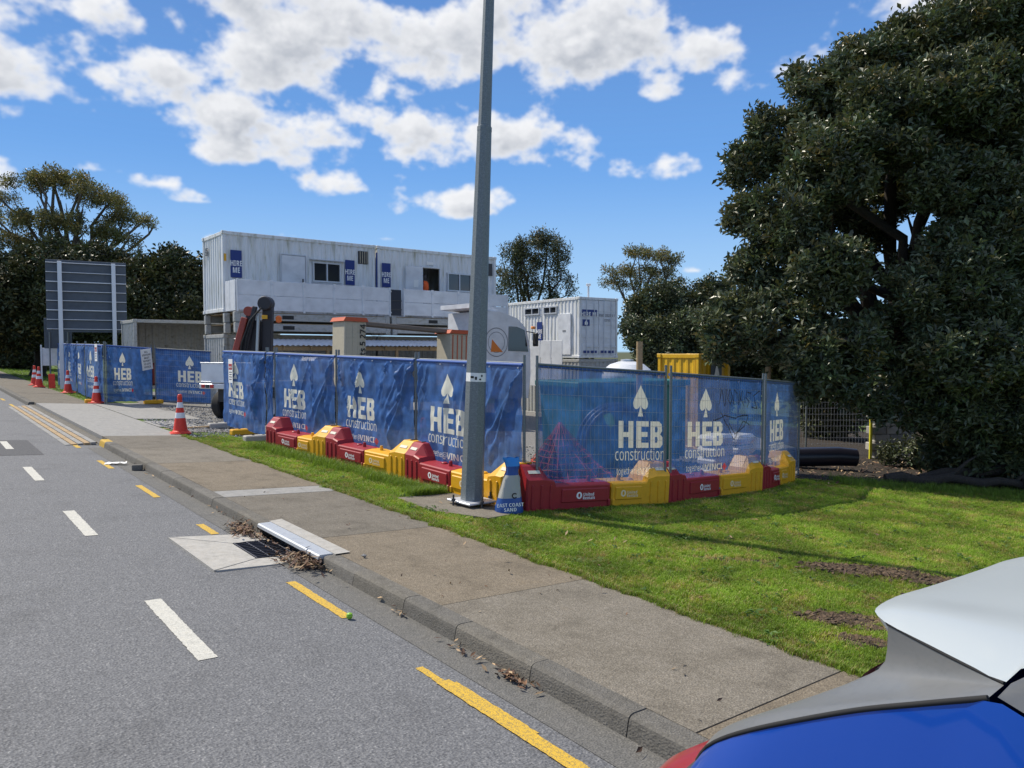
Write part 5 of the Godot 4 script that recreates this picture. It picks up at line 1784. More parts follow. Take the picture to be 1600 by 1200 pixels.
func build_drain() -> void:
	var o := thing("storm_drain", "storm drain with pale concrete apron and iron grate in the gutter", "storm drain", road_pt(5.35, 0.3, -0.13))
	var at := func(s: float, t: float, u: float) -> Vector3: return road_pt(s, t, u) - o.position
	var slabs := [[[6.26, 0.98], [4.72, 0.96], [5.0, 0.45], [5.72, 0.45]], [[6.26, 0.97], [5.73, 0.45], [5.72, 0.03], [6.1, 0.03]], [[4.71, 0.95], [4.7, 0.03], [4.99, 0.03], [4.99, 0.45]]]
	for sl in slabs:
		var sh := Shape.new()
		var c := []
		for q in sl: c.append(at.call(q[0], q[1], -0.117 + 0.012 * (0.5 - q[1]) * -1.0))
		var mid: Vector3 = (c[0] + c[1] + c[2] + c[3]) / 4.0
		for i in 4: c[i] = c[i].lerp(mid, 0.012)
		if (c[1] - c[0]).cross(c[2] - c[0]).y < 0.0: c.reverse()
		sh.quad(c[0], c[1], c[2], c[3])
		for i in 4: sh.quad(c[i] + Vector3(0, -0.03, 0), c[(i + 1) % 4] + Vector3(0, -0.03, 0), c[(i + 1) % 4], c[i])
		part(o, "apron_slab", sh, M.concrete)
	var pit := Shape.new()
	pit.quad(at.call(4.99, 0.45, -0.1275), at.call(5.73, 0.45, -0.1275), at.call(5.73, 0.02, -0.1275), at.call(4.99, 0.02, -0.1275))
	part(o, "grate_bed", pit, M.black)
	var iron := plain(Color(0.05, 0.05, 0.062), 0.45, 0.6)
	for i in 11:
		var b := Shape.new()
		var s := 5.02 + i * 0.0685
		var pts := []
		for k in 9: pts.append(at.call(s + 0.012 * sin(k * PI / 2.0), 0.035 + k * 0.05, -0.117))
		b.tube(pts, 0.0085, 5)
		part(o, "grate_bar", b, iron)
	for t in [0.035, 0.17, 0.3, 0.435]:
		var b := Shape.new()
		b.tube([at.call(5.0, t, -0.119), at.call(5.72, t, -0.119)], 0.01, 5)
		part(o, "grate_rail", b, iron)
	# kerb inlet: steel lintel over a dark opening
	var lin := Shape.new()
	var prof := [Vector2(0.05, -0.035), Vector2(0.045, -0.004), Vector2(0.03, 0.008), Vector2(-0.11, 0.012), Vector2(-0.11, -0.035)]
	for i in prof.size():
		var j := (i + 1) % prof.size()
		lin.quad(at.call(6.05, prof[i].x, prof[i].y), at.call(4.39, prof[i].x, prof[i].y), at.call(4.39, prof[j].x, prof[j].y), at.call(6.05, prof[j].x, prof[j].y))
	for i in range(1, 4):
		lin.tri(at.call(4.39, prof[0].x, prof[0].y), at.call(4.39, prof[i + 1].x, prof[i + 1].y), at.call(4.39, prof[i].x, prof[i].y))
		lin.tri(at.call(6.05, prof[0].x, prof[0].y), at.call(6.05, prof[i].x, prof[i].y), at.call(6.05, prof[i + 1].x, prof[i + 1].y))
	part(o, "steel_lintel", lin, stained(plain(Color(0.5, 0.53, 0.56), 0.42, 0.35), M.concrete.detail_albedo, 0.8))
	var strip := Shape.new()
	strip.quad(at.call(4.36, -0.29, 0.014), at.call(6.16, -0.29, 0.014), at.call(6.1, -0.115, 0.014), at.call(4.34, -0.115, 0.014))
	strip.quad(at.call(4.34, -0.115, 0.014), at.call(4.34, -0.115, -0.04), at.call(6.1, -0.115, -0.04), at.call(6.1, -0.115, 0.014))
	part(o, "concrete_collar", strip, M.concrete)
	var back := Shape.new()
	back.quad(at.call(4.3, -0.13, -0.3), at.call(6.1, -0.13, -0.3), at.call(6.1, -0.13, -0.03), at.call(4.3, -0.13, -0.03))
	part(o, "inlet_back", back, M.kerb)

# ---------------------------------------------------------------- sign boards at the far left
func build_signs() -> void:
	var a := Vector2(-20.85, 33.35)
	var b := Vector2(-18.05, 34.9)
	var dir := (b - a).normalized()
	var w := a.distance_to(b)
	var o := thing("sign_board", "large dark sign board seen from behind on two posts", "sign board", pt(a.x, a.y), heading(dir.x, dir.y))
	var g := o.position.y
	var panel := Shape.new()
	panel.cbox(Vector3(w / 2.0, (6.1 + 2.85) / 2.0 - g, 0), Vector3(w, 3.25, 0.02), 0.008)
	part(o, "panel", panel, M.sign_back)
	for x in [0.55, 2.68]:
		var p := Shape.new()
		p.cbox(Vector3(x, (6.02 - g) / 2.0, 0.16), Vector3(0.17, 6.02 - g, 0.12), 0.012)
		part(o, "post", p, M.alu)
	for i in 8:
		var r := Shape.new()
		var y := 2.99 + i * 0.425 - g
		r.cbox(Vector3(w / 2.0, y, 0.055), Vector3(w - 0.02, 0.045 if i % 3 == 2 else 0.03, 0.08), 0.006)
		part(o, "stiffener", r, M.alu)
	var o2 := thing("small_sign", "small dark sign seen from behind, left of the big board", "sign", pt(-22.3, 35.5), heading(0.92, 0.4))
	var g2 := o2.position.y
	var s := Shape.new()
	s.cbox(Vector3(0.55, 2.85 - g2, 0), Vector3(1.15, 1.45, 0.02), 0.01)
	part(o2, "panel", s, M.sign_back)
	for x in [0.2, 0.95]:
		var p := Shape.new()
		p.tube([Vector3(x, -0.1, 0.05), Vector3(x, 3.5 - g2, 0.05)], 0.035, 8)
		part(o2, "post", p, M.galv)
	var o3 := thing("white_board", "plain white board on a frame left of the fence start", "board", pt(-22.75, 35.9), heading(0.95, 0.3))
	var g3 := o3.position.y
	var wb := Shape.new()
	wb.cbox(Vector3(0.55, 1.72 - g3, 0.02), Vector3(1.15, 0.86, 0.03), 0.01)
	part(o3, "panel", wb, M.panel_white)
	for x in [0.02, 1.08]:
		var p := Shape.new()
		p.box(Vector3(x, 1.15 - g3 * 0.5, 0.06), Vector3(0.06, 2.3 - g3, 0.05))
		part(o3, "leg", p, M.alu)
	var o4 := thing("orange_board", "small orange warning board leaning at the fence end", "sign", pt(-20.9, 33.7), heading(0.7, 0.7))
	var ob := Shape.new()
	ob.cbox(Vector3(0, 0.36, 0), Vector3(0.26, 0.66, 0.02), 0.008, Basis(Vector3.RIGHT, -0.15))
	part(o4, "panel", ob, M.cone)
	var ol := Shape.new()
	for x in [-0.1, 0.1]: ol.tube([Vector3(x, 0, -0.2), Vector3(x, 0.6, -0.06)], 0.012, 6)
	part(o4, "stand", ol, M.dark_steel)

# ---------------------------------------------------------------- trucks and other things inside the fence
func wheel(o: Node3D, c: Vector3, r: float, w: float) -> void:
	var n := Node3D.new()
	n.name = "wheel"
	o.add_child(n, true)
	n.position = c
	n.rotation.x = PI / 2
	var t := Shape.new()
	t.lathe([Vector2(r * 0.58, -w / 2), Vector2(r * 0.93, -w / 2), Vector2(r, -w * 0.36), Vector2(r, w * 0.36), Vector2(r * 0.93, w / 2), Vector2(r * 0.58, w / 2)], 24)
	part(n, "tyre", t, M.rubber)
	var h := Shape.new()
	h.lathe([Vector2(0, -w * 0.3), Vector2(r * 0.6, -w * 0.42), Vector2(r * 0.6, w * 0.42), Vector2(r * 0.35, w * 0.25), Vector2(0, w * 0.3)], 20)
	part(n, "rim", h, M.alu)

func build_trucks() -> void:
	M.rusty = stained(plain(Color(0.17, 0.14, 0.115), 0.7), M.concrete.detail_albedo, 1.1)
	# flat-rack truck parked along the containers, cab to the right
	var p := Vector2(-5.35, 23.25)
	var o := thing("flat_deck_truck", "white cab flat-deck truck carrying a rack with beige end posts", "truck", pt(p.x, p.y), heading(BOX_DIR.x, BOX_DIR.y))
	o.rotation.z = atan2(ground_y(p.x + BOX_DIR.x * 7, p.y + BOX_DIR.y * 7) - ground_y(p.x, p.y), 7.0) * 0.4
	var ch := Shape.new()
	for z in [-0.8, -1.6]: ch.box(Vector3(3.8, 0.85, z), Vector3(7.6, 0.22, 0.12))
	part(o, "chassis", ch, M.dark_steel)
	var dk := Shape.new()
	dk.cbox(Vector3(2.6, 1.12, -1.2), Vector3(5.4, 0.2, 2.4), 0.02)
	part(o, "deck", dk, M.dark_steel)
	for x in [0.9, 2.0, 6.7]:
		for z in [-0.2, -2.2]: wheel(o, Vector3(x, 0.5, z), 0.5, 0.3)
	for q in [[0.5, 3.28], [4.5, 3.05]]:
		var post := Node3D.new()
		post.name = "end_post"
		o.add_child(post, true)
		var b := Shape.new()
		b.cbox(Vector3(q[0], (1.2 + q[1]) / 2.0, -0.6), Vector3(0.75, q[1] - 1.2, 0.9), 0.02)
		part(post, "panel", b, M.beige)
		var cap := Shape.new()
		cap.prism(PackedVector2Array([Vector2(q[0] - 0.44, q[1]), Vector2(q[0] + 0.44, q[1]), Vector2(q[0] + 0.36, q[1] + 0.13), Vector2(q[0] - 0.36, q[1] + 0.13)]), -1.1, -0.1)
		part(post, "cap", cap, M.orange_red)
		var st := Shape.new()
		for k in 4: st.box(Vector3(q[0] - 0.28 + k * 0.19, (1.2 + q[1]) / 2.0, -0.14), Vector3(0.03, (q[1] - 1.3), 0.02))
		part(post, "rib", st, M.orange_red if q[0] > 3.0 else M.beige)
	var wr := Shape.new()
	wr.text("omats 5 274", 0.2, Transform3D(Basis(Vector3.UP, 0.0).rotated(Vector3.BACK, PI / 2), Vector3(0.75, 2.4, -0.125)))
	part(o, "lettering", wr, M.letter_black)
	var beam := Shape.new()
	beam.cbox(Vector3(2.9, 3.18, -0.7), Vector3(4.2, 0.14, 0.6), 0.02, Basis(Vector3.BACK, -0.035))
	part(o, "long_beam", beam, M.rusty)
	# cab
	var cab := Shape.new()
	cab.prism(PackedVector2Array([Vector2(5.45, 0.75), Vector2(7.55, 0.75), Vector2(7.64, 1.6), Vector2(7.6, 2.55), Vector2(7.4, 3.35), Vector2(6.95, 3.72), Vector2(6.1, 3.92), Vector2(5.5, 3.9)]), -2.42, 0.02)
	part(o, "cab", cab, M.panel_white)
	var fair := Shape.new()
	fair.prism(PackedVector2Array([Vector2(5.0, 4.0), Vector2(6.3, 3.9), Vector2(6.2, 4.0), Vector2(5.6, 4.15), Vector2(5.0, 4.16)]), -2.2, -0.2)
	part(o, "roof_fairing", fair, M.panel_white)
	var wi := Shape.new()
	wi.prism(PackedVector2Array([Vector2(6.55, 2.5), Vector2(7.5, 2.5), Vector2(7.3, 3.3), Vector2(6.95, 3.4), Vector2(6.55, 3.4)]), 0.02, 0.032)
	part(o, "side_window", wi, M.dark_glass)
	var wind := Shape.new()
	wind.quad(Vector3(7.612, 2.58, -0.12), Vector3(7.612, 2.58, -2.28), Vector3(7.42, 3.33, -2.28), Vector3(7.42, 3.33, -0.12))
	part(o, "windscreen", wind, M.dark_glass)
	var mir := Shape.new()
	mir.cbox(Vector3(7.66, 2.95, 0.25), Vector3(0.12, 0.5, 0.24), 0.03)
	mir.tube([Vector3(7.4, 3.25, 0.02), Vector3(7.64, 3.2, 0.22)], 0.02, 6)
	part(o, "mirror", mir, M.black)
	var ind := Shape.new()
	ind.cbox(Vector3(7.66, 3.4, 0.1), Vector3(0.16, 0.1, 0.12), 0.02)
	part(o, "beacon", ind, plain(Color(0.8, 0.25, 0.02), 0.3))
	var logo := Shape.new()
	for rr in [[0.5, 0.53], [0.36, 0.38]]:
		for i in 32:
			var a0 := TAU * i / 32
			var a1 := TAU * (i + 1) / 32
			var c := Vector3(6.0, 2.8, 0.026)
			logo.quad(c + Vector3(cos(a0), sin(a0), 0) * rr[0], c + Vector3(cos(a0), sin(a0), 0) * rr[1], c + Vector3(cos(a1), sin(a1), 0) * rr[1], c + Vector3(cos(a1), sin(a1), 0) * rr[0])
	part(o, "round_logo", logo, M.letter_grey)
	var dg := Shape.new()
	dg.prism(PackedVector2Array([Vector2(5.75, 2.45), Vector2(6.3, 2.45), Vector2(5.8, 2.9)]), 0.026, 0.03)
	part(o, "logo_patch", dg, plain(Color(0.7, 0.2, 0.03), 0.6))
	# crane truck, tail towards the driveway
	var t := Vector2(-7.65, 22.0)
	var dir := Vector2(0.42, 0.907)
	var c1 := thing("crane_truck", "crane truck with white tailboard and folded red loader crane", "truck", pt(t.x, t.y), heading(dir.x, dir.y))
	# local x points away from the road; tail at x = 0, z from 0 (right) to -2.2
	var tb := Shape.new()
	tb.cbox(Vector3(-0.02, 1.5, -1.05), Vector3(0.05, 0.62, 2.1), 0.012)
	part(c1, "tailboard", tb, M.panel_white)
	var rim := Shape.new()
	for y in [1.21, 1.79]: rim.cbox(Vector3(-0.055, y, -1.05), Vector3(0.03, 0.04, 2.1), 0.006)
	part(c1, "tailboard_rail", rim, M.alu)
	var lb := Shape.new()
	lb.cbox(Vector3(-0.03, 1.08, -1.05), Vector3(0.12, 0.16, 2.2), 0.02)
	part(c1, "light_bar", lb, M.alu)
	for k in 6:
		var lm := Shape.new()
		var z := [-0.15, -0.33, -0.51, -1.6, -1.78, -1.96][k] as float
		lm.cbox(Vector3(-0.1, 1.08, z), Vector3(0.03, 0.11, 0.14), 0.01)
		part(c1, "tail_light", lm, plain(Color(0.45, 0.02, 0.02), 0.3) if k % 3 != 1 else M.dark_steel)
	var tray := Shape.new()
	tray.cbox(Vector3(1.7, 1.12, -1.05), Vector3(3.4, 0.16, 2.1), 0.02)
	part(c1, "tray", tray, M.container_grey)
	var under := Shape.new()
	under.box(Vector3(1.8, 0.8, -1.05), Vector3(3.4, 0.4, 1.0))
	part(c1, "chassis", under, M.black)
	for x in [0.75, 3.1]:
		for z in [-0.18, -1.92]: wheel(c1, Vector3(x, 0.46, z), 0.46, 0.34)
	var cb := Shape.new()
	cb.cbox(Vector3(3.3, 1.5, -1.05), Vector3(0.8, 0.9, 2.0), 0.12)
	part(c1, "cab", cb, M.panel_white)
	var cr := Node3D.new()
	cr.name = "crane"
	c1.add_child(cr)
	cr.position = Vector3(0.95, 1.2, -1.55)
	cr.rotation.y = -heading(dir.x, dir.y)
	var red := stained(plain(Color(0.3, 0.05, 0.03), 0.5), M.concrete.detail_albedo, 0.7)
	var dark := plain(Color(0.025, 0.022, 0.028), 0.5)
	for q in [["column", [Vector3(0.5, 0, 0), Vector3(0.55, 1.9, 0)], 0.17, dark], ["main_boom", [Vector3(-0.25, -0.15, 0.35), Vector3(0.3, 2.0, 0.2)], 0.1, red], ["inner_boom", [Vector3(0.15, 0.1, 0.1), Vector3(0.45, 2.2, 0.05)], 0.13, dark], ["outer_boom", [Vector3(0.85, 0.1, -0.1), Vector3(0.95, 2.4, -0.05)], 0.15, dark], ["cylinder", [Vector3(0.62, 0.2, 0.22), Vector3(0.72, 2.1, 0.2)], 0.05, M.steel], ["jib", [Vector3(0.3, 0.9, 0.25), Vector3(0.62, 2.35, 0.2)], 0.07, dark]]:
		var sh := Shape.new()
		var pa: Vector3 = q[1][0]
		var pb: Vector3 = q[1][1]
		var up := (pb - pa).normalized()
		var bx := up.cross(Vector3.BACK).normalized()
		sh.cbox((pa + pb) / 2.0, Vector3(q[2] * 2.0, pa.distance_to(pb), q[2] * 1.7), 0.02, Basis(bx, up, bx.cross(up)))
		part(cr, q[0], sh, q[3])
	var kn := Shape.new()
	kn.xf = Transform3D(Basis(Vector3.RIGHT, PI / 2), Vector3(0.9, 2.45, 0))
	kn.lathe([Vector2(0, -0.22), Vector2(0.2, -0.22), Vector2(0.23, -0.15), Vector2(0.23, 0.15), Vector2(0.2, 0.22), Vector2(0, 0.22)], 16)
	part(cr, "knuckle", kn, dark)
	var kn2 := Shape.new()
	kn2.xf = Transform3D(Basis(Vector3.RIGHT, PI / 2), Vector3(0.4, 2.2, 0.05))
	kn2.lathe([Vector2(0, -0.17), Vector2(0.15, -0.17), Vector2(0.15, 0.17), Vector2(0, 0.17)], 16)
	part(cr, "pivot", kn2, red)
	var hose := Shape.new()
	hose.tube([Vector3(0.1, 0.2, 0.3), Vector3(0.25, 1.2, 0.4), Vector3(0.5, 1.9, 0.35), Vector3(0.85, 2.3, 0.3)], 0.03, 6)
	hose.tube([Vector3(0.2, 0.3, 0.32), Vector3(0.4, 1.4, 0.38), Vector3(0.62, 2.0, 0.33)], 0.025, 6)
	part(cr, "hose", hose, M.black)
	var mk := Shape.new()
	mk.cbox(Vector3(0.9, 2.02, 0.17), Vector3(0.18, 0.12, 0.02), 0.005)
	part(cr, "yellow_label", mk, M.block_yellow)
	var hook := Shape.new()
	hook.lathe([Vector2(0, -0.12), Vector2(0.09, -0.08), Vector2(0.1, 0.06), Vector2(0.04, 0.12), Vector2(0, 0.12)], 10, Vector3(1.32, 1.95, 0.1))
	part(cr, "hook", hook, plain(Color(0.8, 0.16, 0.02), 0.4))

func build_yard_things() -> void:
	# teal waste bin behind the first right-hand banner
	var a := Vector2(1.35, 15.0)
	var dir := Vector2(0.87, 0.49)
	var o := thing("waste_bin", "teal steel waste bin behind the see-through banner", "waste bin", pt(a.x, a.y), heading(dir.x, dir.y))
	var b := Shape.new()
	b.prism(PackedVector2Array([Vector2(0.1, 0.1), Vector2(2.7, 0.1), Vector2(2.85, 1.75), Vector2(0, 1.75)]), -1.5, 0.0)
	part(o, "body", b, M.container_teal)
	for x in [0.05, 0.75, 1.45, 2.15, 2.75]:
		var r := Shape.new()
		r.cbox(Vector3(x, 0.95, 0.04), Vector3(0.1, 1.6, 0.08), 0.012)
		part(o, "rib", r, M.container_teal)
	var rm := Shape.new()
	rm.cbox(Vector3(1.42, 1.78, -0.75), Vector3(3.0, 0.12, 1.7), 0.02)
	part(o, "rim", rm, M.container_teal)
	var lf := Shape.new()
	lf.prism(PackedVector2Array([Vector2(0.52, 1.4), Vector2(0.62, 1.25), Vector2(0.78, 1.15), Vector2(0.84, 0.98), Vector2(0.76, 0.88), Vector2(0.62, 0.98), Vector2(0.53, 1.18)]), 0.086, 0.096)
	part(o, "leaf_emblem", lf, plain(Color(0.25, 0.6, 0.02), 0.5))
	var tx := Shape.new()
	tx.text("GREEN", 0.2, Transform3D(Basis(), Vector3(1.25, 1.2, 0.09)))
	tx.text("GORILLA", 0.26, Transform3D(Basis(), Vector3(1.35, 0.9, 0.09)))
	part(o, "lettering", tx, M.letter_black)
	# coil of pipe
	var c := thing("pipe_coil", "large coil of blue-black pipe standing behind the fence", "pipe coil", pt(1.95, 13.75), 0.25)
	for k in 5:
		var ring := Shape.new()
		var rr := 0.72 - 0.05 * (k % 3)
		var pts := []
		for i in 33: pts.append(Vector3(cos(TAU * i / 32) * rr, 0.76 + sin(TAU * i / 32) * rr, (k - 2) * 0.07))
		ring.tube(pts, 0.034, 8, false)
		part(c, "loop", ring, plain(Color(0.03, 0.06, 0.16), 0.35))
	# heap of orange netting over rubble
	var hp := thing("netting_heap", "heap of rubble wrapped in orange safety netting", "netting", pt(0.95, 12.7))
	var hs := Shape.new()
	var nz := FastNoiseLite.new()
	nz.frequency = 2.5
	var rows := []
	for j in 13:
		var row := []
		for i in 25:
			var an := TAU * i / 24.0
			var f := j / 12.0
			var rr := 0.78 * pow(1.0 - f, 1.05) * (1.0 + 0.6 * nz.get_noise_2d(cos(an) * 0.5 + 3.0, sin(an) * 0.5 + f * 0.6)) + 0.015
			row.append(Vector3(cos(an) * rr - 0.12 * f, f * 1.1 + 0.16 * (1.0 - f) * f * nz.get_noise_2d(cos(an), sin(an) + 5.0), -sin(an) * rr))
		rows.append(row)
	hs.sheet(rows)
	part(hp, "rubble", hs, M.soil)
	var net := Shape.new()
	for j in 12:
		var loop := []
		for i in 25: loop.append(rows[j][i] * 1.04 + Vector3(0, 0.02, 0))
		net.tube(loop, 0.007, 4, false)
	for i in 24:
		var line := []
		for j in 13: line.append(rows[j][i] * 1.04 + Vector3(0, 0.02, 0))
		net.tube(line, 0.007, 4, false)
	part(hp, "net", net, plain(Color(0.6, 0.08, 0.05), 0.6)).set_meta("kind", "stuff")
	# timber posts above the fence
	for q in [[2.62, 15.3, 2.75, "weathered timber post rising above the fence left of yellow box"], [6.0, 17.4, 2.45, "broken timber post at the right end of the fence"]]:
		var t := thing("timber_post", q[3], "post", pt(q[0], q[1]), 0.3, "timber posts inside the fence")
		var s := Shape.new()
		s.tube([Vector3(0, 0, 0), Vector3(0.01, q[2] * 0.6, 0), Vector3(0.0, q[2], 0.01)], [0.075, 0.07, 0.066], 10)
		part(t, "shaft", s, M.timber)
	# yellow site box
	var y := container("site_box", "small yellow corrugated site box under the trees", Vector2(4.55, 23.2), Vector2(0.6, -0.8), -1.02, 1.6, 1.5, 2.92, M.container_yellow, [])
	var lg := Shape.new()
	lg.box(Vector3(1.62, 2.45, -0.8), Vector3(0.02, 0.5, 0.5))
	part(y, "logo_board", lg, M.sign_back)
	var lt := Shape.new()
	lt.xf = Transform3D(Basis(Vector3.UP, PI / 2), Vector3(1.64, 2.45, -0.8))
	lt.prism(PackedVector2Array([Vector2(-0.12, -0.18), Vector2(0.0, 0.2), Vector2(0.12, -0.18)]), 0.0, 0.004)
	part(y, "logo", lt, M.letter_white)
	# white tank
	var tk := thing("water_tank", "white domed tank just above the fence right of the container", "tank", pt(2.85, 18.4))
	var ts := Shape.new()
	ts.lathe([Vector2(0.6, 0.02), Vector2(0.62, 2.05), Vector2(0.58, 2.2), Vector2(0.42, 2.33), Vector2(0.2, 2.4), Vector2(0, 2.41)], 28)
	part(tk, "shell", ts, M.panel_white)
	var tl := Shape.new()
	tl.lathe([Vector2(0.16, 2.38), Vector2(0.16, 2.45), Vector2(0, 2.46)], 16)
	part(tk, "lid", tl, M.alu)
	# stacked white bags behind the graffiti banner
	for i in 8:
		var bg := thing("bag_pallet", "white cement bag %s behind the graffiti banner" % ["bottom left front", "bottom right front", "middle left", "middle right", "upper left", "upper right", "top left", "top right"][i], "bag", pt(4.15 + (i % 2) * 0.62, 15.1 + (i % 2) * 0.5, 0.08 + (i / 2) * 0.22), heading(0.73, 0.68), "white bags stacked behind the fence")
		var s := Shape.new()
		s.cbox(Vector3(0, 0.1, 0), Vector3(0.68, 0.2, 0.5), 0.07)
		part(bg, "sack", s, M.letter_white)
	# cone among the gravel inside
	make_cone(Vector2(-1.75, 14.6), "traffic cone inside the site, seen dimly through a banner", 0.3)
	# mast with lamp on the white container
	var ms := thing("lamp_mast", "small white mast standing on the right-hand white container", "mast", Vector3(3.75, 4.56, -36.6))
	var mp := Shape.new()
	mp.tube([Vector3(0, 0, 0), Vector3(0, 0.62, 0)], 0.05, 8)
	part(ms, "tube", mp, M.alu)
	var mh := Shape.new()
	mh.cbox(Vector3(0, 0.68, 0), Vector3(0.22, 0.12, 0.16), 0.02)
	part(ms, "head", mh, M.panel_white)
	# far right: masonry piers, low mesh fence, black pipe
	var wl := thing("block_wall", "pale block pier with yellow edge under the big tree", "wall", pt(10.9, 22.4), 0.1)
	for j in 8:
		for i in 3:
			var bk := Shape.new()
			var off := 0.25 if j % 2 else 0.0
			bk.cbox(Vector3(0.25 + i * 0.5 - off * 0.5, 0.12 + j * 0.245, rng.randf_range(-0.01, 0.01)), Vector3(0.48, 0.235, 0.3), 0.02)
			part(wl, "block", bk, M.concrete if (i + j) % 3 else M.concrete_grey)
	for x in [-0.16, 1.6]:
		var ed := Shape.new()
		ed.box(Vector3(x, 1.0, 0.2), Vector3(0.07, 2.0, 0.06))
		part(wl, "yellow_edge", ed, plain(Color(0.6, 0.55, 0.03), 0.6))
	var mf := thing("site_fence", "low galvanised mesh fence behind the pale block pier", "fence", pt(7.2, 23.6), heading(1.0, 0.02))
	for k in 4:
		var ps := Shape.new()
		ps.tube([Vector3(k * 2.2, 0, 0), Vector3(k * 2.2, 1.5, 0)], 0.03, 8)
		part(mf, "post", ps, M.galv)
	var wi := Shape.new()
	for i in 67: wi.tube([Vector3(i * 0.1, 0.05, 0), Vector3(i * 0.1, 1.45, 0)], 0.004, 4, false)
	for i in 8: wi.tube([Vector3(0, 0.1 + i * 0.19, 0), Vector3(6.6, 0.1 + i * 0.19, 0)], 0.005, 4, false)
	part(mf, "wire_mesh", wi, M.steel).set_meta("kind", "stuff")
	var bp := thing("black_pipe", "fat black plastic pipe lying beyond the lawn", "pipe", pt(6.9, 18.6, 0.22), 0.05)
	var bs := Shape.new()
	bs.tube([Vector3(-0.4, 0, 0), Vector3(1.3, 0.03, 0.05), Vector3(1.75, 0.0, 0.1)], [0.24, 0.24, 0.22], 18)
	part(bp, "shell", bs, plain(Color(0.012, 0.012, 0.02), 0.35))

# ---------------------------------------------------------------- trees
func leaf_cluster(count: int, l: float, w: float, spread: float, sd: int) -> ArrayMesh:
	# a twig end: leaves set round it, each folded along its midrib
	var r := RandomNumberGenerator.new()
	r.seed = sd
	var sh := Shape.new()
	for i in count:
		var a := TAU * i * 0.381966 + r.randfn(0, 0.3)
		var tilt := r.randf_range(-0.5, 1.1)
		var dir := Vector3(cos(a) * cos(tilt), sin(tilt), sin(a) * cos(tilt))
		var base := dir * spread * r.randf_range(0.05, 0.5) + Vector3(r.randfn(0, 1), r.randfn(0, 1), r.randfn(0, 1)) * spread * 0.35
		var k := r.randf_range(0.7, 1.2)
		var side := dir.cross(Vector3.UP + Vector3(r.randfn(0, 0.4), 0, r.randfn(0, 0.4))).normalized() * w * k * 0.5
		var up := side.cross(dir).normalized() * w * 0.18
		var tip := base + dir * l * k + Vector3(0, -l * 0.12, 0)
		var mid := base + dir * l * k * 0.5
		sh.tri(base, mid + side + up, tip)
		sh.tri(base, tip, mid - side + up)
	return sh.mesh()

func crown_places(lobes: Array, per_area: float, scale_lo: float, scale_hi: float, sd: int, flat := 1.0, hollow := 0.45) -> Array:
	var r := RandomNumberGenerator.new()
	r.seed = sd
	var nz := FastNoiseLite.new()
	nz.seed = sd
	nz.frequency = 0.55
	nz.fractal_octaves = 3
	var places := []
	for b in lobes:
		var n: int = int(per_area * 12.57 * b[3] * b[3])
		var c := Vector3(b[0], b[1], -b[2])
		for i in n:
			var d := Vector3(r.randfn(), r.randfn(), r.randfn()).normalized()
			var k := lerpf(hollow, 1.08, pow(r.randf(), 0.45))
			var bump: float = 1.0 + 0.45 * nz.get_noise_3dv(c + d * b[3] * 1.5)
			var p: Vector3 = c + Vector3(d.x, d.y * flat, d.z) * b[3] * k * bump
			var gap := nz.get_noise_3d(p.x * 1.8, p.y * 1.8 + 50.0, p.z * 1.8)
			if gap < -0.22 and r.randf() < 0.8: continue
			var s := r.randf_range(scale_lo, scale_hi)
			var q := Basis.from_euler(Vector3(r.randfn(0, 0.6), r.randf() * TAU, r.randfn(0, 0.6)))
			places.append(Transform3D(q.scaled(Vector3.ONE * s), p))
	return places

func crown_colors(n: int, sd: int, spread: float, dry := 0.0) -> Array:
	var r := RandomNumberGenerator.new()
	r.seed = sd
	var o := []
	for i in n:
		var k := clampf(1.0 + r.randfn(0.0, spread), 0.45, 1.8)
		if r.randf() < dry: o.append(Color(k * 1.9, k * 1.25, k * 0.8))
		else: o.append(Color(k * r.randf_range(0.85, 1.2), k, k * r.randf_range(0.75, 1.1)))
	return o

func limb(o: Node3D, a: Vector3, b: Vector3, r0: float, r1: float, mat: Material, sag: float, sd: int) -> void:
	var r := RandomNumberGenerator.new()
	r.seed = sd
	var pts := []
	var rad := []
	for i in 7:
		var f := i / 6.0
		var p := a.lerp(b, f) + Vector3(0, sag * sin(PI * f), 0)
		if i > 0 and i < 6: p += Vector3(r.randfn(), r.randfn(), r.randfn()) * a.distance_to(b) * 0.035
		pts.append(p)
		rad.append(lerpf(r0, r1, f))
	var sh := Shape.new()
	sh.tube(pts, rad, 7)
	for k in 3:   # side twigs
		var q: Vector3 = pts[3 + k]
		sh.tube([q, q + (b - a) * 0.1 + Vector3(r.randfn(), absf(r.randfn()) * 0.6, r.randfn()) * a.distance_to(b) * 0.05], [rad[3 + k] * 0.5, r1 * 0.4], 5, false)
	part(o, "limb", sh, mat)

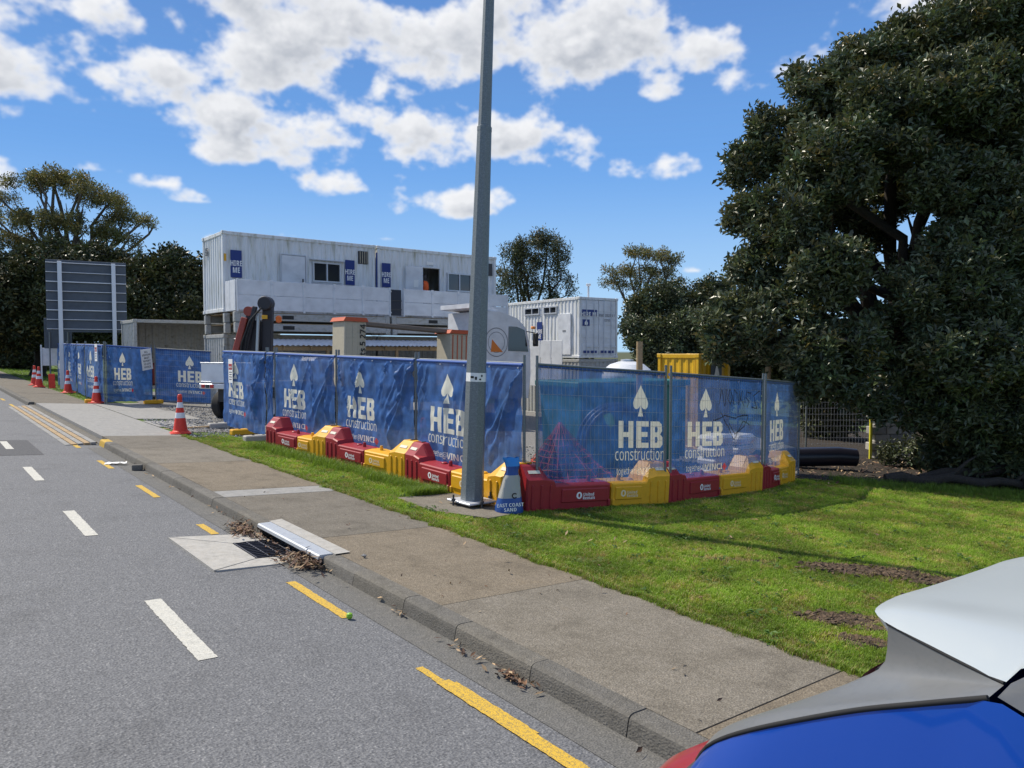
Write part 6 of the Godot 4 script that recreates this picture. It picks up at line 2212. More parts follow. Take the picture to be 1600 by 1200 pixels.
func tree(called: String, label: String, foot_at: Vector2, lobes: Array, fork: float, r0: float, mesh: Mesh, leaf: Material, bark: Material, per_area: float, sc: Vector2, sd: int, limbs: int, flat := 1.0, spread := 0.22, dry := 0.0, hollow := 0.45, category := "tree", group := "") -> Node3D:
	var g := pt(foot_at.x, foot_at.y)
	var o := thing(called, label, category, g, 0.0, group)
	var centre := Vector3.ZERO
	for b in lobes: centre += Vector3(b[0], b[1], -b[2])
	centre /= lobes.size()
	var top := Vector3(lerpf(foot_at.x, centre.x, 0.25), g.y + fork, lerpf(-foot_at.y, centre.z, 0.25)) - g
	var tr := Shape.new()
	tr.tube([Vector3(0, -0.1, 0), Vector3(0, 0.25, 0), top * 0.5 + Vector3(r0 * 0.4, 0, 0), top, top.lerp(centre - g, 0.5)], [r0 * 1.5, r0 * 1.1, r0 * 0.9, r0 * 0.8, r0 * 0.5], 10)
	part(o, "trunk", tr, bark)
	var r := RandomNumberGenerator.new()
	r.seed = sd
	for i in mini(limbs, lobes.size()):
		var b: Array = lobes[(i * 7 + 3) % lobes.size()] if limbs < lobes.size() else lobes[i]
		var e := Vector3(b[0], b[1], -b[2]) - g
		limb(o, top * r.randf_range(0.75, 1.0), e, r0 * r.randf_range(0.3, 0.5), r0 * 0.09, bark, e.distance_to(top) * 0.1, sd + i)
	var places := crown_places(lobes, per_area, sc.x, sc.y, sd, flat, hollow)
	for i in places.size(): places[i].origin -= g
	stuff(o, "crown", mesh, leaf, places, crown_colors(places.size(), sd + 1, spread, dry))
	return o

func airy(lobes: Array, k: float) -> Array:
	var o := []
	for b in lobes: o.append([b[0], b[1], b[2], b[3] * k])
	return o

# each lobe broken into smaller boughs set round it, so that the crown has clumps and hollows
func clumped(lobes: Array, n: int, size: float, reach: float, sd: int, squash := 1.0) -> Array:
	var r := RandomNumberGenerator.new()
	r.seed = sd
	var o := []
	for b in lobes:
		for i in n:
			var y := 1.0 - 2.0 * (i + 0.5) / n
			var a := 2.399963 * i + r.randf() * 1.2
			var c := sqrt(1.0 - y * y)
			var k: float = b[3] * size * r.randf_range(0.75, 1.25)
			var q: float = b[3] * reach * r.randf_range(0.85, 1.1)
			o.append([b[0] + cos(a) * c * q, b[1] + y * q * squash, b[2] + sin(a) * c * q, k])
	return o

func build_trees() -> void:
	var big_leaf := leaf_cluster(14, 0.155, 0.068, 0.17, 1)
	var broad := leaf_cluster(16, 0.3, 0.16, 0.42, 2)
	var narrow := leaf_cluster(18, 0.3, 0.09, 0.42, 3)
	var gloss := leaf_material(Color(0.09, 0.11, 0.058), 0.38, 0.3, 0.5)
	var dark := leaf_material(Color(0.055, 0.066, 0.028), 0.46, 0.15, 0.45)
	var olive := leaf_material(Color(0.17, 0.165, 0.065), 0.5, 0.4)
	var mid := leaf_material(Color(0.085, 0.095, 0.042), 0.5, 0.2)
	tree("evergreen_tree", "huge dark glossy evergreen tree filling the right side", Vector2(12.0, 21.0), clumped(BIG_CROWN, 9, 0.4, 0.68, 111), 3.0, 0.55, big_leaf, gloss, M.bark, 34.0, Vector2(0.75, 1.3), 101, 40, 0.8, 0.25, 0.04, 0.3)
	tree("umbrella_tree", "tall spreading olive umbrella-crowned tree at the far left", Vector2(-29.5, 50.0), clumped(airy(UMBRELLA_CROWN, 1.0), 6, 0.36, 0.8, 115, 0.3), 4.5, 0.55, narrow, olive, M.bark_pale, 6.0, Vector2(0.55, 0.95), 202, 24, 0.42, 0.35, 0.03, 0.6)
	var hedge := [HEDGE_CROWN.slice(0, 4) + HEDGE_CROWN.slice(7, 9) + HEDGE_CROWN.slice(13, 18), HEDGE_CROWN.slice(4, 7) + HEDGE_CROWN.slice(9, 13) + HEDGE_CROWN.slice(18, 20)]
	tree("broad_tree", "dense dark broadleaf tree behind the big sign board", Vector2(-30.0, 47.0), clumped(hedge[0], 8, 0.42, 0.68, 112), 2.0, 0.4, broad, dark, M.bark, 9.5, Vector2(0.7, 1.15), 303, 9, 1.0, 0.35, 0.08)
	tree("broad_tree", "dense dark broadleaf tree just left of the office containers", Vector2(-20.5, 45.5), clumped(hedge[1], 8, 0.42, 0.68, 113), 1.6, 0.35, broad, dark, M.bark, 9.5, Vector2(0.7, 1.15), 304, 8, 1.0, 0.35, 0.08)
	tree("open_tree", "rounded open-crowned tree right of the office containers", Vector2(1.2, 50.5), clumped(MIDDLE_CROWN, 6, 0.42, 0.7, 117), 3.4, 0.3, narrow, mid, M.bark, 7.0, Vector2(0.55, 0.9), 405, 14, 0.9, 0.3, 0.05, 0.35)
	tree("golden_tree", "golden olive flat-topped tree behind the white container", Vector2(8.9, 52.5), clumped(airy(GOLDEN_CROWN, 1.0), 6, 0.36, 0.8, 116, 0.35), 4.2, 0.28, narrow, olive, M.bark_pale, 6.0, Vector2(0.5, 0.85), 506, 12, 0.45, 0.35, 0.06, 0.5)
	tree("broad_tree", "dark green bushy tree between white container and big tree", Vector2(10.5, 47.5), clumped(BUSH_CROWN, 8, 0.42, 0.68, 114), 1.5, 0.3, broad, gloss, M.bark, 10.0, Vector2(0.55, 0.95), 607, 8, 1.0, 0.3, 0.03)
	# farther trees seen through the gaps, and low growth under the big tree
	var far_list := [[14.0, 52.0, 4.2, 3.0, "dark"], [20.0, 50.0, 5.0, 3.4, "dark"], [26.5, 46.0, 5.5, 3.6, "dark"], [33.0, 40.0, 6.0, 4.0, "dark"], [13.0, 31.0, 2.6, 2.0, "dark"], [17.5, 30.0, 2.8, 2.2, "dark"], [22.5, 28.0, 3.0, 2.4, "dark"], [-40.0, 60.0, 4.5, 4.0, "dark"], [-50.0, 66.0, 5.0, 4.2, "dark"], [-34.0, 66.0, 3.5, 3.6, "dark"], [-2.0, 62.0, 2.4, 3.0, "dark"], [5.0, 60.0, 2.6, 3.0, "dark"], [-8.0, 64.0, 2.6, 3.2, "dark"]]
	var spots := ["right of the bushy tree", "behind the middle of the big tree", "behind the right part of the big tree", "beyond the right edge of the big tree", "behind the pale block pier", "behind the trunk of the big tree", "low in the shade at the right edge", "at the left edge beyond the lawn", "farthest away at the left edge", "behind the umbrella-crowned tree", "behind the office containers, right end", "behind the white door-end container", "behind the office containers, left end"]
	for i in far_list.size():
		var q: Array = far_list[i]
		var lobes := []
		var r := RandomNumberGenerator.new()
		r.seed = 700 + i
		for k in 9: lobes.append([q[0] + r.randfn(0, q[3] * 0.5), ground_y(q[0], q[1]) + q[2] * r.randf_range(0.35, 0.95), q[1] + r.randfn(0, q[3] * 0.3), q[3] * r.randf_range(0.35, 0.55)])
		tree("distant_tree", "dark distant tree " + spots[i], Vector2(q[0], q[1]), lobes, 1.6, 0.25, broad, dark, M.bark, 4.0, Vector2(0.9, 1.4), 800 + i, 4, 1.0, 0.35, 0.03, 0.4, "tree", "distant trees behind the site")
	var shrub_leaf := leaf_cluster(12, 0.12, 0.055, 0.14, 7)
	var shrubs := [[12.3, 18.0, 0.9, "left of centre"], [14.2, 17.6, 1.1, "in the middle"], [16.4, 17.8, 1.3, "right of centre"], [10.9, 20.0, 0.7, "by the block pier"], [18.5, 17.5, 1.2, "at the right edge"]]
	for i in shrubs.size():
		var q: Array = shrubs[i]
		var gy := ground_y(q[0], q[1])
		var lobes := [[q[0], gy + q[2] * 0.5, q[1], q[2] * 0.55], [q[0] + 0.5, gy + q[2] * 0.35, q[1] + 0.2, q[2] * 0.45], [q[0] - 0.5, gy + q[2] * 0.4, q[1] + 0.3, q[2] * 0.45], [q[0] + 0.1, gy + q[2] * 0.85, q[1] + 0.3, q[2] * 0.4]]
		tree("shrub", "dark shrub in the shade under the big tree, " + q[3], Vector2(q[0], q[1]), lobes, 0.2, 0.05, shrub_leaf, gloss, M.bark, 40.0, Vector2(0.8, 1.3), 900 + i, 4, 1.0, 0.3, 0.0, 0.2, "shrub", "shrubs under the big tree")
	# fallen limbs on the ground
	var logs := [[[9.0, 16.3], [12.6, 16.6], [16.5, 16.9], 0.13, 0.5, "long dark fallen limb arching along the lawn edge"], [[11.0, 15.9], [13.8, 15.7], [17.5, 15.5], 0.2, 0.16, "thick dark log lying at the lawn edge, right"], [[8.2, 16.2], [10.2, 16.0], [12.2, 15.8], 0.12, 0.1, "thin dark log at the lawn edge, left"], [[12.5, 15.4], [15.0, 15.1], [18.0, 15.0], 0.12, 0.1, "thin dark log nearest the lawn, right"]]
	for i in logs.size():
		var q: Array = logs[i]
		var base := pt(q[0][0], q[0][1])
		var o := thing("fallen_limb", q[5], "log", base, 0.0, "fallen limbs under the big tree")
		var pts := []
		var rad := []
		for k in 13:
			var f := k / 12.0
			var a := Vector2(q[0][0], q[0][1]).lerp(Vector2(q[1][0], q[1][1]), f)
			var b := Vector2(q[1][0], q[1][1]).lerp(Vector2(q[2][0], q[2][1]), f)
			var c := a.lerp(b, f)
			pts.append(pt(c.x, c.y, q[3] * 0.8 + q[4] * sin(PI * f) + 0.05 * sin(k * 1.9)) - base)
			rad.append(q[3] * (1.0 - 0.4 * f) * (1.0 + 0.12 * sin(k * 2.3)))
		var sh := Shape.new()
		sh.tube(pts, rad, 9)
		part(o, "stem", sh, M.bark)
		for k in [4, 8]:
			var st := Shape.new()
			st.tube([pts[k], pts[k] + Vector3(0.3, 0.35, 0.1), pts[k] + Vector3(0.7, 0.5, -0.1)], [rad[k] * 0.5, rad[k] * 0.3, 0.015], 6)
			part(o, "branch_stub", st, M.bark)

# ---------------------------------------------------------------- grass, soil and litter
func grass_clump(sd: int, blades: int, high: float) -> ArrayMesh:
	var r := RandomNumberGenerator.new()
	r.seed = sd
	var sh := Shape.new()
	for i in blades:
		var a := r.randf() * TAU
		var at := Vector3(r.randfn(0, 0.014), 0, r.randfn(0, 0.014))
		var lean := Vector3(cos(a), 0, sin(a)) * r.randf_range(0.15, 0.9)
		var h := high * r.randf_range(0.55, 1.15)
		var side := Vector3(-sin(a), 0, cos(a)) * r.randf_range(0.0016, 0.003)
		var m := at + Vector3(0, h * 0.62, 0) + lean * h * 0.3
		var t := at + Vector3(0, h * 0.9, 0) + lean * h * 0.85
		sh.tri(at - side, at + side, m + side * 0.8)
		sh.tri(at - side, m + side * 0.8, m - side * 0.8)
		sh.tri(m - side * 0.8, m + side * 0.8, t)
	return sh.mesh()

var lawn_edge := PackedVector2Array()
const BARE := [[4.05, 8.05, 0.62, 0.2], [3.55, 8.2, 0.3, 0.12], [4.6, 7.75, 0.35, 0.16], [2.85, 6.28, 0.32, 0.15], [2.45, 8.25, 0.55, 0.1], [2.75, 5.75, 0.2, 0.1], [3.2, 6.05, 0.3, 0.08]]

func build_grass() -> void:
	for s in [-7.0, -4.0, -1.0, 3.0, 6.0, 9.0, 12.0, 15.0, 16.3]: lawn_edge.append(road_xd(s, -1.83))
	for q in [[-7.9, 17.9], [-7.0, 18.2], [-5.75, 16.9], [-3.7, 15.0], [-1.8, 13.0], [-0.1, 10.75], [0.35, 10.62], [2.6, 11.9], [4.85, 14.05], [6.2, 16.1], [8.5, 16.2], [11.0, 15.7], [13.5, 15.2], [17.0, 14.9], [20.0, 14.0], [20.0, 3.0]]: lawn_edge.append(Vector2(q[0], q[1]))
	var r := RandomNumberGenerator.new()
	r.seed = 33
	var nz := FastNoiseLite.new()
	nz.seed = 3
	nz.frequency = 0.7
	nz.fractal_octaves = 4
	var sets := [[], [], []]
	var cols := [[], [], []]
	var tall := []
	var tall_col := []
	var pad := PackedVector2Array()
	for q in [[6.95, -2.35], [5.9, -2.32], [5.2, -2.72], [5.28, -3.15], [5.9, -3.5], [7.0, -3.4]]: pad.append(road_xd(q[0], q[1]))
	var x := -8.2
	while x < 13.5:
		var d := 3.6
		while d < 18.6:
			var dens := 2300.0 if d < 7.0 else (1500.0 if d < 10.0 else (900.0 if d < 13.0 else 560.0))
			if absf(x) > d * 0.72 + 1.0:
				d += 0.5
				continue
			for i in int(dens * 0.25):
				var q := Vector2(x + r.randf() * 0.5, d + r.randf() * 0.5)
				if not Geometry2D.is_point_in_polygon(q, lawn_edge) or Geometry2D.is_point_in_polygon(q, pad): continue
				var bare := false
				for b in BARE:
					if pow((q.x - b[0]) / b[2], 2) + pow((q.y - b[1]) / b[3], 2) < 1.0 + 0.8 * nz.get_noise_2d(q.x * 6.0, q.y * 6.0): bare = true
				if bare and r.randf() < 0.6: continue
				var k := nz.get_noise_2d(q.x, q.y)
				var worn := nz.get_noise_2d(q.x * 2.3 + 90.0, q.y * 2.3)
				if worn > 0.3 and d < 10.0 and r.randf() < 0.5: continue
				var g := ground_y(q.x, q.y)
				var size := (0.85 + 0.35 * k) * r.randf_range(0.75, 1.25) * (1.15 if d > 10.0 else 1.0)
				var v := r.randi() % 3
				sets[v].append(Transform3D(Basis(Vector3.UP, r.randf() * TAU).scaled(Vector3(size * 1.1, size, size * 1.1)), Vector3(q.x, g - 0.016, -q.y)))
				var dry := 1.0 if bare or r.randf() < 0.09 + maxf(0.0, worn) * 0.8 else 0.0
				var t := clampf(1.15 + 0.75 * k + r.randfn(0, 0.2), 0.5, 2.0)
				cols[v].append(Color(0.2 * t * (1.0 + 0.5 * maxf(0.0, worn)), 0.3 * t, 0.034 * t) if dry < 0.5 else Color(0.36 * t, 0.3 * t, 0.12 * t))
			d += 0.5
		x += 0.5
	# longer grass round the post, the blocks and along the shade
	for i in 5200:
		var q := Vector2.ZERO
		var w := r.randi() % 3
		if w == 0: q = Vector2(-5.6, 16.5).lerp(Vector2(-1.0, 11.4), r.randf()) + Vector2(r.randfn(0, 0.13), r.randfn(0, 0.13)) - Vector2(0.1, 0.08)
		elif w == 1: q = Vector2(7.0, 15.9).lerp(Vector2(14.0, 14.9), r.randf()) + Vector2(0, r.randfn(0, 0.35))
		else: q = Vector2(-1.25 + r.randfn(0, 0.14), 11.15 + r.randfn(0, 0.2))
		if Geometry2D.is_point_in_polygon(q, pad): continue
		var s := r.randf_range(0.7, 1.3)
		tall.append(Transform3D(Basis(Vector3.UP, r.randf() * TAU).scaled(Vector3.ONE * s), pt(q.x, q.y, -0.016)))
		var t := r.randf_range(0.6, 1.3)
		tall_col.append(Color(0.19 * t, 0.29 * t, 0.042 * t))
	# ragged edge over the footpath
	for i in 4200:
		var s := pow(r.randf(), 1.3) * 17.0 - 1.0
		var t := -1.86 + 0.09 * nz.get_noise_1d(s * 3.0) + r.randfn(0, 0.025)
		var v := r.randi() % 3
		var size := r.randf_range(0.6, 1.3)
		sets[v].append(Transform3D(Basis(Vector3.UP, r.randf() * TAU).scaled(Vector3.ONE * size), road_pt(s, t, -0.006)))
		var tt := r.randf_range(0.6, 1.4)
		cols[v].append(Color(0.2 * tt, 0.29 * tt, 0.036 * tt) if r.randf() < 0.75 else Color(0.34 * tt, 0.28 * tt, 0.12 * tt))
	var weeds := []
	var weed_col := []
	for i in 900:
		var q := Vector2(r.randf_range(-4.0, 8.0), r.randf_range(5.0, 14.0))
		if not Geometry2D.is_point_in_polygon(q, lawn_edge) or nz.get_noise_2d(q.x * 1.5 + 200.0, q.y * 1.5) < 0.05: continue
		weeds.append(Transform3D(Basis(Vector3.UP, r.randf() * TAU).scaled(Vector3(1.0, 0.55, 1.0) * r.randf_range(0.6, 1.2)), pt(q.x, q.y, 0.02)))
		var t := r.randf_range(0.6, 1.3)
		weed_col.append(Color(0.09 * t, 0.17 * t, 0.035 * t))
	var mat := leaf_material(Color(1, 1, 1), 0.5, 0.8, 0.4)
	var o := setting("lawn")
	for v in 3: stuff(o, "grass", grass_clump(50 + v, 9, 0.05), mat, sets[v], cols[v])
	stuff(o, "long_grass", grass_clump(60, 9, 0.15), mat, tall, tall_col)
	stuff(o, "broadleaf_weeds", leaf_cluster(9, 0.055, 0.03, 0.05, 77), mat, weeds, weed_col)
	print("grass clumps ", sets[0].size() * 3)
	# far lawn at the left, coarser tufts
	var far_t := []
	var far_c := []
	for i in 9000:
		var q := road_xd(r.randf_range(27.5, 75.0), -2.0 - pow(r.randf(), 1.3) * 16.0)
		if q.x > -22.5 and (q - Vector2(-22.0, 36.0)).dot(Vector2(0.8, 0.6)) > 0.2: continue
		if q.x > -15.0: continue
		far_t.append(Transform3D(Basis(Vector3.UP, r.randf() * TAU).scaled(Vector3(2.4, 1.3, 2.4)), pt(q.x, q.y, -0.016)))
		var t := r.randf_range(0.6, 1.3)
		far_c.append(Color(0.19 * t, 0.29 * t, 0.036 * t))
	stuff(o, "far_grass", grass_clump(64, 9, 0.07), mat, far_t, far_c)
	# bare earth
	var earth := setting("bare_soil")
	part(earth, "soil_bed", flat_area([Vector2(5.9, 16.3), Vector2(8.5, 16.0), Vector2(11.0, 15.5), Vector2(13.5, 15.0), Vector2(20.0, 14.0), Vector2(34.0, 18.0), Vector2(34.0, 38.0), Vector2(10.0, 38.0), Vector2(9.6, 24.0)], -0.006), M.soil)
	for b in BARE:
		var poly := []
		for i in 18:
			var a := TAU * i / 18
			var k := 1.1 + 0.35 * nz.get_noise_2d(cos(a) * 2.0 + b[0] * 9.0, sin(a) * 2.0)
			poly.append(Vector2(b[0] + cos(a) * b[2] * k, b[1] + sin(a) * b[3] * k))
		part(earth, "soil_patch", flat_area(poly, -0.008), M.soil)
	var clods := []
	var cc := []
	for i in 6000:
		var b: Array = BARE[[0, 0, 0, 1, 2, 2, 3, 3, 5, 6][r.randi() % 10]]
		var q := Vector2(b[0] + r.randfn(0, 0.5) * b[2], b[1] + r.randfn(0, 0.5) * b[3])
		var k := pow(r.randf(), 3.0) * 0.026 + 0.005
		clods.append(Transform3D(Basis.from_euler(Vector3(r.randf() * TAU, r.randf() * TAU, 0)).scaled(Vector3(k * 1.3, k * 0.75, k)), pt(q.x, q.y, k * 0.25)))
		var t := r.randf_range(0.5, 1.6)
		cc.append(Color(0.082 * t, 0.055 * t, 0.034 * t))
	var sm := plain(Color(1, 1, 1), 1.0)
	sm.vertex_color_use_as_albedo = true
	stuff(earth, "clods", stone_mesh(9), sm, clods, cc)
	# leaf litter: on the shaded soil, in the gutter, on lawn and path
	var leaf := Shape.new()
	for k in 2:
		var s := -1.0 if k else 1.0
		leaf.tri(Vector3(-0.04, 0, 0), Vector3(0, 0.008, 0.013 * s) if s < 0 else Vector3(0.045, 0.012, 0), Vector3(0.045, 0.012, 0) if s < 0 else Vector3(0, 0.008, 0.013 * s))
	var lm := plain(Color(1, 1, 1), 0.8)
	lm.vertex_color_use_as_albedo = true
	var lp := []
	var lc := []
	var add := func(p: Vector3, k: float) -> void:
		lp.append(Transform3D(Basis.from_euler(Vector3(r.randfn(0, 0.4), r.randf() * TAU, r.randfn(0, 0.4))).scaled(Vector3.ONE * k), p))
		var t := r.randf_range(0.5, 1.5)
		lc.append([Color(0.16 * t, 0.085 * t, 0.045 * t), Color(0.3 * t, 0.21 * t, 0.12 * t), Color(0.09 * t, 0.05 * t, 0.035 * t)][r.randi() % 3])
	for q in [[6.25, 0.17, 0.16, 0.07, 230], [6.05, 0.1, 0.3, 0.05, 80], [4.55, 0.12, 0.16, 0.09, 330], [4.8, 0.2, 0.25, 0.1, 80], [1.3, 0.08, 0.13, 0.022, 55], [1.95, 0.09, 0.1, 0.025, 12], [2.8, 0.07, 0.1, 0.03, 8], [9.0, 0.07, 2.5, 0.04, 30], [-0.3, 0.12, 0.6, 0.08, 7]]:
		for i in q[4]: add.call(road_pt(q[0] + r.randfn(0, 1) * q[2], maxf(0.03, q[1] + r.randfn(0, 1) * q[3]), -0.112 + absf(r.randfn(0, 1)) * (0.045 if q[4] > 200 else 0.012)), r.randf_range(0.6, 1.2))
	for i in 1500:
		var q := Vector2(r.randf_range(6.5, 17.0), r.randf_range(15.3, 22.0))
		add.call(pt(q.x, q.y, 0.01 + 0.02 * r.randf()), r.randf_range(1.0, 1.8))
	for i in 60: add.call(pt(r.randf_range(-2.0, 5.0), r.randf_range(6.2, 11.0), 0.035), r.randf_range(0.6, 1.1))
	for i in 40: add.call(road_pt(r.randf_range(-1.0, 9.0), r.randf_range(-1.8, -0.2), 0.008), r.randf_range(0.3, 0.8))
	var lit := stuff(self, "leaf_litter", leaf.mesh(), lm, lp, lc)
	lit.set_meta("label", "brown dead leaves strewn in the gutter and under the tree")
	lit.set_meta("category", "leaf litter")
	# small loose things
	var ball := part(self, "green_fruit", lathe_of([Vector2(0, 0), Vector2(0.02, 0.006), Vector2(0.027, 0.025), Vector2(0.022, 0.044), Vector2(0.006, 0.052), Vector2(0, 0.05)], 14), plain(Color(0.22, 0.45, 0.03), 0.4))
	ball.position = road_pt(2.9, 0.46, -0.126)
	tag(ball, "small round green fruit at the end of a yellow dash", "fruit")
	var stone := part(self, "loose_stone", stone_mesh(15), M.concrete_grey)
	stone.position = road_pt(4.13, -0.33, 0.02)
	stone.scale = Vector3(0.035, 0.03, 0.028)
	tag(stone, "single pale stone on the footpath beside the drain", "stone")
	var brick := Shape.new()
	brick.cbox(Vector3.ZERO, Vector3(0.17, 0.1, 0.12), 0.012)
	var bk := part(self, "kerb_fragment", brick, M.kerb)
	bk.position = road_pt(11.55, 0.12, -0.075)
	bk.rotation.y = 0.4
	tag(bk, "broken lump of kerb concrete lying in the gutter", "concrete lump")
	var pap := Shape.new()
	var rows := []
	for j in 6:
		var row := []
		for i in 9: row.append(Vector3(i * 0.045 - 0.18, 0.02 + 0.035 * absf(nz.get_noise_2d(i * 1.3, j * 1.7)) * 2.0, 0.07 - j * 0.025))
		rows.append(row)
	pap.sheet(rows)
	var pp := part(self, "paper_scrap", pap, M.letter_white)
	pp.position = road_pt(12.35, 0.3, -0.13)
	pp.rotation.y = 0.2
	tag(pp, "crumpled white scrap lying in the gutter", "litter")

func lathe_of(pr: Array, sides: int) -> ArrayMesh:
	var s := Shape.new()
	s.lathe(pr, sides)
	return s.mesh()

# ---------------------------------------------------------------- parked car: x forward, y up, z to its right
func along(c: Array, n: int) -> Array:
	# a curve through the points, sampled n + 1 times
	var cv := Curve3D.new()
	cv.bake_interval = 0.01
	for i in c.size():
		var t: Vector3 = (c[mini(i + 1, c.size() - 1)] - c[maxi(i - 1, 0)]) / 6.0
		cv.add_point(c[i], -t, t)
	var o := []
	for i in n + 1: o.append(cv.sample_baked(cv.get_baked_length() * i / n, true))
	return o

func patch(bottom: Array, top: Array, left: Array, right: Array, n: int, m: int) -> Array:
	# sheet spanned by four edge curves; left and right run from bottom to top
	var b := along(bottom, n)
	var t := along(top, n)
	var l := along(left, m)
	var r := along(right, m)
	var rows := []
	for j in m + 1:
		var v := float(j) / m
		var row := []
		for i in n + 1:
			var u := float(i) / n
			row.append(b[i].lerp(t[i], v) + l[j].lerp(r[j], u) - b[0].lerp(b[n], u).lerp(t[0].lerp(t[n], u), v))
		rows.append(row)
	return rows

func other_side(rows: Array) -> Array:
	var o := []
	for r in rows:
		var q := []
		for p in r: q.append(Vector3(p.x, p.y, -p.z))
		o.append(q)
	return o

func both(o: Node3D, called: String, rows: Array, mat: Material) -> void:
	var a := Shape.new()
	a.sheet(rows)
	part(o, called, a, mat)
	var b := Shape.new()
	b.sheet(other_side(rows), true)
	part(o, called, b, mat)

func v3(a: Array) -> Array:
	# (forward, height, side) triples
	var o := []
	for q in a: o.append(Vector3(q[0], q[1], q[2]))
	return o

func build_car() -> void:
	var at := Vector2(1.8, 1.468)
	var o := thing("parked_car", "blue hatchback with white roof parked at the kerb, rear quarter", "car", Vector3(at.x, -0.327, -at.y))
	# it stands on the cambered road: leaning to its left and slightly nose down
	var fw := Vector3(0.632, -0.0151, 0.775).normalized()
	var rt := Vector3(-0.775, 0.063, 0.632).normalized()
	var upv := rt.cross(fw).normalized()
	o.basis = Basis(fw, upv, fw.cross(upv).normalized())
	var blue := plain(Color(0.001, 0.07, 0.46), 0.38, 0.45)
	blue.clearcoat_enabled = true
	blue.clearcoat = 1.0
	blue.clearcoat_roughness = 0.03
	var white := plain(Color(0.39, 0.43, 0.445), 0.45)
	white.clearcoat_enabled = true
	white.clearcoat = 0.35
	white.clearcoat_roughness = 0.1
	var grey := stained(plain(Color(0.15, 0.155, 0.158), 0.4), M.concrete.detail_albedo, 0.22, false)
	grey.clearcoat_enabled = true
	grey.clearcoat = 0.35
	grey.clearcoat_roughness = 0.35
	var lamp := plain(Color(0.26, 0.003, 0.008), 0.12)
	lamp.clearcoat_enabled = true
	lamp.clearcoat = 1.0
	# roof: sections from the spoiler edge to the top of the windscreen, right half then mirrored
	var half := [
		[[-0.808, 1.592, 0.65], [-0.853, 1.6, 0.6], [-0.882, 1.597, 0.42], [-0.884, 1.594, 0.22], [-0.886, 1.592, 0.0]],
		[[-0.77, 1.589, 0.668], [-0.81, 1.614, 0.595], [-0.82, 1.616, 0.42], [-0.82, 1.614, 0.22], [-0.82, 1.613, 0.0]],
		[[-0.69, 1.585, 0.7], [-0.72, 1.626, 0.59], [-0.72, 1.636, 0.4], [-0.72, 1.638, 0.2], [-0.72, 1.638, 0.0]],
		[[-0.594, 1.584, 0.75], [-0.6, 1.636, 0.6], [-0.6, 1.652, 0.4], [-0.6, 1.657, 0.2], [-0.6, 1.658, 0.0]],
		[[-0.504, 1.593, 0.81], [-0.49, 1.645, 0.61], [-0.48, 1.664, 0.4], [-0.48, 1.67, 0.2], [-0.48, 1.672, 0.0]],
		[[-0.45, 1.635, 0.765], [-0.42, 1.652, 0.62], [-0.4, 1.672, 0.4], [-0.4, 1.68, 0.2], [-0.4, 1.682, 0.0]],
		[[-0.1, 1.64, 0.71], [-0.1, 1.662, 0.61], [-0.1, 1.7, 0.4], [-0.1, 1.715, 0.2], [-0.1, 1.72, 0.0]],
		[[0.6, 1.62, 0.67], [0.6, 1.65, 0.58], [0.6, 1.69, 0.38], [0.6, 1.705, 0.2], [0.6, 1.71, 0.0]],
		[[1.15, 1.54, 0.63], [1.15, 1.57, 0.54], [1.15, 1.61, 0.36], [1.15, 1.63, 0.2], [1.15, 1.635, 0.0]]]
	for i in range(2, 6):
		for k in range(2, 5): half[i][k][1] -= 0.012
	var cols := []
	for k in 5:
		var c := []
		for h in half: c.append(Vector3(h[k][0], h[k][1], h[k][2]))
		cols.append(along(c, 48))
	var rows := []
	for i in 49:
		var sec := []
		for k in 5: sec.append(cols[k][i])
		for k in [3, 2, 1, 0]: sec.append(Vector3(cols[k][i].x, cols[k][i].y, -cols[k][i].z))
		rows.append(along(sec, 48))
	var rf := Shape.new()
	rf.sheet(rows, true)
	part(o, "roof", rf, white)
	var lip := Shape.new()
	var under := []
	for p in rows[0]: under.append(p + Vector3(0.03, -0.035, 0))
	lip.sheet([under, rows[0]], true)
	part(o, "spoiler_edge", lip, white)
	# rear pillar
	var belt := v3([[-1.247, 1.089, 0.73], [-1.193, 1.163, 0.75], [-1.05, 1.271, 0.79], [-0.803, 1.421, 0.82], [-0.645, 1.504, 0.84], [-0.524, 1.564, 0.85]])
	var seam := v3([[-0.8, 1.586, 0.65], [-0.69, 1.578, 0.698], [-0.594, 1.577, 0.748], [-0.512, 1.584, 0.806]])
	var neck := v3([[-1.247, 1.089, 0.73], [-1.242, 1.133, 0.665], [-1.042, 1.292, 0.62], [-0.887, 1.415, 0.62], [-0.818, 1.475, 0.63], [-0.804, 1.523, 0.635], [-0.8, 1.586, 0.65]])
	both(o, "rear_pillar", patch(belt, seam, neck, v3([[-0.524, 1.564, 0.85], [-0.512, 1.584, 0.806]]), 30, 24), grey)
	for s in [1.0, -1.0]:
		var g := Shape.new()
		var line := []
		for p in along(belt, 24): line.append(Vector3(p.x, p.y, p.z * s))
		g.tube(line, 0.006, 6)
		part(o, "belt_seal", g, M.rubber)
		var g2 := Shape.new()
		line = []
		for p in along(seam, 16): line.append(Vector3(p.x, p.y + 0.003, p.z * s))
		g2.tube(line, 0.0035, 6)
		part(o, "roof_seal", g2, M.rubber)
	# flanks below the belt line
	var sill := belt.slice(0, 6) + v3([[-0.443, 1.552, 0.87], [0.0, 1.44, 0.885], [0.7, 1.28, 0.89], [1.5, 1.16, 0.88], [2.2, 1.08, 0.83], [2.72, 0.92, 0.68]])
	var flank := []
	var sl := along(sill, 60)
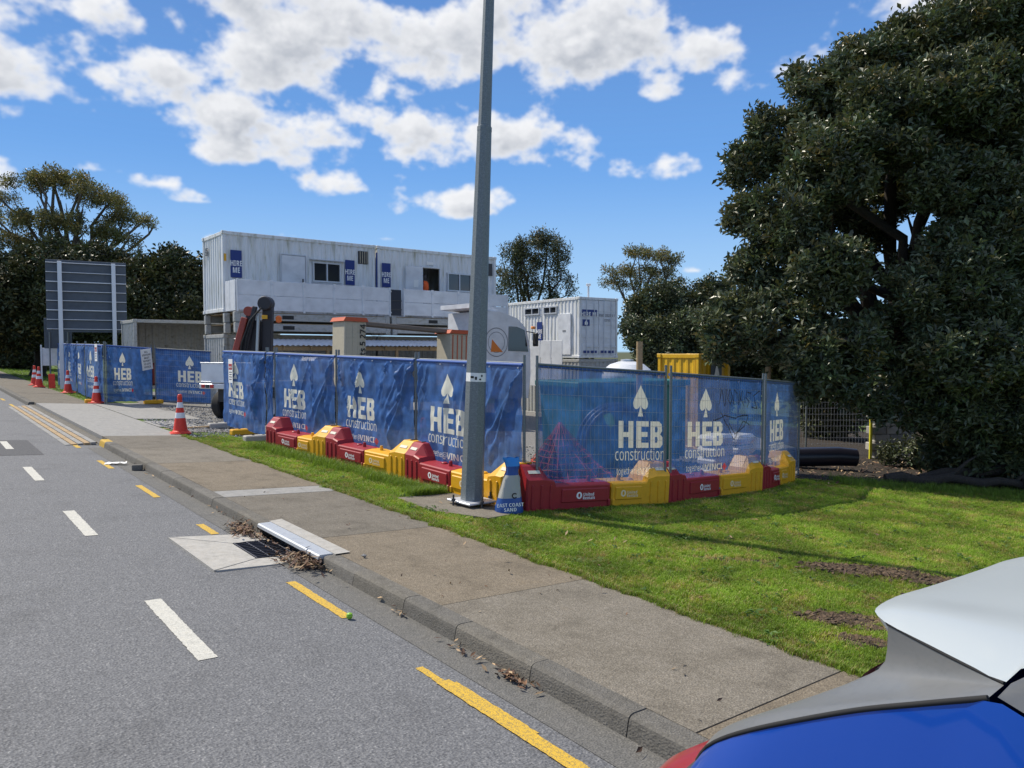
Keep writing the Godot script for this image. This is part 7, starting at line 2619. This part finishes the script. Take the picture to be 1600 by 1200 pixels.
	for j in 9:
		var f := j / 8.0
		var row := []
		for i in 61:
			var p: Vector3 = sl[i]
			var low := 0.3
			var y := lerpf(p.y, low, f)
			var z: float = p.z + [0.0, 0.02, 0.038, 0.05, 0.055, 0.05, 0.035, 0.0, -0.05][j] * (1.0 if i > 4 else 0.6 + 0.1 * i)
			var x := p.x - (0.14 * sin(minf(f * 2.2, 1.0) * PI * 0.5) * smoothstep(12.0, 0.0, float(i)))
			row.append(Vector3(x, y, z))
		flank.append(row)
	flank.reverse()
	both(o, "flank", flank, blue)
	# side glass
	both(o, "side_glass", patch(v3([[-0.51, 1.57, 0.845], [-0.443, 1.556, 0.862], [0.0, 1.446, 0.872], [0.7, 1.286, 0.875], [1.6, 1.15, 0.86]]), v3([[-0.5, 1.592, 0.81], [-0.44, 1.63, 0.765], [-0.1, 1.634, 0.71], [0.6, 1.615, 0.67], [1.12, 1.535, 0.63]]), v3([[-0.51, 1.57, 0.845], [-0.5, 1.592, 0.81]]), v3([[1.6, 1.15, 0.86], [1.12, 1.535, 0.63]]), 24, 6), stained(plain(Color(0.12, 0.125, 0.13), 0.15), M.panel_white.detail_albedo, 0.5, false))
	# rear glass, tailgate and bumper across the car
	var back := [[-0.79, 1.56], [-0.8, 1.5], [-0.83, 1.455], [-0.9, 1.395], [-1.045, 1.28]]
	var glass := []
	for q in back:
		var row := []
		for i in 13:
			var z := lerpf(-0.628, 0.628, i / 12.0)
			var c := 1.0 - pow(absf(z) / 0.628, 2)
			row.append(Vector3(q[0] + 0.02 * c, q[1] - 0.045 * c, z))
		glass.append(row)
	glass.reverse()
	var gs := Shape.new()
	gs.sheet(glass, true)
	part(o, "rear_glass", gs, M.dark_glass)
	var gate := []
	for q in [[-1.045, 1.28, 0.628], [-1.24, 1.115, 0.66], [-1.42, 0.94, 0.66], [-1.45, 0.75, 0.7], [-1.47, 0.6, 0.76], [-1.46, 0.42, 0.78], [-1.38, 0.3, 0.76]]:
		var row := []
		for i in 13:
			var z := lerpf(-q[2], q[2], i / 12.0)
			var c := 1.0 - pow(absf(z) / q[2], 2)
			row.append(Vector3(q[0] + 0.03 * c, q[1] - 0.04 * c, z))
		gate.append(row)
	gate.reverse()
	var ga := Shape.new()
	ga.sheet(gate, true)
	part(o, "tailgate", ga, blue)
	both(o, "tail_light", patch(v3([[-1.43, 0.8, 0.8], [-1.36, 0.94, 0.775], [-1.245, 1.095, 0.728]]), v3([[-1.49, 0.88, 0.63], [-1.4, 1.004, 0.65], [-1.255, 1.125, 0.655]]), v3([[-1.43, 0.8, 0.8], [-1.5, 0.83, 0.72], [-1.49, 0.88, 0.63]]), v3([[-1.245, 1.095, 0.728], [-1.25, 1.115, 0.69], [-1.255, 1.125, 0.655]]), 14, 8), lamp)
	both(o, "lamp_surround", patch(v3([[-1.3, 0.78, 0.83], [-1.27, 0.95, 0.8], [-1.235, 1.1, 0.738]]), v3([[-1.43, 0.795, 0.803], [-1.36, 0.937, 0.778], [-1.245, 1.096, 0.73]]), v3([[-1.3, 0.78, 0.83], [-1.43, 0.795, 0.803]]), v3([[-1.235, 1.1, 0.738], [-1.245, 1.096, 0.73]]), 10, 3), M.dark_steel)
	var wiper := Shape.new()
	wiper.tube([Vector3(-0.97, 1.35, 0.0), Vector3(-0.93, 1.385, 0.25), Vector3(-0.9, 1.4, 0.45)], 0.009, 6)
	part(o, "wiper", wiper, M.black)
	# windscreen, bonnet and nose, out of the frame
	var ws := Shape.new()
	var front := []
	for q in [[1.15, 1.63, 0.62], [1.5, 1.38, 0.7], [1.85, 1.12, 0.76]]:
		var row := []
		for i in 9:
			var z := lerpf(-q[2], q[2], i / 8.0)
			row.append(Vector3(q[0] + 0.12 * (1.0 - pow(absf(z) / q[2], 2)), q[1], z))
		front.append(row)
	ws.sheet(front, true)
	part(o, "windscreen", ws, M.dark_glass)
	var bn := Shape.new()
	var nose := []
	for q in [[1.85, 1.12, 0.85], [2.3, 1.05, 0.82], [2.65, 0.93, 0.7], [2.8, 0.75, 0.66], [2.82, 0.5, 0.66], [2.74, 0.3, 0.64]]:
		var row := []
		for i in 9:
			var z := lerpf(-q[2], q[2], i / 8.0)
			row.append(Vector3(q[0] + 0.1 * (1.0 - pow(absf(z) / q[2], 2)), q[1], z))
		nose.append(row)
	bn.sheet(nose, true)
	part(o, "bonnet", bn, blue)
	var fl := Shape.new()
	fl.box(Vector3(0.65, 0.3, 0.0), Vector3(4.0, 0.05, 1.5))
	part(o, "underbody", fl, M.black)
	for x in [-0.62, 1.98]:
		for z in [0.83, -0.83]:
			var ar := Shape.new()
			ar.xf = Transform3D(Basis(Vector3.RIGHT, PI / 2), Vector3(x, 0.36, z))
			ar.lathe([Vector2(0, -0.11), Vector2(0.4, -0.11), Vector2(0.4, 0.11), Vector2(0, 0.11)], 24)
			part(o, "wheel_arch", ar, M.black)
			wheel(o, Vector3(x, 0.38, z + signf(z) * 0.03), 0.335, 0.21)
